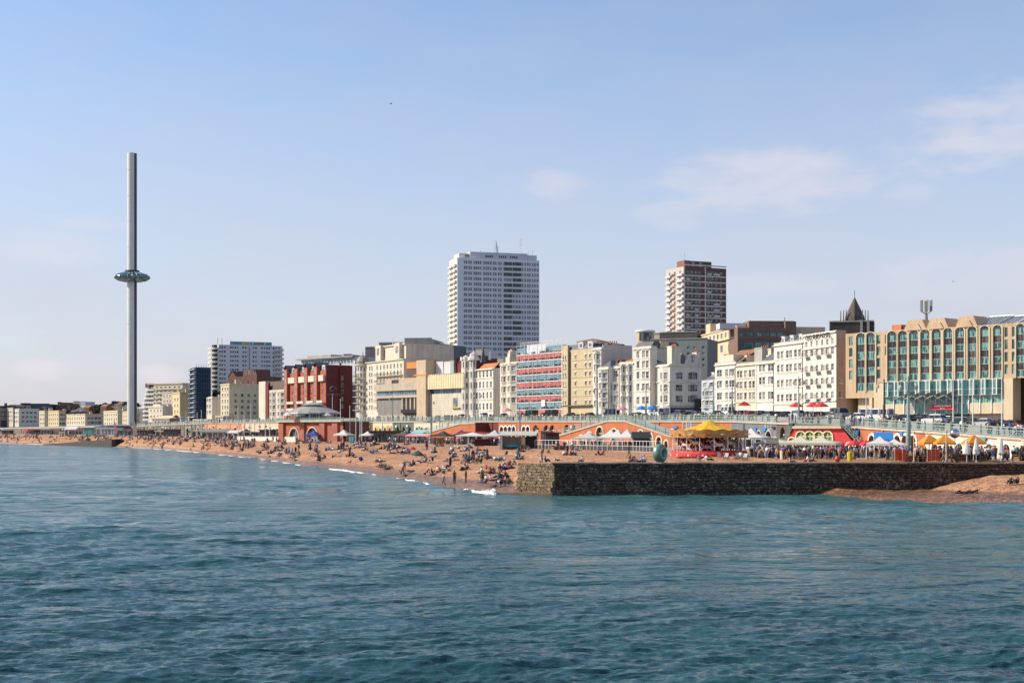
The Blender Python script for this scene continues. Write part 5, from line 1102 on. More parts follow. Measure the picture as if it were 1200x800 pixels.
for nm, lb, x0, x1, py, D, m in HILL:
    b = Bld(nm, lb, x0, D, x1, D - 3, 14); b.wm = m; H = b.h(py, .5); b.front(0, H, grid(even(.5, b.w - .5, max(2, int((x1 - x0) / 2.5))), rowsat(b, [py + 3], 1.6), 1.4), style=''); b.hull(16, H); b.done(m); b.band(H - .01, .6, .3, name='coping')
# --- tall slab tower
def slab_tower():
    b = Bld('slab_tower', 'tall pale grey slab tower with rows of windows and roof aerials', 536, 735, 632, 748, 12, cat='tower block'); b.wm = GREYW
    SL = mat('slab_white', (.74, .75, .77), var=.05, streak=.12, scale=.15); H = b.h(303.5, .5); ys = [308.6 + 6.28 * k for k in range(19)]; rows = rowsat(b, ys, 3.9)
    g = [544.5, 546.8, 549.8, 552.2, 556, 558.4, 560.8, 563.2, 567.4, 569.8, 572.2, 575, 578.6, 581]; r2 = [618.6, 621, 624.3, 627, 630]
    c2 = [584.5, 587, 612.5, 615.5]; c3 = [591.8, 595, 598.2, 602, 605.5, 609]
    holes = grid([b.x(q) for q in g + c2 + r2], rows, .98) + grid([b.x(q) for q in c3], rows, 1.3)
    b.front(0, H, [], y=0); b.windows((0, -.10), (1, 0), [], gm=G_DARK)
    b.wall = MB(); b.front(0, H, holes, style='v', gm=glassmat('tower_glass', (.05, .058, .07), (.24, .25, .27), .5), fm=GREYW)
    for r in rows: b.band(r[0] - .35, .28, .12, x0=b.x(584), x1=b.x(617), m=SL, name='floor_band')
    q = random.Random(1)
    for k, r in enumerate(rows):
        if k % 2 == 0 or q.random() < .5: b.box('recess_shade', b.x(590.2), b.x(600), -.14, -.003, r[0], r[1], G_DARK)  # dark panels on the face stand in for shaded recesses
        if q.random() < .6: b.box('recess_shade', b.x(601), b.x(611), -.14, -.003, r[0], r[1], G_DARK)
    dp = b.dep(527, 0) if False else 16
    b.hull(dp, H); b.done(SL)
    # lit return wing to the left, slightly lower
    w = Bld('x', 'x', 527, 750, 536, 735.5, 12); w.root.name = 'west_wing'; w.root.parent = None
    wr = w.root
    for kk in ('label', 'category'): del wr[kk]
    bpy.data.objects.remove(wr); w.root = b.root
    # express wing in tower coordinates
    a = w.a - b.a; ex = b.e; loc = lambda v: (v.x * ex.x + v.y * ex.y, -v.x * ex.y + v.y * ex.x)
    o = loc(a); d = loc(w.e); o = (o[0] + d[1] * .2, o[1] - d[0] * .2); hl = w.h(304.5, .5); w.wall = MB(); hs = grid([w.w * .30, w.w * .72], rows, 3.4)
    w.panel(o, d, w.w, 0, hl, hs); w.windows(o, d, hs, style='3', fm=GREYW, gm=G); w.wall.build('wing_wall', WHITE, b.root)
    dv = Vector(d).normalized(); nv = Vector((dv.y, -dv.x)); ov = Vector(o)
    for r in rows:
        for f0, f1 in ((.05, .48), (.55, .95)): p, q_ = ov + dv * w.w * f0, ov + dv * w.w * f1; g_ = MB(); g_.prism([(p + nv * 1.1)[:], (q_ + nv * 1.1)[:], q_[:], p[:]], r[0] - 1.2, r[0] - .15); g_.build('wing_balcony', WHITE, b.root)
    zt = b.h(295.5, .5); zl = b.h(298, .5); b.box('roof_storey', b.x(551, 2), b.x(618, 2), 2, 14, H, zt, GREYW); b.box('roof_storey', b.x(538, 3), b.x(550.8, 3), 3, 14, H, b.h(296, .1), WHITE); b.box('roof_storey', b.x(618.2, 3), b.x(629, 3), 3, 12, H, zl + .5, GREYW)
    for q0, n in ((570, 4), (586, 4), (599, 4), (547, 2)):
        for k in range(n): link('window', win_mesh(.7, 1.2, '', FRAMED, G_DARK), b.root, (b.x(q0 + k * 2.4), 1.9 if q0 > 550 else 2.9, b.h(301.6, .5)))
    for q0, top in ((581, 279), (583.5, 287), (579, 288), (610.5, 276), (619, 291), (624, 290), (563, 292)):
        m = MB(); m.tube((b.x(q0, 6), 6, zt - .5), (b.x(q0, 6), 6, b.h(top, .5)), .13 if top > 280 else .09, 5)
        for k in range(3 if top < 280 else 0): zz = b.h(top + 2 + 3 * k, .5); m.tube((b.x(q0, 6) - .9, 6, zz), (b.x(q0, 6) + .9, 6, zz), .05, 4)
        m.build('aerial', STEEL, b.root)
    m = MB(); x = b.x(582, 6); m.lathe([(.5, b.h(294, .5)), (.35, b.h(289, .5)), (.1, b.h(281, .5))], 6, (x, 6, 0)); m.build('lattice_mast', STEEL, b.root)
slab_tower()
# --- banded brown tower
def banded():
    b = Bld('banded_tower', 'brown brick tower block with white floor bands and balcony corner', 801.5, 680, 851, 690, 14, cat='tower block'); b.wm = WHITE
    BR = mat('tower_brick', (.16, .082, .068), var=.2, streak=.15); H = b.h(313.5, .5); ys = [319.5 + 6.95 * k for k in range(12)]; rows = rowsat(b, ys, 2.9)
    cols = [806, 811, 816, 820, 830, 834.5, 839.5, 845]; xm = b.x(826.5)
    b.front(0, H, grid([b.x(q) for q in cols], rows, 1.5), style='v', gm=G); b.hull(16, H); b.done(BR); qq = random.Random(5)
    for r in rows:
        for q0, q1 in ((804, 808.5), (814, 818), (828.5, 833), (836, 843)):
            if qq.random() < .38: b.box('balcony_panel', b.x(q0), b.x(q1), -.5, -.004, r[0] - .6, r[0] + .25, qq.choice([WHITE, GREYW, G_BLUE, WHITE2]))
    for k, r in enumerate(rows + [(H + 2.0, 0)]): b.band(r[0] - 1.45, .62, .12, m=WHITE, name='floor_band')
    b.box('white_pier', xm - .28, xm + .28, -.2, -.003, 0, H, mat('pinkish_white', (.75, .62, .56))); b.box('white_pier', -.05, .5, -.2, -.003, 0, H, WHITE)
    # lit flank to the left with balconies
    a = P(781.5, 697) - b.a; ex = b.e; loc = lambda v: Vector((v.x * ex.x + v.y * ex.y, -v.x * ex.y + v.y * ex.x)); o = Vector((0, 16)); d = (Vector((0, 0)) - o); w = d.length; o = o + Vector((d.y, -d.x)).normalized() * .2; b.wall = MB()
    hs = [(w * f - .7, w * f + .7, *r) for f in (.2, .5, .8) for r in rows]; b.panel(o, d, w, 0, H, hs); b.windows(o, d, hs, style='v'); b.wall.build('flank_wall', mat('flank_white', (.56, .50, .45), streak=.15), b.root)
    n = Vector((d.y, -d.x)).normalized(); u = d.normalized()
    for k, r in enumerate(rows):
        for f0, f1 in ((.02, .3), (.62, .98)):
            g = MB(); p, q = o + d * f0, o + d * f1; g.prism([(p + n * .8)[:], (q + n * .8)[:], q[:], p[:]], r[0] - 1.3, r[0] - .2); g.build('flank_balcony', GREYW, b.root)
        g = MB(); p, q = o + d * .32, o + d * .6; g.prism([(p + n * .1)[:], (q + n * .1)[:], q[:], p[:]], r[0] - 1.0, r[0] + .2); g.build('brick_panel', BR if k % 3 else mat('lift_brick', (.26, .125, .09)), b.root)
    zt = b.h(305.5, .5); b.box('lift_room', b.x(806), b.x(812), 3, 10, H, zt + .1, mat('lift_brick', (.26, .125, .09))); b.box('lift_room', b.x(812) + .01, b.x(838), 3.2, 12, H, zt, BR)
    for q0 in (815, 824): link('window', win_mesh(1.2, 2.2, '', FRAMEW, G_BLUE), b.root, (b.x(q0), 3.1, b.h(312, .5)))
    g = MB(); g.tube((b.x(810), 6, zt), (b.x(810), 6, b.h(296, .5)), .08, 4); g.build('aerial', STEEL, b.root)
banded()
# --- office block and slabs behind the white terrace
def offices():
    b = Bld('office_block', 'beige and dark brown office block with teal ribbon windows', 818, 520, 864.5, 470, 12, cat='office'); b.wm = STONE2
    H = b.h(386, .7); z = lambda py: b.h(py, .6); c = even(b.x(822), b.x(862), 9)
    b.front(0, H, grid(c, [(z(397), z(391))], 2.3) + grid(c[1::2], [(z(413), z(405))], 3.2) + grid(c[0::3], [(z(425), z(416))], 4.5), style='v', gm=G_BLUE); dp = 30; b.hull(dp, H, right=False); b.side(dp, 0, H); b.done(STONE2); b.band(z(400), .5, .8); b.band(H - .2, .4, .3)
    d = Bld('office_wing', 'dark brown office wing with teal ribbon windows beside the beige offices', 864.5, 466, 921, 467, 12, cat='office'); d.wm = BROWN; BW = mat('brown_office_panel', (.22, .135, .10), streak=.15); H2 = d.h(384, .5)
    hs = [(d.x(q0), d.x(q1), d.h(y1, .5), d.h(y0, .5)) for y0, y1 in ((389, 394), (400.5, 408), ) for q0, q1 in ((867, 874), (876, 883), (885, 893), (895, 902), (903, 910), (911, 918))]
    d.front(0, H2, hs, style='3', gm=G_TEALB, fm=FRAMED); d.hull(14, H2); d.done(BW); d.band(d.h(397.5, .5), .5, .25, m=BW); d.box('penthouse', d.x(880), d.x(934), 3, 12, H2 - .2, d.h(375, .5), BW); d.box('penthouse_fin', d.x(921.2), d.x(934), 1, 12, 0, d.h(376, .5), BW)
    d.box('roof_room', d.x(848), d.x(879), 6, 12, H2, d.h(377, .3), GREYW); g = MB(); g.tube((d.x(925), 6, d.h(375, 1)), (d.x(925), 6, d.h(370, 1)), .1, 4); g.build('aerial', IRON, d.root)
    b.box('roof_plant', b.x(821), b.x(826), 2, 6, H, b.h(380, .1), STONE2); g = MB(); g.tube((b.x(842), 3, H), (b.x(843), 3, b.h(379, .5)), .12, 4); g.tube((b.x(838), 3, b.h(380, .5)), (b.x(843), 3, b.h(382, .5)), .3, 4); g.build('roof_dish', IRON, b.root)
offices()
for nm, lb, x0, x1, D0, D1, py, dpth, m, wn in (
    ('grey_slab', 'grey green rendered slab with small round windows behind the corner hotel', 762, 829, 462, 455, 397.5, 14, mat('grey_green_render', (.25, .27, .25), var=.1, streak=.12), 3),
    ('rear_block', 'dark green flat roof block just below the banded tower', 773, 817, 520, 515, 389.5, 14, mat('dark_green_cladding', (.09, .09, .075)), 0),
    ('rear_block', 'small cream block beside the dark green flat roof', 765.5, 773, 522, 521, 391, 10, CREAM, 0),
    ('rear_block', 'white stair core rising behind the turreted house', 558, 565, 620, 619, 409, 8, WHITE, 0), ('rear_block', 'dark red brick block between turrets and white stair core', 552, 563, 610, 609, 417, 8, BRICKD, 0),
    ('rear_block', 'blank blue grey block in front of the slab tower', 565.5, 575, 640, 639, 409.5, 10, GREYW, 0), ('rear_block', 'pale rooftop box behind the ornate cream house', 583, 590, 560, 559, 419, 6, WHITE2, 0), ('rear_block', 'low dark roof with pale edge below the slab tower', 575, 586, 575, 574, 420, 8, BROWN, 0)):
    b = Bld(nm, lb, x0, D0, x1, D1, 12); b.wm = m; H = b.h(py, .5); hs = grid([b.x(q) for q in (806.5, 813.5, 824)], rowsat(b, [407.5, 414.5, 421.5, 428.5], 3.2), .9) if wn else []
    b.front(0, H, hs, style=''); b.hull(dpth, H); b.done(m); b.band(H - .01, .35, .15, m=CONC, name='coping')
# ------------------------------------------------------------------ promenade walls, railings, ramps
RAILT = {}
def railing(name, label, pts, h=1.25, post_d=4.0, m=None, group=None):
    """cast iron railing along 3D points: posts, top and bottom rails, crossed infill"""
    m = m or TEAL; o = Vector(pts[0]); r = thing(name, label, 'railing', o, 0, group); pts = [Vector(p) - o for p in pts]
    rail = MB(); lat = MB()
    if 'post' not in RAILT: b = MB(); b.box(-.09, .09, -.09, .09, 0, h + .12); b.ball((0, 0, h + .2), .13, 6); RAILT['post'] = b.mesh('post', m)
    for a, c in zip(pts, pts[1:]):
        d = c - a; L = math.hypot(d.x, d.y); u = d / L; n = max(1, round(L / post_d)); pv = Vector((-u.y, u.x, 0)).normalized() * .05
        for z in (.1, h * .66, h): 
            up = Vector((0, 0, z)); t = Vector((0, 0, .11)); rail.add([a + up - pv, c + up - pv, c + up + pv, a + up + pv, a + up - pv + t, c + up - pv + t, c + up + pv + t, a + up + pv + t], [(0, 3, 2, 1), (4, 5, 6, 7), (0, 1, 5, 4), (2, 3, 7, 6)])
        for k in range(n): link('post', RAILT['post'], r, a + d * (k / n))
        k2 = max(2, round(L / .75))
        for k in range(k2):
            p, q = a + d * (k / k2), a + d * ((k + 1) / k2)
            for (z0, z1) in ((.15, h * .64), (h * .64, .15)):
                e = u * .055; lat.add([p + Vector((0, 0, z0)) - e, p + Vector((0, 0, z0)) + e, q + Vector((0, 0, z1)) + e, q + Vector((0, 0, z1)) - e], [(0, 1, 2, 3)])
            e = u * .035; lat.add([p + Vector((0, 0, .1)) - e, p + Vector((0, 0, .1)) + e, p + Vector((0, 0, h)) + e, p + Vector((0, 0, h)) - e], [(0, 1, 2, 3)])
    rail.build('rail', m, r); o2 = lat.build('lattice', m, r); o2['kind'] = 'stuff'
    return r
def arched_front(b, x0, x1, z0, zt0, zt1, arches, m, y=0, sm=None, dm=None, rev=.7, name='wall', sill=0.0, t=.38):
    """wall with round-arched openings; top runs from zt0 to zt1; each arch gets a proud surround and a recessed door"""
    w = MB(); N = 8; top = lambda x: zt0 + (zt1 - zt0) * (x - x0) / (x1 - x0); x = x0
    for ax, aw, zs in sorted(arches):
        r = aw / 2; a0, a1 = ax - r, ax + r
        if a0 <= x + .02 or a1 >= x1 - .02 or zs + r > top(ax) - .15: continue
        w.add([(x, y, z0), (a0, y, z0), (a0, y, top(a0)), (x, y, top(x))], [(0, 1, 2, 3)])
        arc = [(ax - r * math.cos(math.pi * k / N), zs + r * math.sin(math.pi * k / N)) for k in range(N + 1)]
        for (xa, za), (xb, zb) in zip(arc, arc[1:]):
            w.add([(xa, y, za), (xb, y, zb), (xb, y, max(top(xb), zb + .05)), (xa, y, max(top(xa), za + .05))], [(0, 1, 2, 3)])
            w.add([(xa, y, za), (xa, y + rev, za), (xb, y + rev, zb), (xb, y, zb)], [(0, 1, 2, 3)])
        w.add([(a0, y, z0), (a0, y + rev, z0), (a0, y + rev, zs), (a0, y, zs), (a1, y, z0), (a1, y + rev, z0), (a1, y + rev, zs), (a1, y, zs)], [(0, 3, 2, 1), (4, 5, 6, 7)])
        g = MB(); g.add([(a0, y + rev - .02, z0), (a1, y + rev - .02, z0)] + [(p[0], y + rev - .02, p[1]) for p in arc[::-1]], [tuple(range(2 + N + 1))], 0)
        g.box(ax - .06, ax + .06, y + rev - .14, y + rev - .03, z0, zs + r * .9, 1); g.box(a0, a1, y + rev - .14, y + rev - .03, zs - .08, zs + .08, 1); g.build('arch_door', [dm or G_DARK, sm or FRAMEW], b.root)
        if sm:
            s = MB(); pts = [(a0, z0)] + arc + [(a1, z0)]; outp = [(a0 - t, z0)] + [(ax - (r + t) * math.cos(math.pi * k / N), zs + (r + t) * math.sin(math.pi * k / N)) for k in range(N + 1)] + [(a1 + t, z0)]
            for i in range(len(pts) - 1):
                (xa, za), (xb, zb), (xc, zc), (xd, zd) = pts[i], pts[i + 1], outp[i + 1], outp[i]
                s.add([(xa, y - .14, za), (xb, y - .14, zb), (xc, y - .14, zc), (xd, y - .14, zd), (xd, y, zd), (xc, y, zc)], [(0, 3, 2, 1), (3, 4, 5, 2)])
            s.build('arch_surround', sm, b.root)
        x = a1
    w.add([(x, y, z0), (x1, y, z0), (x1, y, zt1), (x, y, top(x))], [(0, 1, 2, 3)]); w.build(name, m, b.root)
CREAMW = mat('mural_wall', (.62, .56, .42), var=.2, streak=.2)
def wall_seg(label, pxa, pxb, m, arch_px=(), aw=2.6, rise=2.2, sm=None, dm=None, off=0.0, name='arcade_wall', cap=None, top=None):
    """stretch of the promenade retaining wall with its arches, off metres of distance in front of the promenade edge"""
    za = min(interp(T_ZB, pxa), interp(T_ZB, pxb)); b = Bld(name, label, pxa, UD(pxa) - off, pxb, UD(pxb) - off, za, cat='wall'); b.wm = m
    t0, t1 = (ZU(pxa) - za, ZU(pxb) - za) if top is None else (ZP(top[0], UD(pxa) - off) - za, ZP(top[1], UD(pxb) - off) - za)
    ar = [(b.x(q), aw, rise) for q in arch_px]; arched_front(b, 0, b.w, 0, t0, t1, ar, m, 0, sm, dm)
    c = MB(); c.add([(0, -.25, t0 - .3), (b.w, -.25, t1 - .3), (b.w, -.25, t1 + .02), (0, -.25, t0 + .02), (0, off * .9 + .9, t0 + .02), (b.w, off * .9 + .9, t1 + .02), (0, 0, t0 - .3), (b.w, 0, t1 - .3)], [(0, 1, 2, 3), (3, 2, 5, 4), (0, 6, 7, 1)]); c.build('coping', cap or CONCW, b.root)
    n = max(1, int(b.w / 5.5)); q = random.Random(int(pxa))
    for k in range(n):
        x = b.w * (k + .5) / n
        if all(abs(x - a[0]) > a[1] / 2 + .75 for a in ar): zt_ = t0 + (t1 - t0) * x / b.w; p = MB(); p.box(x - .28, x + .28, -.22, -.004, 0, zt_ - .32); p.build('pilaster', m, b.root)
        if q.random() < .5: g = MB(); x2 = min(b.w - 1.5, max(.2, x + q.uniform(-2, 2))); zz = (t0 + t1) / 2 * q.uniform(.62, .74); g.box(x2, x2 + q.uniform(.8, 2.2), -.32, -.23, zz, zz + q.uniform(.5, .8)); g.build('shop_sign', q.choice([FRAMEW, CANVASB, CANVASK, CREAMW, TEALD]), b.root)
    e = MB(); e.add([(b.w, 0, 0), (b.w, off + 1.2, 0), (b.w, off + 1.2, t1), (b.w, 0, t1), (0, 0, 0), (0, off + 1.2, 0), (0, off + 1.2, t0), (0, 0, t0)], [(0, 1, 2, 3), (4, 7, 6, 5)]); e.build('end_wall', m, b.root)
    return b
def rail_seg(label, pxs, off=0.0):
    pts = []
    for q in pxs: p = P(q, UD(q) - off + .35); pts.append((p.x, p.y, ZU(q) + .03))
    return railing('promenade_railing', label, pts)
GREYB = mat('grey_blue_render', (.15, .17, .20), var=.15, streak=.2); CREAMW = mat('mural_wall', (.62, .56, .42), var=.2, streak=.2)
wall_seg('orange arcade wall with white arches beside the blue awning', 1008, 1084, ORANGE, (1022, 1044, 1052, 1061, 1070, 1078), 2.3, 1.9, FRAMEW, DARK)
w = wall_seg('cream fronted promenade wall behind the orange parasols', 1084.5, 1215, WHITE2, (1096, 1110, 1125, 1140, 1160, 1180), 2.0, 1.0, FRAMEW, DARK)
wall_seg('dark brown stair wall beside the red arcade', 998, 1008, BROWN, ())
w = wall_seg('dark gap in the arcade wall left of the red arcade', 910, 926, BROWN, (917,), 3, 3, None, DARK)
b = wall_seg('grey blue arcade wall with arches behind the carousel', 857, 910, GREYB, (866, 878, 889.5, 901), 3.4, 2.0, CONC, DARK)
for q in (896.5, 900.3, 903.5): link('white_window', win_mesh(.8, 1.5, 'v', FRAMEW, G), b.root, (b.x(q), -.08, b.h(503, .7)))  # white framed windows with ordinary glass
b = wall_seg('orange wall with white windows just behind the carousel roof', 780, 857, ORANGE, (788, 820, 835, 848), 3.2, 2.4, CREAMW, DARK)
for k in range(5): link('window', win_mesh(1.0, 1.9, 'v', FRAMEW, G), b.root, (b.x(800 + 2.6 * k), -.08, b.h(503, .3)))
wall_seg('orange upper wall behind the double ramp', 655, 780, ORANGE, (664, 672), 3.2, 3.9, None, DARK)
wall_seg('orange arcade wall with dark arches right of the teal lamp column', 624, 655, ORANGE, (627.5, 633.5, 640, 647, 652.5), 3.0, 3.9, None, DARK)
wall_seg('orange arcade wall with row of small white arches', 584, 624, ORANGE, (588, 592.7, 597.4, 602.1, 614, 618.7), 2.2, 4.0, FRAMEW, G_DARK)
wall_seg('shaded end wall painted dark red at the foot of the turreted house', 557, 584, BRICKD, (571,), 2, 3, None, DARK)  # shaded end of the orange wall, its shade put into the colour
wall_seg('cream wall with dark arches under the corrugated fascia', 485, 557, WHITE2, (489, 494.5, 500, 520, 534, 543.5, 551), 2.6, 3.6, CREAMW, DARK)
wall_seg('pale wall with dark openings below the conference hall', 460, 485, mat('dark_green_render', (.10, .13, .11)), (466, 473, 480), 3, 3.6, None, DARK)
b = wall_seg('arcade wall painted with a bright mural', 437, 460, CREAMW, (440.5, 446, 451.5, 457), 2.6, 3.6, mat('mural_yellow', (.7, .5, .08)), DARK)
for q, c in ((443, (.55, .32, .05)), (449, (.10, .35, .55)), (454.5, (.45, .06, .14)), (458.6, (.30, .10, .30))): b.box('mural_panel', b.x(q) - .5, b.x(q) + .5, -.06, -.004, .4, 5.4, mat('mural_%d' % int(q), c, var=.5, scale=1.5))
wall_seg('brown brick arch wall right of the round roofed pavilion', 398, 437, BRICKB, (428,), 6.5, 3.0, CONCW, mat('grey_shutter', (.25, .24, .23)))
wall_seg('promenade wall with pale arches left of the pavilion', 284, 332, mat('cream_arcade_render', (.62, .50, .36)), (313, 317, 321, 325), 2.8, 3, FRAMEW, DARK)
DKW = mat('dark_grey_render', (.20, .17, .15), var=.35, streak=.3)
wall_seg('salmon promenade wall behind the boat masts', 240, 284, mat('salmon_render', (.62, .27, .16), var=.15), (246, 258, 266, 276), 4, 2.6, CREAMW, DARK)
wall_seg('dark grey far promenade wall below the pale low shopfronts', 160, 240, DKW, (176, 190, 205, 220, 232), 4, 2.6, CREAMW, DARK)
wall_seg('dark grey far promenade wall at the end of the bay', -60, 160, DKW, (20, 50, 80, 110, 140), 5, 2.4, CREAMW, DARK)
for lb, q in (('teal railing above the cream fronted wall', (1084, 1130, 1170, 1215)), ('teal railing above the white arched orange wall', (1012, 1050, 1084)), ('teal railing between corner hotel and carousel roof', (780, 820, 857, 910)), ('teal railing behind the double ramp', (655, 700, 740, 780)),
              ('teal railing below the scaffolded building', (584, 624, 655)), ('teal railing below the turreted house', (545, 557, 584)), ('teal railing below the conference hall', (437, 460, 485, 515, 545)), ('teal railing right of the pavilion', (398, 420, 437)),
              ('teal railing left of the pavilion', (240, 284, 330)), ('teal railing at the far promenade', (160, 200, 240))): rail_seg(lb, q)
# projecting red arcade with green arches and sloping ends
def red_arcade():
    D0, D1 = 240, 235; z0 = 3.75; b = Bld('painted_arcade', 'red painted arcade front with cream and green arches between stairs', 917, D0 + 4, 1006, D1, z0, cat='arcade'); b.wm = REDP
    X = b.x; zt = ZP(499.5, b.a.y * .5 + b.c.y * .5) - z0; xa, xb = X(932), X(985); CR = mat('cream_paint', (.80, .72, .48), var=.08)
    arched_front(b, xa, xb, 0, zt, zt, [(X(q), 1.6, 2.75) for q in (938.5, 949, 959.5, 970, 980)], REDP, 0, CR, GREENP, rev=.2, name='red_wall', t=.24)
    arched_front(b, X(917), xa - .01, 0, .9, zt - .1, [(X(928), 1.2, 1.9)], REDP, 0, CR, GREENP, rev=.2, name='red_wall', t=.24); arched_front(b, xb + .01, X(1006), 0, zt, .7, [(X(988.5), 1.2, 2.1), (X(995.5), 1.0, 1.2)], REDP, 0, CR, GREENP, rev=.2, name='red_wall', t=.24)
    b.box('cornice', xa - .3, xb + .3, -.5, -.003, zt - .35, zt + .05, STONE2); b.box('roof', xa, xb, -.3, 8, zt + .05, zt + .25, PAVE)
    g = MB(); g.add([(xa, .3, 0), (xb, .3, 0), (xb, 8, 0), (xa, 8, 0), (xa, .3, zt), (xb, .3, zt), (xb, 8, zt), (xa, 8, zt)], [(1, 2, 6, 5), (2, 3, 7, 6), (3, 0, 4, 7)]); g.build('back_wall', BROWN, b.root)
    W = lambda x, y, z: b.a + b.e * x + b.inw * y + Vector((0, 0, z0 + z))
    railing('promenade_railing', 'teal railing along the top of the red arcade', [W(xa, 0, zt + .26), W(xb, 0, zt + .26)]); railing('stair_railing', 'sloping teal railing on the right stair of the red arcade', [W(xb + .3, -.2, zt), W(X(1010), -.2, .9)]); railing('stair_railing', 'sloping teal railing on the left end of the red arcade', [W(X(917), -.2, .9), W(xa - .3, -.2, zt - .1)])
    st = thing('stone_stairs', 'brown flight of steps right of the red arcade', 'stairs', W(xb, 1.0, 0), b.rz); n = 14
    for k in range(n): g = MB(); s = (X(1011) - xb) / n; g.box(s * k, s * (k + 1), 0, 4.0, 0, zt * (1 - (k + .5) / n)); g.build('step', BROWN, st)
    railing('stair_railing', 'sloping teal railing against the dark brown stair wall', [W(xb + .3, 5.2, zt), W(X(1012), 5.2, .9)])
red_arcade()
# double ramp with orange flank
def ramp(label, pts, arches, m, sm, depth=5.0, rl=None):
    """pts: (px, D, py of the wall top); wall follows the sloping top"""
    z0 = 3.75; segs = list(zip(pts, pts[1:])); r = None; tops = []
    b = Bld('promenade_ramp', label, pts[0][0], pts[0][1], pts[-1][0], pts[-1][1], z0, cat='ramp'); b.wm = m
    for (pa, Da, ya), (pb, Db, yb) in segs:
        xa, xb = b.x(pa), b.x(pb); za, zb = b.h(ya, xa / b.w), b.h(yb, xb / b.w); zz = min(za, zb)
        arched_front(b, xa + .005, xb - .005, 0, max(za, .3), max(zb, .3), [(b.x(q), aw, rs) for q, aw, rs in arches if pa < q < pb], m, 0, sm, DARK, rev=.5)
        g = MB(); g.add([(xa, 0, za), (xb, 0, zb), (xb, depth, zb), (xa, depth, za)], [(0, 1, 2, 3)]); g.build('ramp_surface', PAVE, b.root); tops.append((xa, za)); last = (xb, zb)
        c = MB(); c.add([(xa, -.2, za - .25), (xb, -.2, zb - .25), (xb, -.2, zb + .05), (xa, -.2, za + .05), (xb, .3, zb + .05), (xa, .3, za + .05)], [(0, 1, 2, 3), (3, 2, 4, 5)]); c.build('coping', CONCW, b.root)
    tops.append(last); g = MB(); g.add([(last[0], 0, 0), (last[0], depth, 0), (last[0], depth, last[1]), (last[0], 0, last[1])], [(0, 1, 2, 3)]); g.build('end_wall', BRICKD, b.root)  # the ramp end's shade is painted as dark red
    railing('ramp_railing', rl, [b.a + b.e * x + b.inw * .1 + Vector((0, 0, z0 + z + .06)) for x, z in tops])
ramp('orange walled double ramp rising to a flat top behind white gazebos', [(652, 352, 511), (712, 336, 493), (733, 328, 493), (792, 306, 513)], [(664, 1.3, .5), (672, 1.6, .9), (681, 2, 1.6), (691, 2.4, 2.2), (703, 3.0, 3.1), (720, 2.4, 2.9), (737, 3.0, 3.2), (751, 2.4, 2.6), (762, 2.2, 2.0), (772.5, 2.0, 1.4), (781, 1.3, .9)], ORANGE, CREAMW, rl='sloping teal railing along the double ramp')
ramp('orange walled single ramp climbing to the turreted house', [(484, 460, 511), (540, 432, 496), (557, 424, 495.5)], [(520, 1.7, 1.0), (534, 2.2, 1.5), (543, 2.2, 1.7), (551, 2.2, 1.8)], ORANGE, None, rl='sloping teal railing along the single ramp')
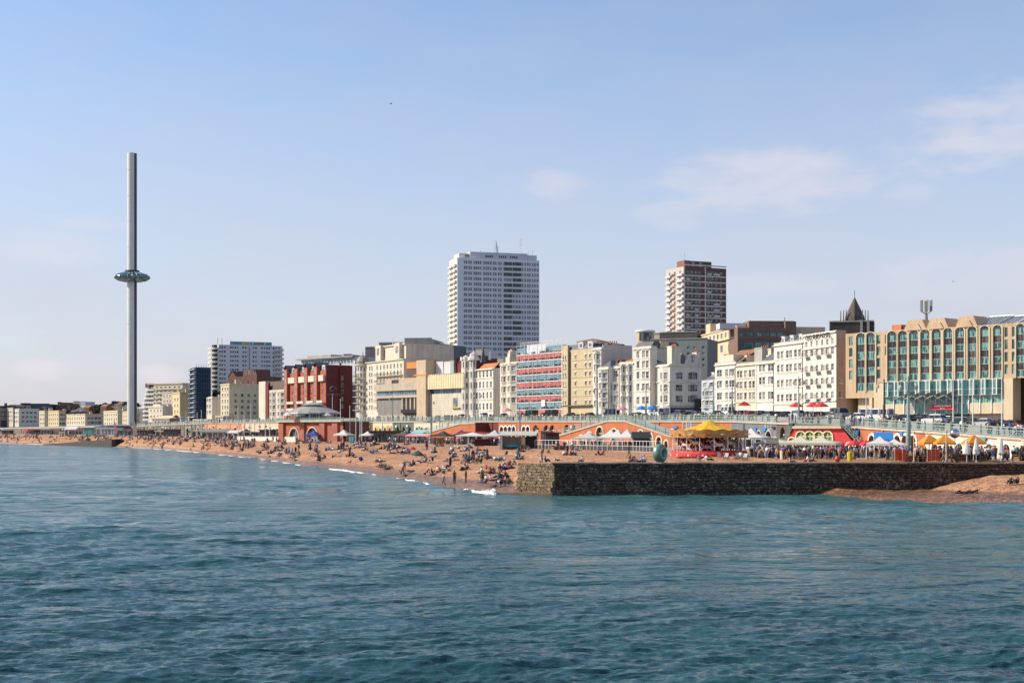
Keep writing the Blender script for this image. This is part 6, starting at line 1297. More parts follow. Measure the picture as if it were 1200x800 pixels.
# ------------------------------------------------------------------ round-roofed pavilion
def pavilion():
    D = 470; c = P(366, D); z0 = 4.0; k = D / F; r = thing('beach_pavilion', 'red brick arched pavilion with round grey roof and terrace umbrellas', 'pavilion', (c.x, c.y, z0)); zz = lambda py: ZP(py, D) - z0
    w = 37 * k; zt = zz(494.5); b = Bld('x', 'x', 329, D + 4, 402, D - 24, z0); bpy.data.objects.remove(b.root); b.root = r
    ex = b.a - c; ob = Vector((ex.x, ex.y))
    class Sub: root = link('arched_base', None, r, (ex.x, ex.y, 0), b.rz)
    sb = Sub(); arched_front(sb, 0, b.w, 0, zt, zt, [(b.x(344.5), 5.4, 1.6), (b.x(366), 6.6, 1.2)], mat('orange_brick', (.36, .115, .072), var=.25), 0, CREAMW, G_BLUE, rev=.8, name='brick_wall')
    for q, wd in ((330.5, 3.0), (354.5, 3.2), (378.5, 3.0), (393.5, 3.0)): g = MB(); x = b.x(q); g.box(x - wd / 2 + .3, x + wd / 2 + .3, -.7, -.004, 0, zt); g.build('pier', mat('orange_brick', (.36, .115, .072), var=.25), sb.root)
    g = MB(); g.box(0, b.w, .9, 10, 0, zt - .01); g.build('core', BRICKB, sb.root); g = MB(); g.box(-.6, b.w + .6, -1.2, 11, zt, zt + .3); g.build('terrace_slab', CREAMW, sb.root)
    rl = MB()
    for kx in range(60): x = -.5 + (b.w + 1.0) * kx / 59; rl.box(x - .04, x + .04, -1.1, -1.02, zt + .3, zt + 1.3)
    rl.box(-.6, b.w + .6, -1.12, -1.0, zt + 1.3, zt + 1.4); rl.box(-.6, b.w + .6, -1.1, -1.04, zt + .3, zt + .9); rl.build('terrace_rail', TEAL, sb.root)
    g = MB(); n = 16; R1 = 33 * k; g.lathe([(R1 * .62, zt + .3), (R1 * .62, zz(484))], n, (0, 1, 0)); g.build('glazed_drum', G_BLUE, r)
    for i in range(n): a = 2 * math.pi * i / n; g = MB(); g.tube((R1 * .85 * math.cos(a), 1 + R1 * .85 * math.sin(a), zt + .3), (R1 * .85 * math.cos(a), 1 + R1 * .85 * math.sin(a), zz(484.5)), .13, 6); g.build('column', FRAMEW, r)
    for i in range(n):
        g = MB(); a, a2 = 2 * math.pi * i / n, 2 * math.pi * (i + 1) / n; e = [(R1 * 1.03, zz(485)), (R1, zz(483.5)), (R1 * .5, zz(477)), (R1 * .36, zz(476))]
        vs = [(q * math.cos(t), 1 + q * math.sin(t), z) for q, z in e for t in (a, a2)]; g.add(vs, [(2 * j, 2 * j + 1, 2 * j + 3, 2 * j + 2) for j in range(3)]); g.tube(vs[2], vs[6], .09, 4); g.build('roof_segment', mat('grey_green_metal_roof', (.36, .36, .32), rough=.5, var=.15, rnd=.08), r)
    g = MB(); g.lathe([(R1 * .34, zz(476.3)), (R1 * .34, zz(474.2))], 14, (0, 1, 0)); g.build('lantern', G_DARK, r); g = MB(); g.lathe([(R1 * .42, zz(474.4)), (R1 * .36, zz(473.4)), (.2, zz(470.8))], 14, (0, 1, 0)); g.build('lantern_roof', MATS['grey_green_metal_roof'], r)
    return D, z0 + zt + .3
PD, PZ = pavilion()
# ------------------------------------------------------------------ observation mast
def mast():
    D = 800; c = P(154.8, D); z0 = 5.2; k = D / F; r = thing('observation_tower', 'very tall slim silver observation tower with a glass ring pod', 'tower', (c.x, c.y, z0)); zz = lambda py: ZP(py, D) - z0
    AL = mat('brushed_aluminium', (.68, .66, .62), rough=.5, metal=.1, var=.1, streak=.1, scale=.05); R0 = 5.6 * k
    ys = [500, 470, 440, 410, 380, 350, 331, 318, 290, 260, 230, 200, 180]
    for a, b2 in zip(ys, ys[1:]): g = MB(); g.lathe([(R0, zz(a) + .04), (R0, zz(b2) - .12)], 20); g.lathe([(R0 * .96, zz(b2) - .13), (R0 * .96, zz(b2) + .05)], 20); g.build('mast_can', AL, r, smooth=False)
    g = MB(); g.box(R0 * .55, R0 * 1.04, -R0 * .75, -R0 * .3, zz(500), zz(180.5)); g.build('shade_strip', mat('shade_and_collar_grey', (.09, .085, .09)), r)  # dark strip paints the shaded right side of the mast
    g = MB(); g.tube((0, 0, zz(180)), (0, 0, zz(178.5)), .3, 6); g.build('beacon', IRON, r)
    RP = 20.5 * k; pod = MB(); prof = [(R0 * 1.1, zz(318.5)), (RP * .45, zz(319.3)), (RP * .8, zz(321.4)), (RP * .97, zz(323.6)), (RP, zz(325)), (RP * .96, zz(326.6)), (RP * .78, zz(328.8)), (RP * .45, zz(330.2)), (R0 * 1.1, zz(330.6))]
    pod.lathe(prof, 32, cap=False); pod.build('glass_pod', mat('mirror_glass', (.16, .27, .30), rough=.08, metal=.75, var=.25, scale=.25), r, smooth=True)
    for i in range(24): a = 2 * math.pi * i / 24; g = MB(); [g.tube((q[0] * 1.005 * math.cos(a), q[0] * 1.005 * math.sin(a), q[1]), (s[0] * 1.005 * math.cos(a), s[0] * 1.005 * math.sin(a), s[1]), .11, 4) for q, s in zip(prof[1:], prof[2:-1])]; g.build('pod_rib', STEEL, r)
    g = MB(); g.lathe([(R0 * 1.5, zz(317)), (R0 * 1.5, zz(319.5))], 16); g.build('pod_collar', mat('shade_and_collar_grey', (.09, .085, .09)), r)
    g = MB(); g.lathe([(26, 0), (26, 5.0), (24, 5.6)], 24, (3, 8, 0)); g.build('base_building', G_DARK, r)
mast()
# low terminal and kiosks near the mast
def kiosk(name, label, px, D, w, d, h, m, roof, rm, z=None, rz=None, front=None, cat='kiosk'):
    c = P(px, D); z0 = ground(px, D) if z is None else z; r = thing(name, label, cat, (c.x, c.y, z0), -.35 if rz is None else rz)
    b = MB(); b.box(-w / 2, w / 2, 0, d, 0, h); b.build('wall', m, r); g = MB()
    if roof == 'flat': g.box(-w / 2 - .4, w / 2 + .4, -.6, d + .4, h, h + .25)
    elif roof == 'gable': g.add([(-w / 2 - .3, -.3, h), (w / 2 + .3, -.3, h), (w / 2 + .3, d / 2, h * 1.5), (-w / 2 - .3, d / 2, h * 1.5), (w / 2 + .3, d + .3, h), (-w / 2 - .3, d + .3, h)], [(0, 1, 2, 3), (3, 2, 4, 5), (1, 4, 2), (0, 3, 5)])
    g.build('roof', rm, r); n = max(2, int(w / 2.2))
    for k in range(n): x = -w / 2 + w * (k + .5) / n; o = MB(); o.box(x - w / n * .38, x + w / n * .38, -.06, -.003, .5 if k else .05, h * .82); o.build('hatch', front or G_DARK, r)
    return r
kiosk('beach_cafe', 'teal framed beach cafe with flat roof near the observation tower', 111, 800, 16, 8, 4.2, TEALD, 'flat', TEAL, front=G_TEALB)
kiosk('beach_cafe', 'white beach cafe with bluish glazing left of the tower base', 124, 770, 12, 7, 4.0, WHITE, 'flat', FRAMEW, front=G_BLUE)
kiosk('beach_kiosk', 'beach kiosk under a wide red roof', 92, 830, 14, 6, 2.6, CONCW, 'flat', CANVASR)
kiosk('beach_kiosk', 'white walled beach kiosk with pale roof beyond the red roofed one', 82, 850, 8, 6, 3.4, WHITE, 'gable', GREYW)
kiosk('beach_hut', 'brown beach hut with low roof right of the tower base', 168, 700, 8, 6, 3.0, BROWN, 'flat', CONC)
kiosk('beach_hut', 'grey green gabled beach hut among the far crowd', 252, 585, 13, 7, 2.5, CONCW, 'gable', mat('grey_green_slate', (.2, .22, .2)))
kiosk('beach_hut', 'white gabled beach hut below the cream block', 273, 575, 5, 5, 2.2, WHITE, 'gable', CANVASW)
def low_wall(label, pxa, Da, pxb, Db, z, h, m, cat='wall', name='low_wall', t=.6):
    a, b = P(pxa, Da), P(pxb, Db); L = (b - a).length; r = thing(name, label, cat, (a.x, a.y, z), math.atan2(b.y - a.y, b.x - a.x)); g = MB(); g.box(0, L, 0, t, -.6, h); g.build('wall', m, r); g = MB(); g.box(-.1, L + .1, -.1, t + .1, h + .002, h + .16); g.build('coping', m, r)
low_wall('long low white wall on the beach left of the pavilion', 278, 520, 346, 462, 4.25, 1.15, WHITE)
# far low groyne
fg = thing('low_groyne', 'dark low groyne slanting into the sea at the far beach', 'groyne', (*P(60, 760)[:2], 0)); g = MB(); a, c = P(57, 762) - P(60, 760), P(138, 672) - P(60, 760); d = (c - a).normalized(); nn = Vector((-d.y, d.x, 0)) * 3
q = [(a - nn)[:2], (c - nn)[:2], (c + nn)[:2], (a + nn)[:2]]; g.prism(q, -2, [.35, 3.4, 3.4, .35]); g.build('stone_bank', mat('groyne_dark', (.07, .055, .04), var=.4, bump=.8, scale=1.2), fg); g = MB(); g.prism([(a - nn * .4)[:2], (c - nn * .4)[:2], (c + nn * .4)[:2], (a + nn * .4)[:2]], 0, [.5, 3.7, 3.7, .5]); g.build('crest', MATS['groyne_dark'], fg)
# ------------------------------------------------------------------ carousel
def carousel():
    px = 831; D = 206; c = P(px, D); z0 = ground(px, D) + .05; k = D / F; R0 = 45.5 * k; r = thing('carousel', 'vintage carousel with yellow tented roof, gilded rim and red platform', 'carousel', (c.x, c.y, z0)); zz = lambda py: ZP(py, D) - z0
    n = 16; zr = zz(505.5); za = zz(493.5); YC = [mat('yellow_canvas', (.90, .56, .03), rough=.7, var=.08, trans=.2), mat('amber_canvas', (.88, .46, .02), rough=.7, var=.08, trans=.2)]
    for i in range(n):
        g = MB(); a, a2 = 2 * math.pi * i / n, 2 * math.pi * (i + 1) / n; e = [(.3, za + .15), (R0 * .3, za - (za - zr) * .42), (R0 * .65, za - (za - zr) * .8), (R0 * .985, zr)]
        vs = [];
        for q, z in e:
            for t in (a, (a + a2) / 2, a2): vs.append((q * math.cos(t), q * math.sin(t), z - (.10 * q / R0 if t == (a + a2) / 2 else 0)))
        g.add(vs, [(3 * j + s, 3 * j + s + 1, 3 * j + s + 4, 3 * j + s + 3) for j in range(3) for s in (0, 1)]); g.build('roof_panel', YC[i % 2], r)
        b = MB(); z1 = zz(511.8); t0, t1 = a, a2; m = 6; pts = []
        for j in range(m + 1):
            t = t0 + (t1 - t0) * j / m; zo = zr + .12 + .22 * abs(math.sin(math.pi * j / m)); zl = z1 - .14 * abs(math.sin(math.pi * j / m * 2)); pts.append(((R0 * math.cos(t), R0 * math.sin(t), zo), (R0 * math.cos(t), R0 * math.sin(t), zl), (R0 * .96 * math.cos(t), R0 * .96 * math.sin(t), zl), (R0 * .96 * math.cos(t), R0 * .96 * math.sin(t), zo)))
        for p, q in zip(pts, pts[1:]): b.add(list(p) + list(q), [(0, 1, 5, 4), (1, 2, 6, 5), (2, 3, 7, 6), (3, 0, 4, 7)])
        tm = (t0 + t1) / 2; b.box(0, 0, 0, 0, 0, 0) if False else b.lathe([(.28, -.05), (.28, .05)], 8, (R0 * 1.01 * math.cos(tm), R0 * 1.01 * math.sin(tm), (zr + z1) / 2), 1)
        b.build('rounding_board', [GOLD, REDP if i % 2 else FRAMEW], r)
        g = MB(); g.tube((R0 * .93 * math.cos(a), R0 * .93 * math.sin(a), .9), (R0 * .93 * math.cos(a), R0 * .93 * math.sin(a), z1 + .3), .06, 6); g.build('outer_pole', FRAMEW, r)
    g = MB(); g.lathe([(R0 * 1.0, .02), (R0 * 1.0, .45), (R0 * .97, .62), (R0 * .96, .85)], 32); g.build('platform', REDP, r)
    for i in range(32): a = 2 * math.pi * (i + .5) / 32; g = MB(); g.lathe([(.17, 0), (.14, .03)], 6); o = g.build('platform_panel', GOLD if i % 2 else FRAMEW, r); o.location = (R0 * 1.0 * math.cos(a), R0 * 1.0 * math.sin(a), .25); o.rotation_euler = Vector((math.cos(a), math.sin(a), 0)).to_track_quat('Z', 'Y').to_euler()
    g = MB(); g.lathe([(R0 * .30, .85), (R0 * .30, zz(508))], 12); g.build('centre_drum', mat('carousel_centre', (.24, .07, .05), var=.6, scale=1.6), r)
    g = MB(); g.lathe([(R0 * .95, zz(511.5)), (R0 * .3, zz(511.2))], 24, cap=False); g.build('ceiling', BROWN, r)
    # galloping horse, one mesh
    h = MB(); h.ball((0, 0, 0), .36, 8, 0, sz=.85, sx=1.9, sy=.75); h.tube((.5, 0, .1), (.95, 0, .62), .2, 6, .13, 0); h.tube((.9, 0, .66), (1.3, 0, .45), .13, 6, .08, 0); h.tube((.92, .05, .78), (.95, .06, .92), .04, 4, .01, 0); h.tube((.55, 0, .45), (.95, 0, .82), .09, 5, .06, 1); h.tube((-.62, 0, .1), (-.95, 0, -.3), .10, 5, .03, 1)
    for sx, sy, kx, kz, fx, fz in ((.45, .16, .85, -.42, .72, -.8), (.45, -.16, .95, -.25, .95, -.65), (-.5, .16, -.8, -.5, -1.05, -.8), (-.5, -.16, -.65, -.55, -.95, -.9)): h.tube((sx, sy, -.1), (kx, sy, kz), .12, 6, .07, 0); h.tube((kx, sy, kz), (fx, sy, fz), .07, 6, .05, 0)
    h.box(-.25, .25, -.30, .30, .16, .34, 1); h.tube((0, 0, -1.2), (0, 0, 2.1), .035, 5, mi=2)
    hm = [h.mesh('horse', [mat('horse_' + nme, col, rough=.35), m2, GOLD], smooth=True) for nme, col, m2 in (('white', (.72, .70, .64), REDP), ('cream', (.66, .52, .32), CANVASB), ('grey', (.30, .29, .28), REDP))]
    for ring, nn_ in ((.80, 16), (.58, 12)):
        for i in range(nn_): a = 2 * math.pi * (i + (.25 if ring < .7 else .5)) / nn_; link('horse', hm[i % 3], r, (R0 * ring * math.cos(a), R0 * ring * math.sin(a), 1.75 + .35 * math.sin(i * 2.1)), a - math.pi / 2)
carousel()
# green bronze ring standing on the groyne
def ring_sculpture():
    D = 167.2; c = P(773.5, D); k = D / F; r = thing('ring_sculpture', 'upright green bronze ring sculpture standing on the groyne', 'sculpture', (c.x, c.y, GZ + .02), .95); g = MB(); R1, r1 = 6.6 * k * 1.0, 4.6 * k; n, m = 36, 16; vs, fs = [], []
    for i in range(n):
        a = 2 * math.pi * i / n
        for j in range(m):
            t = 2 * math.pi * j / m; rr = R1 + r1 * math.cos(t); vs.append((rr * math.cos(a), r1 * 1.25 * math.sin(t), (R1 + r1) * 1.03 + rr * math.sin(a) * 1.03))
    fs = [(i * m + j, i * m + (j + 1) % m, ((i + 1) % n) * m + (j + 1) % m, ((i + 1) % n) * m + j) for i in range(n) for j in range(m)]
    g.add(vs, fs); g.build('ring', mat('green_bronze', (.19, .31, .245), rough=.42, metal=.35, var=.35, scale=1.2), r, smooth=True); g = MB(); g.box(-.7, .7, -.6, .6, -.05, .10); g.build('plinth', CONC, r)
ring_sculpture()
# ------------------------------------------------------------------ gazebos, parasols, stalls
def gazebo(label, px, D, w, h, peak, m, rz=-.4, name='gazebo', z=None, group=None, d=None):
    c = P(px, D); d = d or w; r = thing(name, label, 'gazebo', (c.x, c.y, ground(px, D) if z is None else z), rz, group); N = 4; g = MB()
    ring = [(-w / 2, -d / 2), (w / 2, -d / 2), (w / 2, d / 2), (-w / 2, d / 2)]; vs = [(p[0], p[1], h - .3) for p in ring] + [(p[0], p[1], h) for p in ring] + [(p[0] * .42, p[1] * .42, h + (peak - h) * .38) for p in ring] + [(0, 0, peak)]
    g.add(vs, [(i, (i + 1) % 4, 4 + (i + 1) % 4, 4 + i) for i in range(4)] + [(4 + i, 4 + (i + 1) % 4, 8 + (i + 1) % 4, 8 + i) for i in range(4)] + [(8 + i, 8 + (i + 1) % 4, 12) for i in range(4)]); g.build('canopy', m, r)
    for p in ring: g = MB(); g.tube((p[0] * .97, p[1] * .97, 0), (p[0] * .97, p[1] * .97, h - .05), .05, 5); g.build('leg', WPOLE, r)
    return r
def parasol(label, px, D, w, h, m, group=None, z=None, n=8, rise=.28, tilt=0, name='parasol', lift=0):
    c = P(px, D); r = thing(name, label, 'parasol', (c.x, c.y, (ground(px, D) if z is None else z) + lift), px % 1.3, group); g = MB(); e = [(w / 2, h - .18), (w / 2, h), (w * .25, h + w * rise * .55), (.06, h + w * rise)]
    g.lathe(e, n, cap=False); o = g.build('canopy', m, r); g = MB(); g.tube((0, 0, 0), (0, 0, h + w * rise + .15), .045, 6); g.build('pole', WPOLE, r); g = MB(); g.box(-.3, .3, -.3, .3, 0, .12); g.build('base', CONC, r)
    if tilt: o.rotation_euler = (tilt, tilt * .5, 0)
    return r
def closed_parasol(label, px, D, h, m, group=None):
    c = P(px, D); r = thing('closed_parasol', label, 'parasol', (c.x, c.y, ground(px, D)), 0, group); g = MB(); g.lathe([(.12, .9), (.45, 1.1), (.36, 1.8), (.14, h)], 8); g.build('canopy', m, r); g = MB(); g.tube((0, 0, 0), (0, 0, h + .2), .05, 6); g.build('pole', WPOLE, r)
for k, (px, D) in enumerate(((716, 296), (724, 288), (735, 282))): gazebo('white peaked gazebo in the row in front of the double ramp', px, D, 4.2, 2.5, 4.1, CANVASW, group='white gazebos in front of the double ramp')
for k, (px, D, w) in enumerate(((908, 205, 4.6), (938, 200, 4.8), (962, 197, 5.0))): gazebo(('cream peaked gazebo next to the steel frame stall', 'middle one of the cream peaked gazebos before the red arcade', 'cream peaked gazebo nearest the stairs of the red arcade')[k], px, D, w, 2.1, 3.0, CANVASC, group='cream gazebos by the red arcade')
gazebo('white peaked gazebo right behind the carousel', 880, 226, 5.2, 2.7, 4.2, CANVASW); gazebo('low pale grey gazebo beside the white hut', 580, 352, 5.0, 2.6, 4.0, mat('grey_canvas', (.5, .5, .48))); gazebo('long flat white marquee left of the hut', 554, 372, 8, 2.6, 3.4, CANVASW, d=4)
gazebo('white gazebo with blue sides next to the double ramp gazebos', 690, 300, 5.5, 2.3, 3.5, mat('grey_canvas', (.5, .5, .48))); gazebo('navy blue gazebo by the pavilion arches', 368, 455, 4.8, 2.2, 3.7, CANVASN); gazebo('wide white canopy right of the pavilion', 403, 440, 5.0, 2.3, 3.9, CANVASW); gazebo('small white canopy by the brown brick arch', 431, 436, 4.0, 2.3, 3.5, CANVASW)
gazebo('white canopy below the white arched orange wall', 1031, 185, 3.0, 2.1, 3.0, CANVASW, z=3.75); gazebo('white canopy beyond the orange banners', 1048, 195, 3.2, 1.9, 2.6, CANVASW, z=3.75)
for px, D, lb in ((1089, 178, 'orange square parasol behind the orange red banners'), (1107, 174.5, 'orange square parasol touching the thick timber post'), (1141, 175.5, 'orange square parasol above the furled white parasols')): parasol(lb, px, D, 3.3, 2.2, CANVASO, 'orange parasols at the groyne terrace', n=4, rise=.30, z=3.76)
for px, D, h, lb in ((1133, 173, 2.7, 'shorter of two white furled parasols under an orange one'), (1144, 172.5, 2.9, 'taller of two white furled parasols under an orange one'), (1173, 172.5, 2.9, 'white furled parasol standing alone beyond the orange parasols')): closed_parasol(lb, px, D, h, CANVASW, 'furled parasols at the groyne terrace')
for px, D in ((1001, 192), (1015, 190), (1008, 200)): parasol('red parasol at the foot of the stairs', px, D, 2.0, 1.9, CANVASR, 'red parasols at the foot of the stairs', z=3.76)
for px, D in ((872, 330), (953, 285), (962, 282), (933, 294)): parasol('red cafe parasol on the upper promenade', px, D, 3.0, 2.6, CANVASR, 'red cafe parasols on the upper promenade', z=ground(px, D))
for px in (338, 352, 383): parasol('white parasol on the pavilion terrace', px, PD - 6, 3.6, 1.9, CANVASW, 'white parasols on the pavilion terrace', z=PZ)
for px, D, m, nm in ((594, 432, CANVASP, 'pale pink'), (729, 375, CANVASP, 'pale pink'), (764, 362, CANVASB, 'blue'), (752, 366, CANVASB, 'blue')): parasol(nm + ' cafe parasol on the upper promenade', px, D, 3.2, 2.4, m, nm + ' cafe parasols on the upper promenade', z=ground(px, D))
def beach_parasol(px, py, m, label, w=2.0):
    D = hit(px, py); parasol(label, px, D, w, 2.0, m, tilt=.12, lift=-.1)
beach_parasol(488, 545, mat('dark_green_canvas', (.06, .10, .08)), 'dark green parasol planted on the beach', 2.3); beach_parasol(482, 537, CANVASR, 'red beach parasol beside the dark green one', 1.3)
# awnings: blue lean-to, teal and pink ones
def awning(label, px, D, w, d, z, rise, m, rz=-.5, base=None):
    c = P(px, D); z0 = ground(px, D) if base is None else base; r = thing('awning', label, 'awning', (c.x, c.y, z0), rz); g = MB(); g.add([(-w / 2, -d, z), (w / 2, -d, z), (w / 2, 0, z + rise), (-w / 2, 0, z + rise), (-w / 2, -d, z - .25), (w / 2, -d, z - .25)], [(0, 1, 2, 3), (4, 5, 1, 0)]); g.build('canopy', m, r)
    for sx in (-1, 1):
        for y in (-d + .1, -.1): g = MB(); g.tube((sx * w * .48, y, 0), (sx * w * .48, y, z + rise * (1 + y / d)), .06, 5); g.build('leg', WPOLE, r)
awning('bright blue sloping awning in front of the white arched wall', 1035, 197, 2.6, 1.8, 2.5, 1.0, CANVASB, rz=-.2, base=3.76)
awning('pale teal sloping awning below the cream arched wall', 495, 420, 4.5, 3.5, 3.0, 1.0, mat('teal_canvas', (.25, .50, .50)))
for px, D in ((485, 405), (492, 400), (500, 396)): awning('pink low awning below the cream arched wall', px, D, 3.0, 2.4, 2.3, .5, CANVASP) if px == 485 else None
awning('long pink awning beside the teal awning', 497, 398, 5.2, 2.4, 2.4, .5, mat('faded_pink_canvas', (.66, .38, .38)))
# hut with open front, timber box, teal kiosk
def hut():
    D = 300; c = P(602, D); z0 = ground(602, D); r = thing('beach_hut', 'white flat roofed hut with open front and turquoise boat inside', 'hut', (c.x, c.y, z0), -.12); k = D / F; w = 33 * k
    for nm, a in (('side_wall', (-w / 2, -w / 2 + .5, 0, 4, 0, 2.9)), ('back_wall', (-w / 2 + .5, w / 2 + 1.6, 3.7, 4, 0, 2.7))): g = MB(); g.box(*a); g.build(nm, WHITE, r)
    g = MB(); g.box(w * .27, w * .27 + .8, 0, 1, 0, 2.7); g.build('pillar', STONE, r); g = MB(); g.prism([(-w / 2 - .3, -.4), (w / 2 + 1.8, -.4), (w / 2 + 1.8, 4.3), (-w / 2 - .3, 4.3)], 2.9, [3.05, 3.05, 3.9, 3.9]); g.build('roof', mat('pale_roof_felt', (.50, .48, .42)), r)
    g = MB(); g.box(w * .27 + .9, w / 2 + 1.6, .6, 3.6, 0, 2.8); g.build('dark_bay', DARK, r); g = MB(); g.ball((-w * .08, 1.6, .8), 1.0, 10, 0, sz=.42, sx=2.1, sy=.8); g.build('boat_cover', mat('turquoise_cover', (.06, .42, .52), rough=.5), r, smooth=True)
hut()
kiosk('timber_kiosk', 'orange timber box kiosk in front of the single ramp', 513, 372, 2.3, 2, 1.7, mat('orange_timber', (.52, .27, .10), var=.2), 'flat', WOOD, rz=-.1, front=WOOD); kiosk('ticket_kiosk', 'turquoise ticket kiosk on the beach edge', 411.5, 425, 1.5, 1.2, 2.3, mat('turquoise_paint', (.10, .55, .52)), 'flat', FRAMEW, rz=0, front=mat('pale_turquoise', (.45, .75, .72)))
kiosk('beach_stall', 'dark maroon covered stall beside the long white marquee', 569, 350, 5.5, 2.5, 1.5, mat('maroon_cover', (.10, .02, .03)), 'flat', MATS['maroon_cover'], rz=-.1, front=MATS['maroon_cover']); kiosk('beach_bar', 'black canvas bar tent by the double ramp', 752, 268, 3.0, 3, 2.4, CANVASK, 'gable', CANVASK, rz=0, front=DARK); kiosk('beach_bar', 'dark red bar cabin next to the fenced terrace', 647, 300, 2.6, 3, 3.2, BRICKD, 'flat', BROWN, rz=-.1); kiosk('beach_bar', 'sandy painted bar cabin with white frames', 638, 303, 1.6, 2, 3.6, STONE, 'flat', STONE2, rz=-.1, front=FRAMEW)
kiosk('menu_stall', 'black panelled drinks stall with white lettered front', 887.5, 196.5, 1.8, 1.2, 1.3, CANVASK, 'flat', WPOLE, rz=0, front=mat('chalkboard', (.05, .055, .05)))
def fence(label, pts, h, name='terrace_fence'):
    o = Vector((*P(*pts[0])[:2], ground(*pts[0]))); r = thing(name, label, 'fence', o)
    for (pa, Da), (pb, Db) in zip(pts, pts[1:]):
        a = Vector((*P(pa, Da)[:2], ground(pa, Da))) - o; c = Vector((*P(pb, Db)[:2], ground(pb, Db))) - o; n = max(2, round((c - a).length / 1.7))
        for k in range(n): p = a.lerp(c, k / n); q = a.lerp(c, (k + 1) / n); g = MB(); g.tube(p, p + Vector((0, 0, h)), .055, 5); g.build('post', WPOLE, r); e = (q - p) * .03; g = MB(); p2, q2 = p + e, q - e; g.add([p2 + Vector((0, 0, .05)), q2 + Vector((0, 0, .05)), q2 + Vector((0, 0, h * .48)), p2 + Vector((0, 0, h * .48))], [(0, 1, 2, 3)]); g.build('screen_panel', CANVASK, r)
        g = MB(); g.tube(a + Vector((0, 0, h)), c + Vector((0, 0, h)), .05, 5); g.tube(a + Vector((0, 0, h * .5)), c + Vector((0, 0, h * .5)), .04, 5); g.build('rail', WPOLE, r)
fence('dark screened fence of white posts round the beach bar terrace', [(627, 300), (660, 287), (700, 272), (742, 262), (770, 250)], 1.9)
def frame_stall():
    D = 199; c = P(898, D); r = thing('trampoline_frame', 'dark steel frame stall beside the carousel', 'stall', (c.x, c.y, ground(898, D)), .05)
    for x in (-1.7, 0, 1.7):
        for y in (0, 2.5): g = MB(); g.tube((x, y, 0), (x, y, 2.7), .05, 5); g.build('post', FRAMED, r)
    for y in (0, 2.5): g = MB(); [g.tube((-1.7, y, z), (1.7, y, z), .06, 5) for z in (2.7, 1.9)]; g.build('beam', FRAMED, r)
    g = MB(); g.box(-.1, 1.7, -.05, .0, 1.95, 2.65); g.build('banner', CANVASC, r)
frame_stall()
def ball_buoy():
    D = hit(981.5, 541) ; D = 176; c = P(981.5, D); r = thing('red_ball', 'red ball on a low stand by the groyne', 'bin', (c.x, c.y, ground(981.5, D))); g = MB(); g.ball((0, 0, .42), .37, 14); g.build('ball', mat('red_ball', (.50, .03, .025), rough=.4), r, smooth=True); g = MB(); g.lathe([(.22, 0), (.16, .12)], 10); g.build('foot', IRON, r)  # red sphere on a small stand
ball_buoy()
for k, (px, D, col, nm) in enumerate(((996, 181, (.62, .50, .03), 'yellow'), (920.5, 190, (.72, .30, .04), 'orange'), (917, 189.5, (.70, .62, .45), 'cream'))):
    c = P(px, D); r = thing('litter_bin', nm + ' litter bin among the promenade crowd', 'bin', (c.x, c.y, ground(px, D))); g = MB(); g.lathe([(.30, 0), (.36, .9), (.36, 1.0)], 10); g.build('drum', mat('bin_' + nm, col), r); g = MB(); g.lathe([(.38, 1.0), (.36, 1.12), (.1, 1.18)], 10); g.build('lid', mat('bin_' + nm, col), r)
def globe():
    c = P(1119, 178); r = thing('silver_globe', 'shiny silver globe on a post above the orange parasols', 'globe', (c.x, c.y, 3.76)); g = MB(); g.ball((0, 0, 3.35), .62, 16); g.build('globe', mat('mirror_silver', (.6, .62, .65), rough=.1, metal=1), r, smooth=True); g = MB(); g.tube((0, 0, 0), (0, 0, 2.8), .06, 6); g.build('post', STEEL, r)  # mirror metal sphere, gives no light
globe()
for px, D in ((1051, 173.5), (1055, 174), (1060, 173.5), (1089, 172.5), (1094, 172.8), (1099, 173)):
    c = P(px, D); r = thing('banner', 'orange red upright banner board along the groyne terrace', 'banner', (c.x, c.y, 3.74), .3, 'orange banners at the groyne terrace'); g = MB(); g.box(-.28, .28, -.02, .02, .1, 1.45); g.build('cloth', mat('orange_red_cloth', (.62, .10, .03), var=.15), r); g = MB(); g.tube((-.3, 0, 0), (-.3, 0, 1.6), .03, 5); g.build('pole', WPOLE, r)
def beer_tables():
    g = MB(); g.box(-.9, .9, -.38, .38, .70, .76); tm = g.mesh('table_top', WOOD); g = MB(); g.box(-.05, .05, -.6, .6, 0, .7); lg = g.mesh('leg', WOOD); g = MB(); g.box(-.9, .9, -.14, .14, .42, .46); bm = g.mesh('bench', WOOD); r = random.Random(8)
    for px, D in [(r.uniform(1065, 1195), r.uniform(172.5, 183)) for _ in range(16)] + [(r.uniform(640, 740), r.uniform(275, 300)) for _ in range(10)]:
        c = P(px, D); near = px > 1000; t = thing('picnic_table', 'wooden picnic table on the ' + ('groyne terrace' if near else 'fenced beach bar terrace'), 'table', (c.x, c.y, ground(px, D) + .07), r.uniform(0, 3), 'picnic tables on the ' + ('groyne terrace' if near else 'beach bar terrace'))
        link('table_top', tm, t); link('leg', lg, t, (-.6, 0, 0)); link('leg', lg, t, (.6, 0, 0)); link('bench', bm, t, (0, -.58, 0)); link('bench', bm, t, (0, .58, 0))
beer_tables()
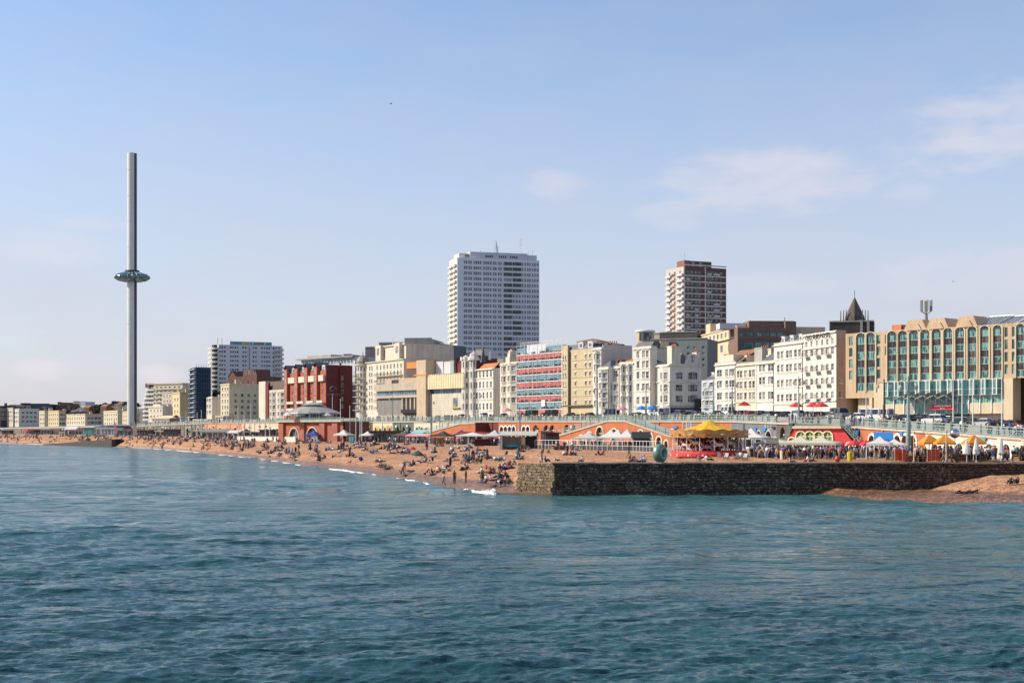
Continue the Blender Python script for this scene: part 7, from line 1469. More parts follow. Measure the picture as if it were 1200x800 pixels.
def deck_chairs():
    fr = MB()
    for s in (-.28, .28): fr.tube((s, -.5, 0), (s, .45, .95), .025, 4); fr.tube((s, .45, 0), (s, -.45, .5), .025, 4)
    fm = fr.mesh('frame', WOOD); cl = MB(); cl.add([(-.26, -.42, .42), (.26, -.42, .42), (.26, -.05, .22), (-.26, -.05, .22), (.26, .43, .92), (-.26, .43, .92)], [(0, 1, 2, 3), (3, 2, 4, 5)]); cm = cl.mesh('sling', mat('striped_canvas', (.6, .58, .55), var=.3, scale=4)); r = random.Random(4)
    for k in range(10):
        px = r.choice((r.uniform(840, 856), r.uniform(864, 875))); D = r.uniform(184, 193); c = P(px, D); t = thing('deck_chair', 'pale sling deck chair set out before the carousel', 'chair', (c.x, c.y, ground(px, D)), r.uniform(-1, 1), 'deck chairs before the carousel'); link('frame', fm, t); link('sling', cm, t)
deck_chairs()

def far_clutter():
    r = random.Random(31); cols = [('white', CANVASW), ('pale grey', GREYW), ('dark', CANVASK), ('red', CANVASR), ('blue', CANVASN), ('cream', CANVASC), ('brown', BROWN)]
    for k in range(46):
        px = r.uniform(-5, 325) if k < 36 else r.uniform(395, 560); b, u = interp(T_B, px), UD(px); D = b + (u - b) * r.uniform(.12, .6); nm, m = cols[r.choice([0, 0, 1, 2, 2, 3, 4, 5, 6, 6])]; z = interp(T_ZB, px) + .06; zone = 'by the far beach' if px < 160 else ('left of the pavilion' if px < 330 else 'below the conference hall')
        if r.random() < .5: gazebo('%s market gazebo on the lower promenade %s' % (nm, zone), px, D, r.uniform(3, 6), 2.4, r.uniform(3.2, 4.2), m, rz=r.uniform(-.6, 0), z=z, group='%s market gazebos %s' % (nm, zone))
        else:
            o = kiosk('market_stall', '%s flat roofed market stall on the lower promenade %s' % (nm, zone), px, D, r.uniform(4, 9), 3, r.uniform(2.2, 3.4), [BROWN, CONC, TEALD, WHITE2][r.randrange(4)], 'flat', m, z=z); o['group'] = '%s market stalls %s' % (nm, zone)
far_clutter()
# ------------------------------------------------------------------ lamp posts, flagpoles, cars, trees, birds
def lamp_post(label, px, D, h, z=None, group=None, twin=True, col=None, heavy=1.0):
    c = P(px, D); r = thing('lamp_post', label, 'lamp post', (c.x, c.y, ground(px, D) if z is None else z), 0, group); m = col or TEAL; g = MB(); hv = heavy
    g.lathe([(.34 * hv, 0), (.34 * hv, .5), (.24 * hv, .8), (.2 * hv, h * .45), (.13 * hv, h * .46), (.09 * hv, h)], 10); g.build('column', m, r)
    for s in ((-1, 1) if twin else (1,)):
        g = MB(); p = [(0, 0, h * .93), (s * .5, 0, h * .965), (s * .95, 0, h * .95), (s * 1.05, 0, h * .90)]
        for a, b in zip(p, p[1:]): g.tube(a, b, .05, 5)
        g.build('arm', m, r); g = MB(); g.lathe([(.05, .25), (.22, .1), (.26, -.05), (.16, -.42), (.02, -.48)], 8, (s * 1.05, 0, h * .90 - .1)); g.build('lantern', mat('lantern_glass', (.55, .52, .45), rough=.3), r)
    g = MB(); g.ball((0, 0, h + .1), .16, 8); g.build('finial', m, r)
lamp_post('stout teal lamp column rising in front of the sand coloured hotel', 1064.5, 186, 10.6, 3.76, heavy=1.5)
lamp_post('stout teal lamp column beside the white flat roofed hut', 609, 352, 8.6, 3.8, heavy=1.9)
lamp_post('tall dark hooked lamp post on the upper promenade by the hotel corner', 1036, 240, 7.5, ground(1036, 240), col=BROWN, heavy=1.2)
lamp_post('stout teal lamp column below the corrugated fascia', 505, 405, 7.2, 3.85, heavy=1.8)
for px, D in ((757, 365), (836, 330), (858, 322), (936, 290), (785, 350), (700, 385), (560, 440), (460, 500)): lamp_post('slim twin armed lamp post on the upper promenade', px, D, 8.5, ground(px, D), 'twin armed lamp posts on the upper promenade', col=mat('grey_green_paint', (.25, .32, .30)))
def pole(label, px, D, pytop, m=None, r0=.09, z=None, group=None, name='flagpole', cat='pole'):
    c = P(px, D); z0 = ground(px, D) if z is None else z; h = ZP(pytop, D) - z0; r = thing(name, label, cat, (c.x, c.y, z0), 0, group); g = MB(); g.tube((0, 0, 0), (0, 0, h), r0, 7, r0 * .6); g.build('shaft', m or WPOLE, r); g = MB(); g.lathe([(r0 * 2.2, 0), (r0 * 1.6, .35)], 8); g.build('foot', CONC, r); g = MB(); g.ball((0, 0, h), r0 * 1.4, 6); g.build('cap', m or WPOLE, r); return r, h
for px, D, y in ((1140, 235, 449), (1174, 222, 442), (1117, 238, 441), (1127.5, 205, 447), (722, 352, 456), (1015, 262, 465)): pole('tall white flagpole on the upper promenade', px, D, y, group='white flagpoles on the upper promenade', z=ground(px, D), r0=.11)
pole('thick timber post standing among the orange parasols', 1109, 172.5, 505, STONE2, .12); pole('timber post left of the orange parasols', 1071, 173, 506, STONE2, .09)
for px, y in ((218, 482), (231, 484), (236, 481), (242, 483), (266, 476), (279, 478), (286, 482), (294, 474), (311, 487), (316, 488), (399, 468), (417, 476), (424, 478), (410, 476)): pole('slim white mast standing on the far lower promenade', px, interp(T_B, px) + 12, y, group='white masts on the far lower promenade', r0=.16 if px < 330 else .13)
pole('tall white pole beside the white canopy', 422, 432, 472, r0=.14)
# spiral weathervane post
rr, h = pole('tall white pole topped by a dark spiral ornament', 389.5, 480, 462, r0=.12); g = MB(); pts = [(1.4 * (1 - .1 * k) * math.cos(k * .7), 0, 1.6 + h + 1.4 * (1 - .1 * k) * math.sin(k * .7)) for k in range(10)]; [g.tube(a, b, .16, 5) for a, b in zip(pts, pts[1:])]; g.tube((-2.6, 0, h), (2.6, 0, h), .12, 5); g.build('spiral', SLATE, rr)
for px, py, ytop, m, nm in ((117.5, 509, 499, CANVASW, 'white'), (133.5, 508, 490.5, mat('pink_sail', (.80, .45, .52), trans=.2), 'pink'), (156, 508, 488, mat('beige_sail', (.66, .55, .42)), 'beige')):
    D = interp(T_B, px) - 6; rr, h = pole(nm + ' feather flag on the far beach near the tower', px, D, ytop, name='feather_flag', cat='flag'); g = MB(); w = .22 * h; g.add([(0, 0, .4), (w, .1, .5), (w * .7, .15, h * .5), (0, 0, h * .98), (0, .15, h * .5)], [(0, 1, 2, 4), (4, 2, 3)]); g.add([(-.02, .2, .4), (w, .3, .5), (w * .7, .32, h * .5), (-.02, .2, h * .98)], [(3, 2, 1, 0)]); g.build('flag', m, rr)
# cars
CARC = [((.012, .012, .014), 'black'), ((.55, .56, .57), 'silver'), ((.75, .75, .74), 'white'), ((.02, .035, .09), 'dark blue'), ((.38, .02, .02), 'red'), ((.16, .165, .17), 'grey'), ((.02, .09, .06), 'dark green')]
CP = mat('car_paint', (.5, .5, .5), rough=.22, objcol=True, var=.03, spec=.6); TYRE = mat('tyre', (.02, .02, .02)); RIM = mat('rim', (.45, .46, .47), rough=.3, metal=.8); CG = mat('car_glass', (.02, .025, .03), rough=.05, var=.02); TAIL = mat('tail_light', (.5, .02, .02), rough=.3); HEAD = mat('head_light', (.75, .75, .72), rough=.15)
def car_tree(kind):
    L, W, H = {'car': (4.3, 1.78, 1.48), 'suv': (4.7, 1.9, 1.82), 'van': (5.4, 2.0, 2.45)}[kind]; root = thing('parked_' + kind, 'x', {'suv': 'car'}.get(kind, kind)); l = L / 2; w = W / 2; hb = H * (.60 if kind != 'van' else .55)
    def loft(prof, ws, m, name):        # prof: side outline (x,z); ws: half width at each
        b = MB(); n = len(prof); b.add([(x, -q, z) for (x, z), q in zip(prof, ws)] + [(x, q, z) for (x, z), q in zip(prof, ws)], [(i, (i + 1) % n, n + (i + 1) % n, n + i) for i in range(n)] + [tuple(range(n - 1, -1, -1)), tuple(range(n, 2 * n))]); return b.build(name, m, root)
    nose = {'car': -.02, 'suv': .06, 'van': .2}[kind]
    body = loft([(-l, .32), (-l + .1, .2), (l - .1, .2), (l, .34), (l - .02, hb * .72), (l - .35, hb * .82 + nose), (l - 1.15, hb + nose * .4), (-l + .12, hb), (-l, hb * .8)], [w * .94, w * .9, w * .9, w * .86, w * .88, w * .9, w * .97, w * .95, w * .95], CP, 'body')
    f = {'car': (l - 1.25, l - 1.95, -l + .85, -l + .2), 'suv': (l - 1.3, l - 1.9, -l + .4, -l + .15), 'van': (l - .9, l - 1.5, -l + .12, -l + .06)}[kind]
    loft([(f[0], hb - .02), (f[3], hb - .02), (f[2], H - .10), (f[1], H - .10)], [w * .93, w * .93, w * .80, w * .80], CG, 'glasshouse'); loft([(f[1] + .12, H - .13), (f[2] - .12, H - .13), (f[2] + .05, H), (f[1] - .12, H)], [w * .82, w * .82, w * .74, w * .74], CP, 'roof')
    for x in (f[1] - .05, (f[1] + f[2]) / 2, f[2] + .05):
        for s in (-1, 1): b = MB(); b.tube((x + (f[0] - f[1]) * .0, s * w * .945, hb), (x, s * w * .815, H - .08), .05 if kind != 'van' else .3, 4); b.build('pillar', CP, root)
    wh = MB(); wh.lathe([(.33, -.11), (.33, .11)], 14); rm = MB(); rm.lathe([(.2, .112), (.16, .125)], 10); parts = []
    for x in (-l + .85, l - .85):
        for s in (-1, 1):
            o = wh.build('wheel', TYRE, root); o.location = (x, s * (w * .95 - .08), .33); o.rotation_euler = (R(-90) * s, 0, 0); rm.build('rim', RIM, o)
    for s in (-1, 1):
        b = MB(); b.box(-l - .02, -l + .1, s * w * .7 - .14, s * w * .7 + .14, hb * .62, hb * .9); b.build('tail_light', TAIL, root); b = MB(); b.box(l - .16, l + .0, s * w * .62 - .18, s * w * .62 + .18, hb * .55, hb * .72); b.build('headlight', HEAD, root)
    b = MB(); b.box(-l - .03, -l, -.26, .26, .45, .56); b.build('number_plate', mat('plate_yellow', (.7, .55, .08)), root)
    cs = children(root); return root, [(p, children(p)) for p in cs]
trees_ = {k: car_tree(k) for k in ('car', 'suv', 'van')}
def put_car(kind, px, k, ci, flip=False):
    D = UD(px) + k * (FD(px) - UD(px)); a, c = P(px - 6, FD(px - 6)), P(px + 6, FD(px + 6)); d = (a - c); p = P(px, D); nm = CARC[ci][1]; side = 'in the promenade side lane' if k < .6 else ('in the hotel side lane' if k < .8 else 'by the hotel side kerb')
    near = 'below the sand coloured hotel' if px > 1000 else ('below the white terrace' if px > 838 else 'along the far seafront')
    root, cs = dup(trees_[kind], (p.x, p.y, ZU(px) + RISE - .115), math.atan2(d.y, d.x) + (math.pi if flip else 0) + random.uniform(-.03, .03), '%s %s %s %s' % (nm, {'car': 'hatchback', 'suv': 'tall estate car', 'van': 'van'}[kind], side, near), '%s vehicles %s %s' % (nm + ' ' + kind, side, near))
    for q in cs: q.color = (*CARC[ci][0], 1)
rc = random.Random(12)
for px, k, kind, ci in ((1094, .52, 'suv', 2), (1152, .50, 'car', 1), (1076, .55, 'car', 0), (1128, .48, 'car', 6), (1140, .56, 'car', 0), (1172, .5, 'car', 0), (1183, .55, 'car', 4), (1016, .55, 'van', 2), (1030, .5, 'van', 2), (1042, .58, 'car', 2), (1050, .5, 'car', 0), (1004, .5, 'car', 2), (985, .52, 'van', 5), (976, .5, 'car', 1), (962, .55, 'car', 0), (952, .5, 'car', 5), (880, .5, 'car', 4), (868, .52, 'car', 3), (860, .5, 'car', 0), (851, .54, 'van', 2), (843, .5, 'car', 0), (893, .52, 'car', 0), (901, .5, 'car', 5), (912, .54, 'car', 3), (922, .5, 'car', 0), (933, .52, 'suv', 1)): put_car(kind, px, k, ci, rc.random() < .4)
for px in range(846, 1196, 13): put_car(rc.choice(['car', 'car', 'suv']), px + rc.uniform(-3, 3), .72 + rc.uniform(-.03, .03), rc.choice([0, 0, 1, 2, 3, 5, 5]), rc.random() < .6)
for px in (540, 566, 590, 622, 645, 668, 690, 716, 745, 768, 795, 815): put_car(rc.choice(['car', 'van', 'suv', 'car']), px, .6, rc.choice([0, 1, 2, 3, 5]))
for k, (rt, parts) in trees_.items():
    for p, subs in parts:
        for q in subs: bpy.data.objects.remove(q)
        bpy.data.objects.remove(p)
    bpy.data.objects.remove(rt)
# trees on the far hill, all leaf-cluster crowns
LEAF = mat('hill_foliage', (.055, .070, .035), var=.4, scale=.6, rnd=.35)
def tree_mesh(seed):
    q = random.Random(seed); crown = MB(); 
    for c in range(9):
        cx, cy, cz, cr = q.uniform(-3.4, 3.4), q.uniform(-3, 3), q.uniform(4.5, 10), q.uniform(1.4, 2.6)
        for _ in range(46):
            d = Vector((q.gauss(0, 1), q.gauss(0, 1), q.gauss(0, 1))).normalized() * cr * q.uniform(.7, 1.05); p = Vector((cx, cy, cz)) + d; s = q.uniform(.35, .75); a = Vector((q.gauss(0, 1), q.gauss(0, 1), q.gauss(0, 1))).normalized(); b2 = a.orthogonal().normalized() * s; c2 = a.cross(b2)
            crown.add([p - b2 - c2 * .6, p + b2 - c2 * .5, p + b2 * .7 + c2, p - b2 * .8 + c2 * .8], [(0, 1, 2, 3)])
    t = MB(); t.tube((0, 0, -1), (0, 0, 5), .4, 7, .25)
    for _ in range(5): t.tube((0, 0, q.uniform(3, 5)), (q.uniform(-2.5, 2.5), q.uniform(-2.5, 2.5), q.uniform(6, 9)), .18, 5, .07)
    return crown.mesh('crown', LEAF), t.mesh('trunk', WOOD)
TM = [tree_mesh(k) for k in (1, 2, 3)]; qr = random.Random(6)
for k in range(34):
    px = qr.uniform(74, 150) if k < 28 else qr.uniform(160, 240); D = qr.uniform(1380, 1760); p = P(px, D); s = qr.uniform(.7, 1.15); t = thing('hillside_tree', 'dark leafy tree on the far hillside behind the cream terraces', 'tree', (p.x, p.y, ground(px, D) - .5), qr.uniform(0, 6), 'trees on the far hillside'); t.scale = (s * 1.25, s * 1.25, s); cm, tm = TM[k % 3]; link('crown', cm, t); link('trunk', tm, t)
# small hillside houses
for k, px in enumerate((84, 92, 101, 108, 114, 121, 127, 134, 140, 147, 172, 184, 231)):
    D = 1330 + (k * 37) % 150; b = Bld('hillside_house', 'small %s house with dark tiled roof on the far hillside' % ('cream', 'white', 'brown brick')[k % 3], px - 3.4, D, px + 3.4, D - 4, ground(px, D) - .5, cat='house', group='%s houses on the far hillside' % ('cream', 'white', 'brown brick')[k % 3]); m = (CREAM, WHITE2, BRICKB)[k % 3]; b.wm = m; H = 7.5 + (k % 3) * 1.2
    b.front(0, H, grid(even(.3, b.w - .3, 2), [(1, 2.6), (4.4, 6)], 1.1)); b.hull(8, H); b.gable(0, b.w, 0, 8, H, 2.6, (SLATE, BROWN, TILEB)[k % 3], along='x'); b.done(m)
# gulls
def gull(px, py, D, s, label, rz):
    p = P(px, D); r = thing('gull', label, 'bird', (p.x, p.y, ZP(py, D)), rz); g = MB(); g.ball((0, 0, 0), .09, 8, 0, sx=2.4, sz=.8); g.tube((-.2, 0, 0), (-.36, 0, .01), .05, 5, .02); g.ball((.24, 0, .04), .055, 6); g.tube((.28, 0, .04), (.36, 0, .02), .018, 4, .004); g.build('body', mat('gull_grey', (.12, .12, .13)), r, smooth=True)
    for sd in (-1, 1): g = MB(); g.add([(.10, 0, .02), (-.10, 0, .02), (.14, sd * .34, .16), (-.08, sd * .32, .15), (-.06, sd * .72, .06), (-.10, sd * .70, .055), (.10, 0, .05), (-.10, 0, .035), (.14, sd * .34, .18), (-.08, sd * .32, .16)], [(0, 1, 3, 2), (2, 3, 5, 4), (6, 8, 9, 7), (8, 4, 5, 9)]); g.build('wing', mat('gull_dark', (.05, .05, .055)), r)
    r.scale = (s, s, s)
gull(458, 122, 170, .55, 'small dark gull gliding high over the bay', .6); gull(1117, 330, 260, .5, 'tiny dark gull flying above the sand coloured hotel', 2.2)
# ------------------------------------------------------------------ people
SKIN = mat('skin', (.55, .32, .22), var=.05, rnd=.35, rough=.6); SHIRT = mat('clothing_top', (.5, .5, .5), objcol=True, var=.12, scale=3)
def rampmat(name, cols, seed):
    m = bpy.data.materials.new(name); m.use_nodes = True; N = m.node_tree.nodes; L = m.node_tree.links; bs = N['Principled BSDF']; bs.inputs['Roughness'].default_value = .85; oi = N.new('ShaderNodeObjectInfo'); q = N.new('ShaderNodeMath'); q.operation = 'MULTIPLY'; q.inputs[1].default_value = seed; f = N.new('ShaderNodeMath'); f.operation = 'FRACT'; cr = N.new('ShaderNodeValToRGB'); cr.color_ramp.interpolation = 'CONSTANT'
    L.new(oi.outputs['Random'], q.inputs[0]); L.new(q.outputs[0], f.inputs[0]); L.new(f.outputs[0], cr.inputs[0]); L.new(cr.outputs[0], bs.inputs['Base Color']); e = cr.color_ramp.elements; e[0].color = (*cols[0], 1); e[1].position = 1 / len(cols); e[1].color = (*cols[1], 1)
    for i, c in enumerate(cols[2:]): k = e.new((i + 2) / len(cols)); k.color = (*c, 1)
    return m
TROU = rampmat('clothing_trousers', [(.02, .025, .05), (.03, .03, .033), (.06, .09, .17), (.28, .23, .15), (.025, .025, .03), (.12, .12, .13)], 7.31)
HAIR = rampmat('hair', [(.02, .014, .01), (.05, .028, .014), (.12, .07, .03), (.30, .20, .09), (.015, .012, .012)], 13.7)
SHOE = mat('shoes', (.03, .03, .03), rnd=.6)
PM = [SKIN, SHIRT, TROU, HAIR, SHOE]
def person_mesh(name, J, sub=1, bare_legs=False, bare_arms=True, longhair=False, skirt=False):
    """J: joint positions; one continuous skinned body; faces take skin or clothing from the limb they belong to"""
    E = [('pel', 'wst', .15, 2), ('wst', 'chs', .155, 1), ('chs', 'nck', .10, 1), ('nck', 'hd0', .058, 0), ('hd0', 'hd1', .098, 0), ('hd1', 'hd2', .088, 3)]
    for s in 'LR': E += [('chs', 'sh' + s, .085, 1), ('sh' + s, 'el' + s, .058, 1), ('el' + s, 'wr' + s, .045, 0 if bare_arms else 1), ('wr' + s, 'ha' + s, .034, 0), ('pel', 'hp' + s, .115, 2), ('hp' + s, 'kn' + s, .088, 2), ('kn' + s, 'an' + s, .06, 0 if bare_legs else 2), ('an' + s, 'to' + s, .045, 4)]
    names = ['pel'] + [e[1] for e in E]; idx = {n: i for i, n in enumerate(names)}; rad = {'pel': .15}
    for a, b, r, m in E: rad[b] = r
    me = bpy.data.meshes.new(name); me.from_pydata([J[n] for n in names], [(idx[a], idx[b]) for a, b, r, m in E], []); o = bpy.data.objects.new('tmp', me); COL.objects.link(o)
    md = o.modifiers.new('s', 'SKIN'); md.use_smooth_shade = True
    sk = me.skin_vertices[0].data
    for i, n in enumerate(names): sk[i].radius = (rad[n], rad[n] * (.78 if n in ('pel', 'wst', 'chs') else 1)); sk[i].use_root = (n == 'pel')
    if sub: md2 = o.modifiers.new('u', 'SUBSURF'); md2.levels = sub; md2.render_levels = sub
    dg = bpy.context.evaluated_depsgraph_get(); out_ = bpy.data.meshes.new_from_object(o.evaluated_get(dg)); bpy.data.objects.remove(o); out_.name = name
    out_.materials.clear()
    for m in PM: out_.materials.append(m)
    segs = [(Vector(J[a]), Vector(J[b]), m, a, b) for a, b, r, m in E]; hc = Vector(J['hd1']); face = Vector(J['face'])
    for p in out_.polygons:
        c = p.center; best = None
        for a, b, m, na, nb in segs:
            d = b - a; t = max(0, min(1, (c - a).dot(d) / max(d.length_squared, 1e-9))); q = (c - a - d * t).length - rad[nb] * .8
            if best is None or q < best[0]: best = (q, m, na, nb, t)
        m = best[1]
        if best[3] in ('hd1', 'hd2', 'hd0'):
            k = (c - hc); m = 3 if (k.normalized().dot(face) < .25 or k.z > .05) else 0
            if best[3] == 'hd0': m = 0
        if best[3][:2] == 'el' and bare_arms and best[4] > .55: m = 0
        p.material_index = m; p.use_smooth = True
    if longhair:
        pass
    return out_
def J_(pel, wst, chs, nck, head, face, arms, legs):
    J = {'pel': pel, 'wst': wst, 'chs': chs, 'nck': nck}; n, f = Vector(nck), Vector(head) - Vector(nck); J['hd0'] = tuple(n + f * .42); J['hd1'] = tuple(n + f * .75); J['hd2'] = tuple(n + f * 1.02); J['face'] = face
    for s, a, l in zip('LR', arms, legs):
        for n, v in zip(('sh', 'el', 'wr', 'ha'), a): J[n + s] = v
        for n, v in zip(('hp', 'kn', 'an', 'to'), l): J[n + s] = v
    return J
# x is forwards
mir = lambda l: [(x, -y, z) for x, y, z in l]
def arm(*p): return [p, mir(p)]
armd = [(0, .19, 1.40), (-.02, .25, 1.13), (.06, .26, .90), (.09, .25, .82)]; legd = [(0, .1, .90), (.01, .11, .50), (-.02, .11, .09), (.14, .13, .04)]
POSES = {
 'standing': J_((0, 0, .95), (0, 0, 1.14), (-.01, 0, 1.36), (0, 0, 1.50), (.02, 0, 1.74), (1, 0, 0), [armd, mir(armd)], [legd, mir(legd)]),
 'walking': J_((0, 0, .94), (0, 0, 1.13), (.02, 0, 1.35), (.03, 0, 1.49), (.06, 0, 1.73), (1, 0, 0), [[(.01, .19, 1.39), (.10, .24, 1.15), (.28, .22, 1.0), (.34, .21, .97)], [(.01, -.19, 1.39), (-.14, -.25, 1.14), (-.12, -.26, .9), (-.1, -.25, .83)]], [[(0, .1, .9), (-.02, .11, .5), (-.30, .11, .16), (-.22, .12, .05)], [(0, -.1, .9), (.2, -.1, .52), (.26, -.1, .1), (.40, -.1, .06)]]),
 'sitting, knees up': J_((0, 0, .14), (-.06, 0, .32), (-.06, 0, .54), (-.02, 0, .67), (.03, 0, .90), (1, 0, -.1), [[(-.05, .19, .56), (.12, .27, .38), (.34, .18, .42), (.41, .12, .44)], [(-.05, -.19, .56), (.12, -.27, .38), (.34, -.18, .42), (.41, -.12, .44)]], [[(.05, .11, .14), (.40, .15, .48), (.62, .13, .08), (.76, .14, .04)], [(.05, -.11, .14), (.42, -.14, .46), (.66, -.12, .08), (.80, -.13, .04)]]),
 'sitting, legs out': J_((0, 0, .14), (-.10, 0, .31), (-.20, 0, .51), (-.22, 0, .64), (-.20, 0, .88), (1, 0, 0), [[(-.2, .2, .53), (-.36, .28, .30), (-.46, .30, .07), (-.40, .30, .04)], [(-.2, -.2, .53), (-.36, -.28, .30), (-.46, -.30, .07), (-.40, -.30, .04)]], [[(.06, .11, .13), (.46, .14, .17), (.88, .15, .08), (.92, .17, .2)], [(.06, -.11, .13), (.46, -.13, .28), (.84, -.14, .08), (.92, -.14, .19)]]),
 'lying on the back': J_((0, 0, .14), (-.20, 0, .15), (-.42, 0, .15), (-.57, 0, .16), (-.80, 0, .18), (.1, 0, 1), [[(-.44, .2, .14), (-.28, .34, .1), (-.05, .36, .08), (.02, .36, .08)], [(-.44, -.2, .14), (-.62, -.36, .14), (-.78, -.18, .12), (-.8, -.1, .12)]], [[(.05, .1, .13), (.44, .13, .14), (.86, .14, .08), (.92, .15, .2)], [(.05, -.1, .13), (.38, -.12, .36), (.62, -.12, .07), (.74, -.12, .05)]]),
 'leaning on an elbow': J_((0, 0, .15), (-.18, .02, .20), (-.38, .02, .30), (-.50, .02, .38), (-.66, .02, .56), (.6, .4, .2), [[(-.38, .2, .30), (-.42, .30, .08), (-.18, .32, .06), (-.1, .3, .06)], [(-.4, -.16, .34), (-.2, -.22, .26), (.02, -.16, .24), (.08, -.15, .22)]], [[(.05, .1, .14), (.45, .12, .13), (.87, .12, .08), (.94, .14, .16)], [(.05, -.1, .16), (.42, -.08, .28), (.70, -.1, .09), (.82, -.12, .05)]])}
PMESH = {}
for k, J in POSES.items():
    for v in (0, 1, 2): PMESH[k, v] = person_mesh('person', J, 1, bare_legs=v == 1, bare_arms=v != 2)
LOW = {k: person_mesh('crowd_person', J, 0, bare_legs=False) for k, J in POSES.items()}
TOPS = [((.018, .018, .022), 'black'), ((.02, .03, .075), 'navy'), ((.72, .71, .68), 'white'), ((.20, .20, .21), 'grey'), ((.45, .04, .04), 'red'), ((.10, .19, .40), 'blue'), ((.55, .30, .33), 'pink'), ((.17, .16, .09), 'khaki'), ((.10, .03, .05), 'maroon'), ((.42, .33, .22), 'beige'), ((.06, .22, .20), 'teal'), ((.26, .20, .42), 'lavender')]
WT = [18, 13, 19, 10, 7, 8, 6, 4, 5, 6, 4, 3]
PR = random.Random(21); NP = [0]
ADV = {'standing': 'standing', 'walking': 'walking'}
def person(px, D, z, pose, zone, top=None, face=None, scale=None, label=None):
    c = P(px, D); t = top if top is not None else PR.choices(range(len(TOPS)), WT)[0]; o = link('person', PMESH[pose, PR.randrange(3)], None, (c.x, c.y, z), PR.uniform(0, 6.283) if face is None else face); s = scale or PR.uniform(.93, 1.07); o.scale = (s, s, s); o.color = (*TOPS[t][0], 1)
    lb = label or 'person in a %s top %s %s' % (TOPS[t][1], pose, zone); tag(o, lb, 'person', None if label else 'people in %s tops %s %s' % (TOPS[t][1], pose, zone)); NP[0] += 1
    return o
SIT = ['sitting, knees up', 'sitting, knees up', 'sitting, legs out', 'lying on the back', 'leaning on an elbow']
TW = mat('beach_towel', (.5, .5, .5), objcol=True, var=.15, scale=4)
tb = MB(); tb.box(-.95, .95, -.42, .42, 0, .03); TWM = tb.mesh('beach_towel', TW); bg_ = MB(); bg_.ball((0, 0, .16), .2, 8, 0, sz=.8, sx=1.2); bg_.tube((-.12, 0, .28), (.12, 0, .28), .02, 4); BGM = bg_.mesh('bag', TW, True); NT = [0]
def towel(px, D, zone):
    c = P(px, D); t = PR.choice([(.70, .68, .64, 'white'), (.12, .22, .42, 'blue'), (.45, .10, .10, 'red'), (.08, .28, .28, 'teal'), (.6, .45, .2, 'ochre')]); o = link('beach_towel', TWM, None, (c.x, c.y, beach_z(px, D) + .09), PR.uniform(0, 3)); o.color = (*t[:3], 1); tag(o, '%s beach towel spread %s' % (t[3], zone), 'towel', '%s beach towels %s' % (t[3], zone))
def bag(px, D, zone):
    c = P(px, D); o = link('bag', BGM, None, (c.x, c.y, beach_z(px, D) + .05), PR.uniform(0, 3)); k = PR.choice([0, 0, 1, 4, 5]); o.color = (*TOPS[k][0], 1); tag(o, '%s bag lying %s' % (TOPS[k][1], zone), 'bag', '%s bags %s' % (TOPS[k][1], zone))
TAKEN = []
def free(px, D):
    p = P(px, D)
    for q in TAKEN:
        if (p - q).length < .75: return False
    TAKEN.append(p); return True
def group_at(px, py, n, stand=0, spread=3.2, zone=None):
    D0 = hit(px, py); zone = zone or ('on the shingle by the groyne end' if px > 560 else ('on the open shingle beach' if px > 350 else 'on the far crowded shingle'))
    for k in range(n):
        for _ in range(8):
            q = px + PR.gauss(0, spread) * (300 / D0) * 1.0; D = D0 + PR.gauss(0, 1.6); 
            if free(q, D): break
        ps = ('standing' if PR.random() < .6 else 'walking') if k < stand else PR.choice(SIT); person(q, D, beach_z(q, D) + lump(*P(q, D)[:2]) * .5 + .02, ps, zone)
        if PR.random() < .22 and px > 350: towel(q + 4 * 250 / D0, D - .8, zone)
        if PR.random() < .15 and px > 350: bag(q - 3.5 * 250 / D0, D - .6, zone)
# beach groups read off the photograph: column, row, people, of whom standing
for a in ((372, 534, 4, 1), (380, 537, 3), (391, 536, 4), (402, 528, 4), (413, 537, 1), (419, 541, 4), (430, 528, 5, 1), (437, 531, 6), (443, 527, 3), (447, 547, 6), (456, 549, 5), (446, 541, 4), (453, 527, 2), (463, 531, 4), (474, 532, 2), (470, 555, 3, 2), (478, 556, 3), (480, 542, 2), (497, 524, 2), (501, 541, 4), (505, 556, 3), (515, 554, 5), (523, 551, 4), (528, 540, 3), (532, 526, 2), (540, 566, 2, 2), (544, 541, 4), (548, 529, 4), (558, 543, 3), (562, 528, 5), (567, 534, 3), (570, 564, 4), (576, 553, 5), (584, 540, 5), (585, 567, 5), (594, 546, 5), (592, 533, 1), (593, 568, 3), (613, 529, 5), (618, 527, 3), (640, 531, 3, 1), (643, 540, 2, 1), (663, 533, 1, 1), (672, 534, 5), (680, 528, 3), (700, 533, 2), (649, 541, 1), (661, 541, 1), (679, 542, 1), (741, 541, 5), (750, 541, 3), (765, 534, 1), (790, 534, 2), (795, 533, 3), (815, 541, 1), (823, 541, 1), (836, 535, 2, 1), (868, 538, 1), (936, 541, 1), (946, 541, 1), (905, 534, 3, 1)): group_at(*a)
# two paddlers at the water's edge and bathers
person(520, interp(T_W, 520) + .5, .05, 'walking', '', top=2, label='person in a white top wading at the edge of the surf')
person(736.5, hit(736.5, 537), beach_z(736.5, hit(736.5, 537)), 'walking', '', top=0, scale=1.12, face=.4, label='person in a dark coat walking across the shingle behind the groyne')
# on the near bank
for px, py, ps, t, f, lb in ((1128, 578.5, 'lying on the back', 0, 3.3, 'person in black lying on the near shingle bank'), (1140, 578, 'leaning on an elbow', 0, 3.0, 'person in black leaning on an elbow on the near shingle bank'), (1185, 567, 'sitting, knees up', 0, 3.9, 'person in black sitting on the near bank with knees up'), (1192.5, 567, 'sitting, knees up', 8, 3.6, 'person in maroon sitting on the near bank beside another')):
    D, z = bank_hit(px, py); person(px, D, z, ps, '', top=t, face=f, label=lb)
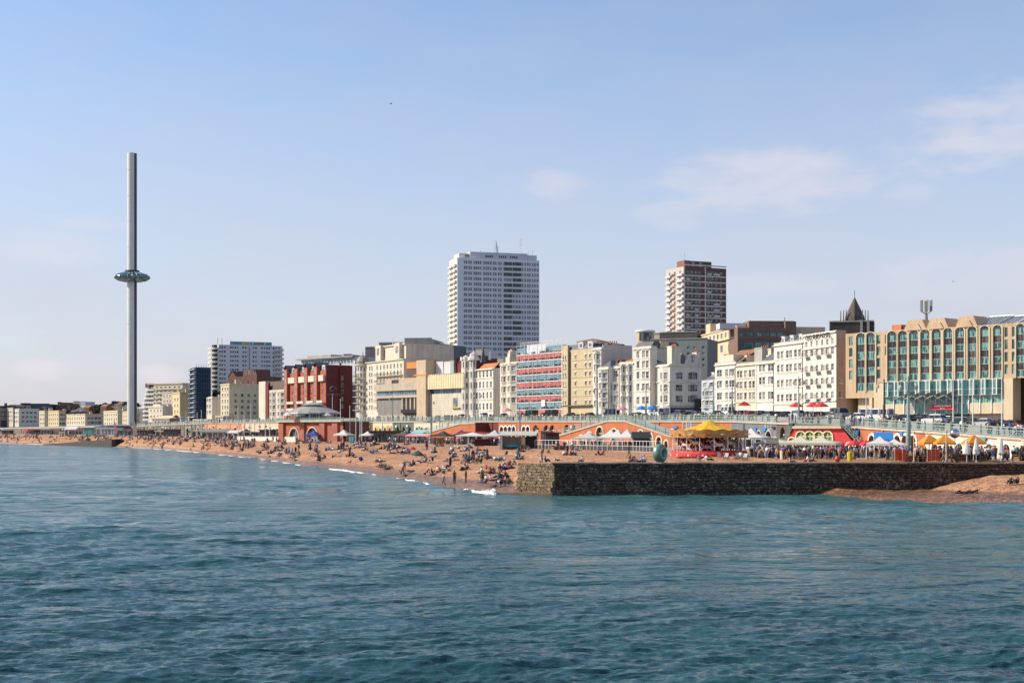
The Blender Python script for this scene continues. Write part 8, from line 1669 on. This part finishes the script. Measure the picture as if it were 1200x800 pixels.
# lower promenade and terrace, named individuals
def scatter(n, x0, x1, dfun, zfun, zone, poses):
    for _ in range(n):
        for _k in range(8):
            px = PR.uniform(x0, x1); D = dfun(px)
            if free(px, D): break
        person(px, D, zfun(px, D), PR.choice(poses), zone)
SW = ['standing', 'standing', 'walking']
scatter(34, 905, 1045, lambda px: PR.uniform(182, 200), lambda px, D: interp(T_ZB, px) + .07 if D > interp(T_B, px) else beach_z(px, D), 'in the crowd by the red arcade', SW)
scatter(14, 1046, 1198, lambda px: PR.uniform(174, 180), lambda px, D: 3.77, 'at the groyne terrace', SW)
scatter(16, 985, 1198, lambda px: UD(px) + PR.uniform(1.0, 4.0), lambda px, D: ground(px, D) + .01, 'at the upper railing by the sand coloured hotel', SW)
print('PEOPLE', NP[0])
# the rest of the crowd, past three hundred people: one object for each stretch
CC = [mat('crowd_%d' % i, c[0]) for i, c in enumerate(TOPS)]; CT = [mat('crowd_t%d' % i, c) for i, c in enumerate(((.02, .025, .05), (.04, .04, .045), (.08, .11, .2), (.25, .2, .14)))]; CS = mat('crowd_skin', (.52, .31, .21)); CH_ = mat('crowd_hair', (.03, .02, .015))
def crowd(name, label, places):
    mb = MB(); mats = CC + CT + [CS, CH_]; nc, nt = len(CC), len(CT)
    for px, D, z, pose in places:
        me = LOW[pose]; c = P(px, D); a = PR.uniform(0, 6.283); ca, sa = math.cos(a), math.sin(a); t = PR.choices(range(nc), WT)[0]; u = nc + PR.randrange(nt); mp = [nc + nt, t, u, nc + nt + 1, nc + 1]; s = PR.uniform(.93, 1.06)
        o = len(mb.v); mb.v += [(c.x + s * (v.co.x * ca - v.co.y * sa), c.y + s * (v.co.x * sa + v.co.y * ca), z + s * v.co.z) for v in me.vertices]
        for f in me.polygons: mb.f.append(tuple(o + i for i in f.vertices)); mb.m.append(mp[f.material_index])
    tag(mb.build(name, mats, smooth=True), label, 'crowd', kind='stuff')
def clumps(n, x0, x1, f0, f1, poses, k=3.5):
    out_ = []
    while len(out_) < n:
        px = PR.uniform(x0, x1); w, b = interp(T_W, px), interp(T_B, px); D = w + (b - w) * PR.uniform(f0, f1)
        for _ in range(PR.randint(1, 6)):
            q = px + PR.gauss(0, 1.6); d = D + PR.gauss(0, k); out_.append((q, d, beach_z(q, d), PR.choice(poses)))
    return out_
crowd('beach_crowd', 'dense crowd sitting and standing on the far shingle', clumps(560, 160, 372, .06, .97, SIT + ['standing', 'walking']))
crowd('beach_crowd', 'looser crowd of seated groups on the open shingle', clumps(230, 365, 615, .08, .95, SIT + ['sitting, knees up', 'standing'], 1.6))
crowd('beach_crowd', 'thin distant crowd along the beach by the observation tower', clumps(430, -20, 160, .05, .95, SIT + ['standing'], 6))
crowd('promenade_crowd', 'crowd strolling on the lower promenade by the pavilion', [(px, D, interp(T_ZB, px) + .07, PR.choice(SW)) for px, D in [(q, interp(T_B, q) + PR.uniform(1, (UD(q) - interp(T_B, q)) * .75)) for q in [PR.uniform(235, 480) for _ in range(260)]]])
crowd('promenade_crowd', 'crowd on the lower promenade between single ramp and hut', [(px, D, interp(T_ZB, px) + .07, PR.choice(SW)) for px, D in [(q, interp(T_B, q) + PR.uniform(1, (UD(q) - interp(T_B, q)) * .5)) for q in [PR.uniform(478, 600) for _ in range(130)]]])
crowd('promenade_crowd', 'crowd under the gazebos and behind the carousel', [(q, D, interp(T_ZB, q) + .07 if D > interp(T_B, q) else beach_z(q, D), PR.choice(SW)) for q, D in [(PR.uniform(880, 1050), PR.uniform(190, 215)) for _ in range(150)] + [(PR.uniform(650, 745), PR.uniform(276, 300)) for _ in range(40)]])
crowd('terrace_crowd', 'seated and standing crowd on the groyne terrace', [(q, D, 3.77, PR.choice(SW)) for q, D in [(PR.uniform(1040, 1200), PR.uniform(173.5, 184)) for _ in range(70)]])
crowd('upper_crowd', 'row of people along the upper promenade railing', [(q, d, ground(q, d) + .01, PR.choice(SW)) for q, d in [(q_, UD(q_) + PR.uniform(.9, 9)) for q_ in [PR.uniform(840, 1200) for _ in range(60)] + [PR.uniform(420, 845) for _ in range(240)] + [PR.uniform(170, 420) for _ in range(120)]]])
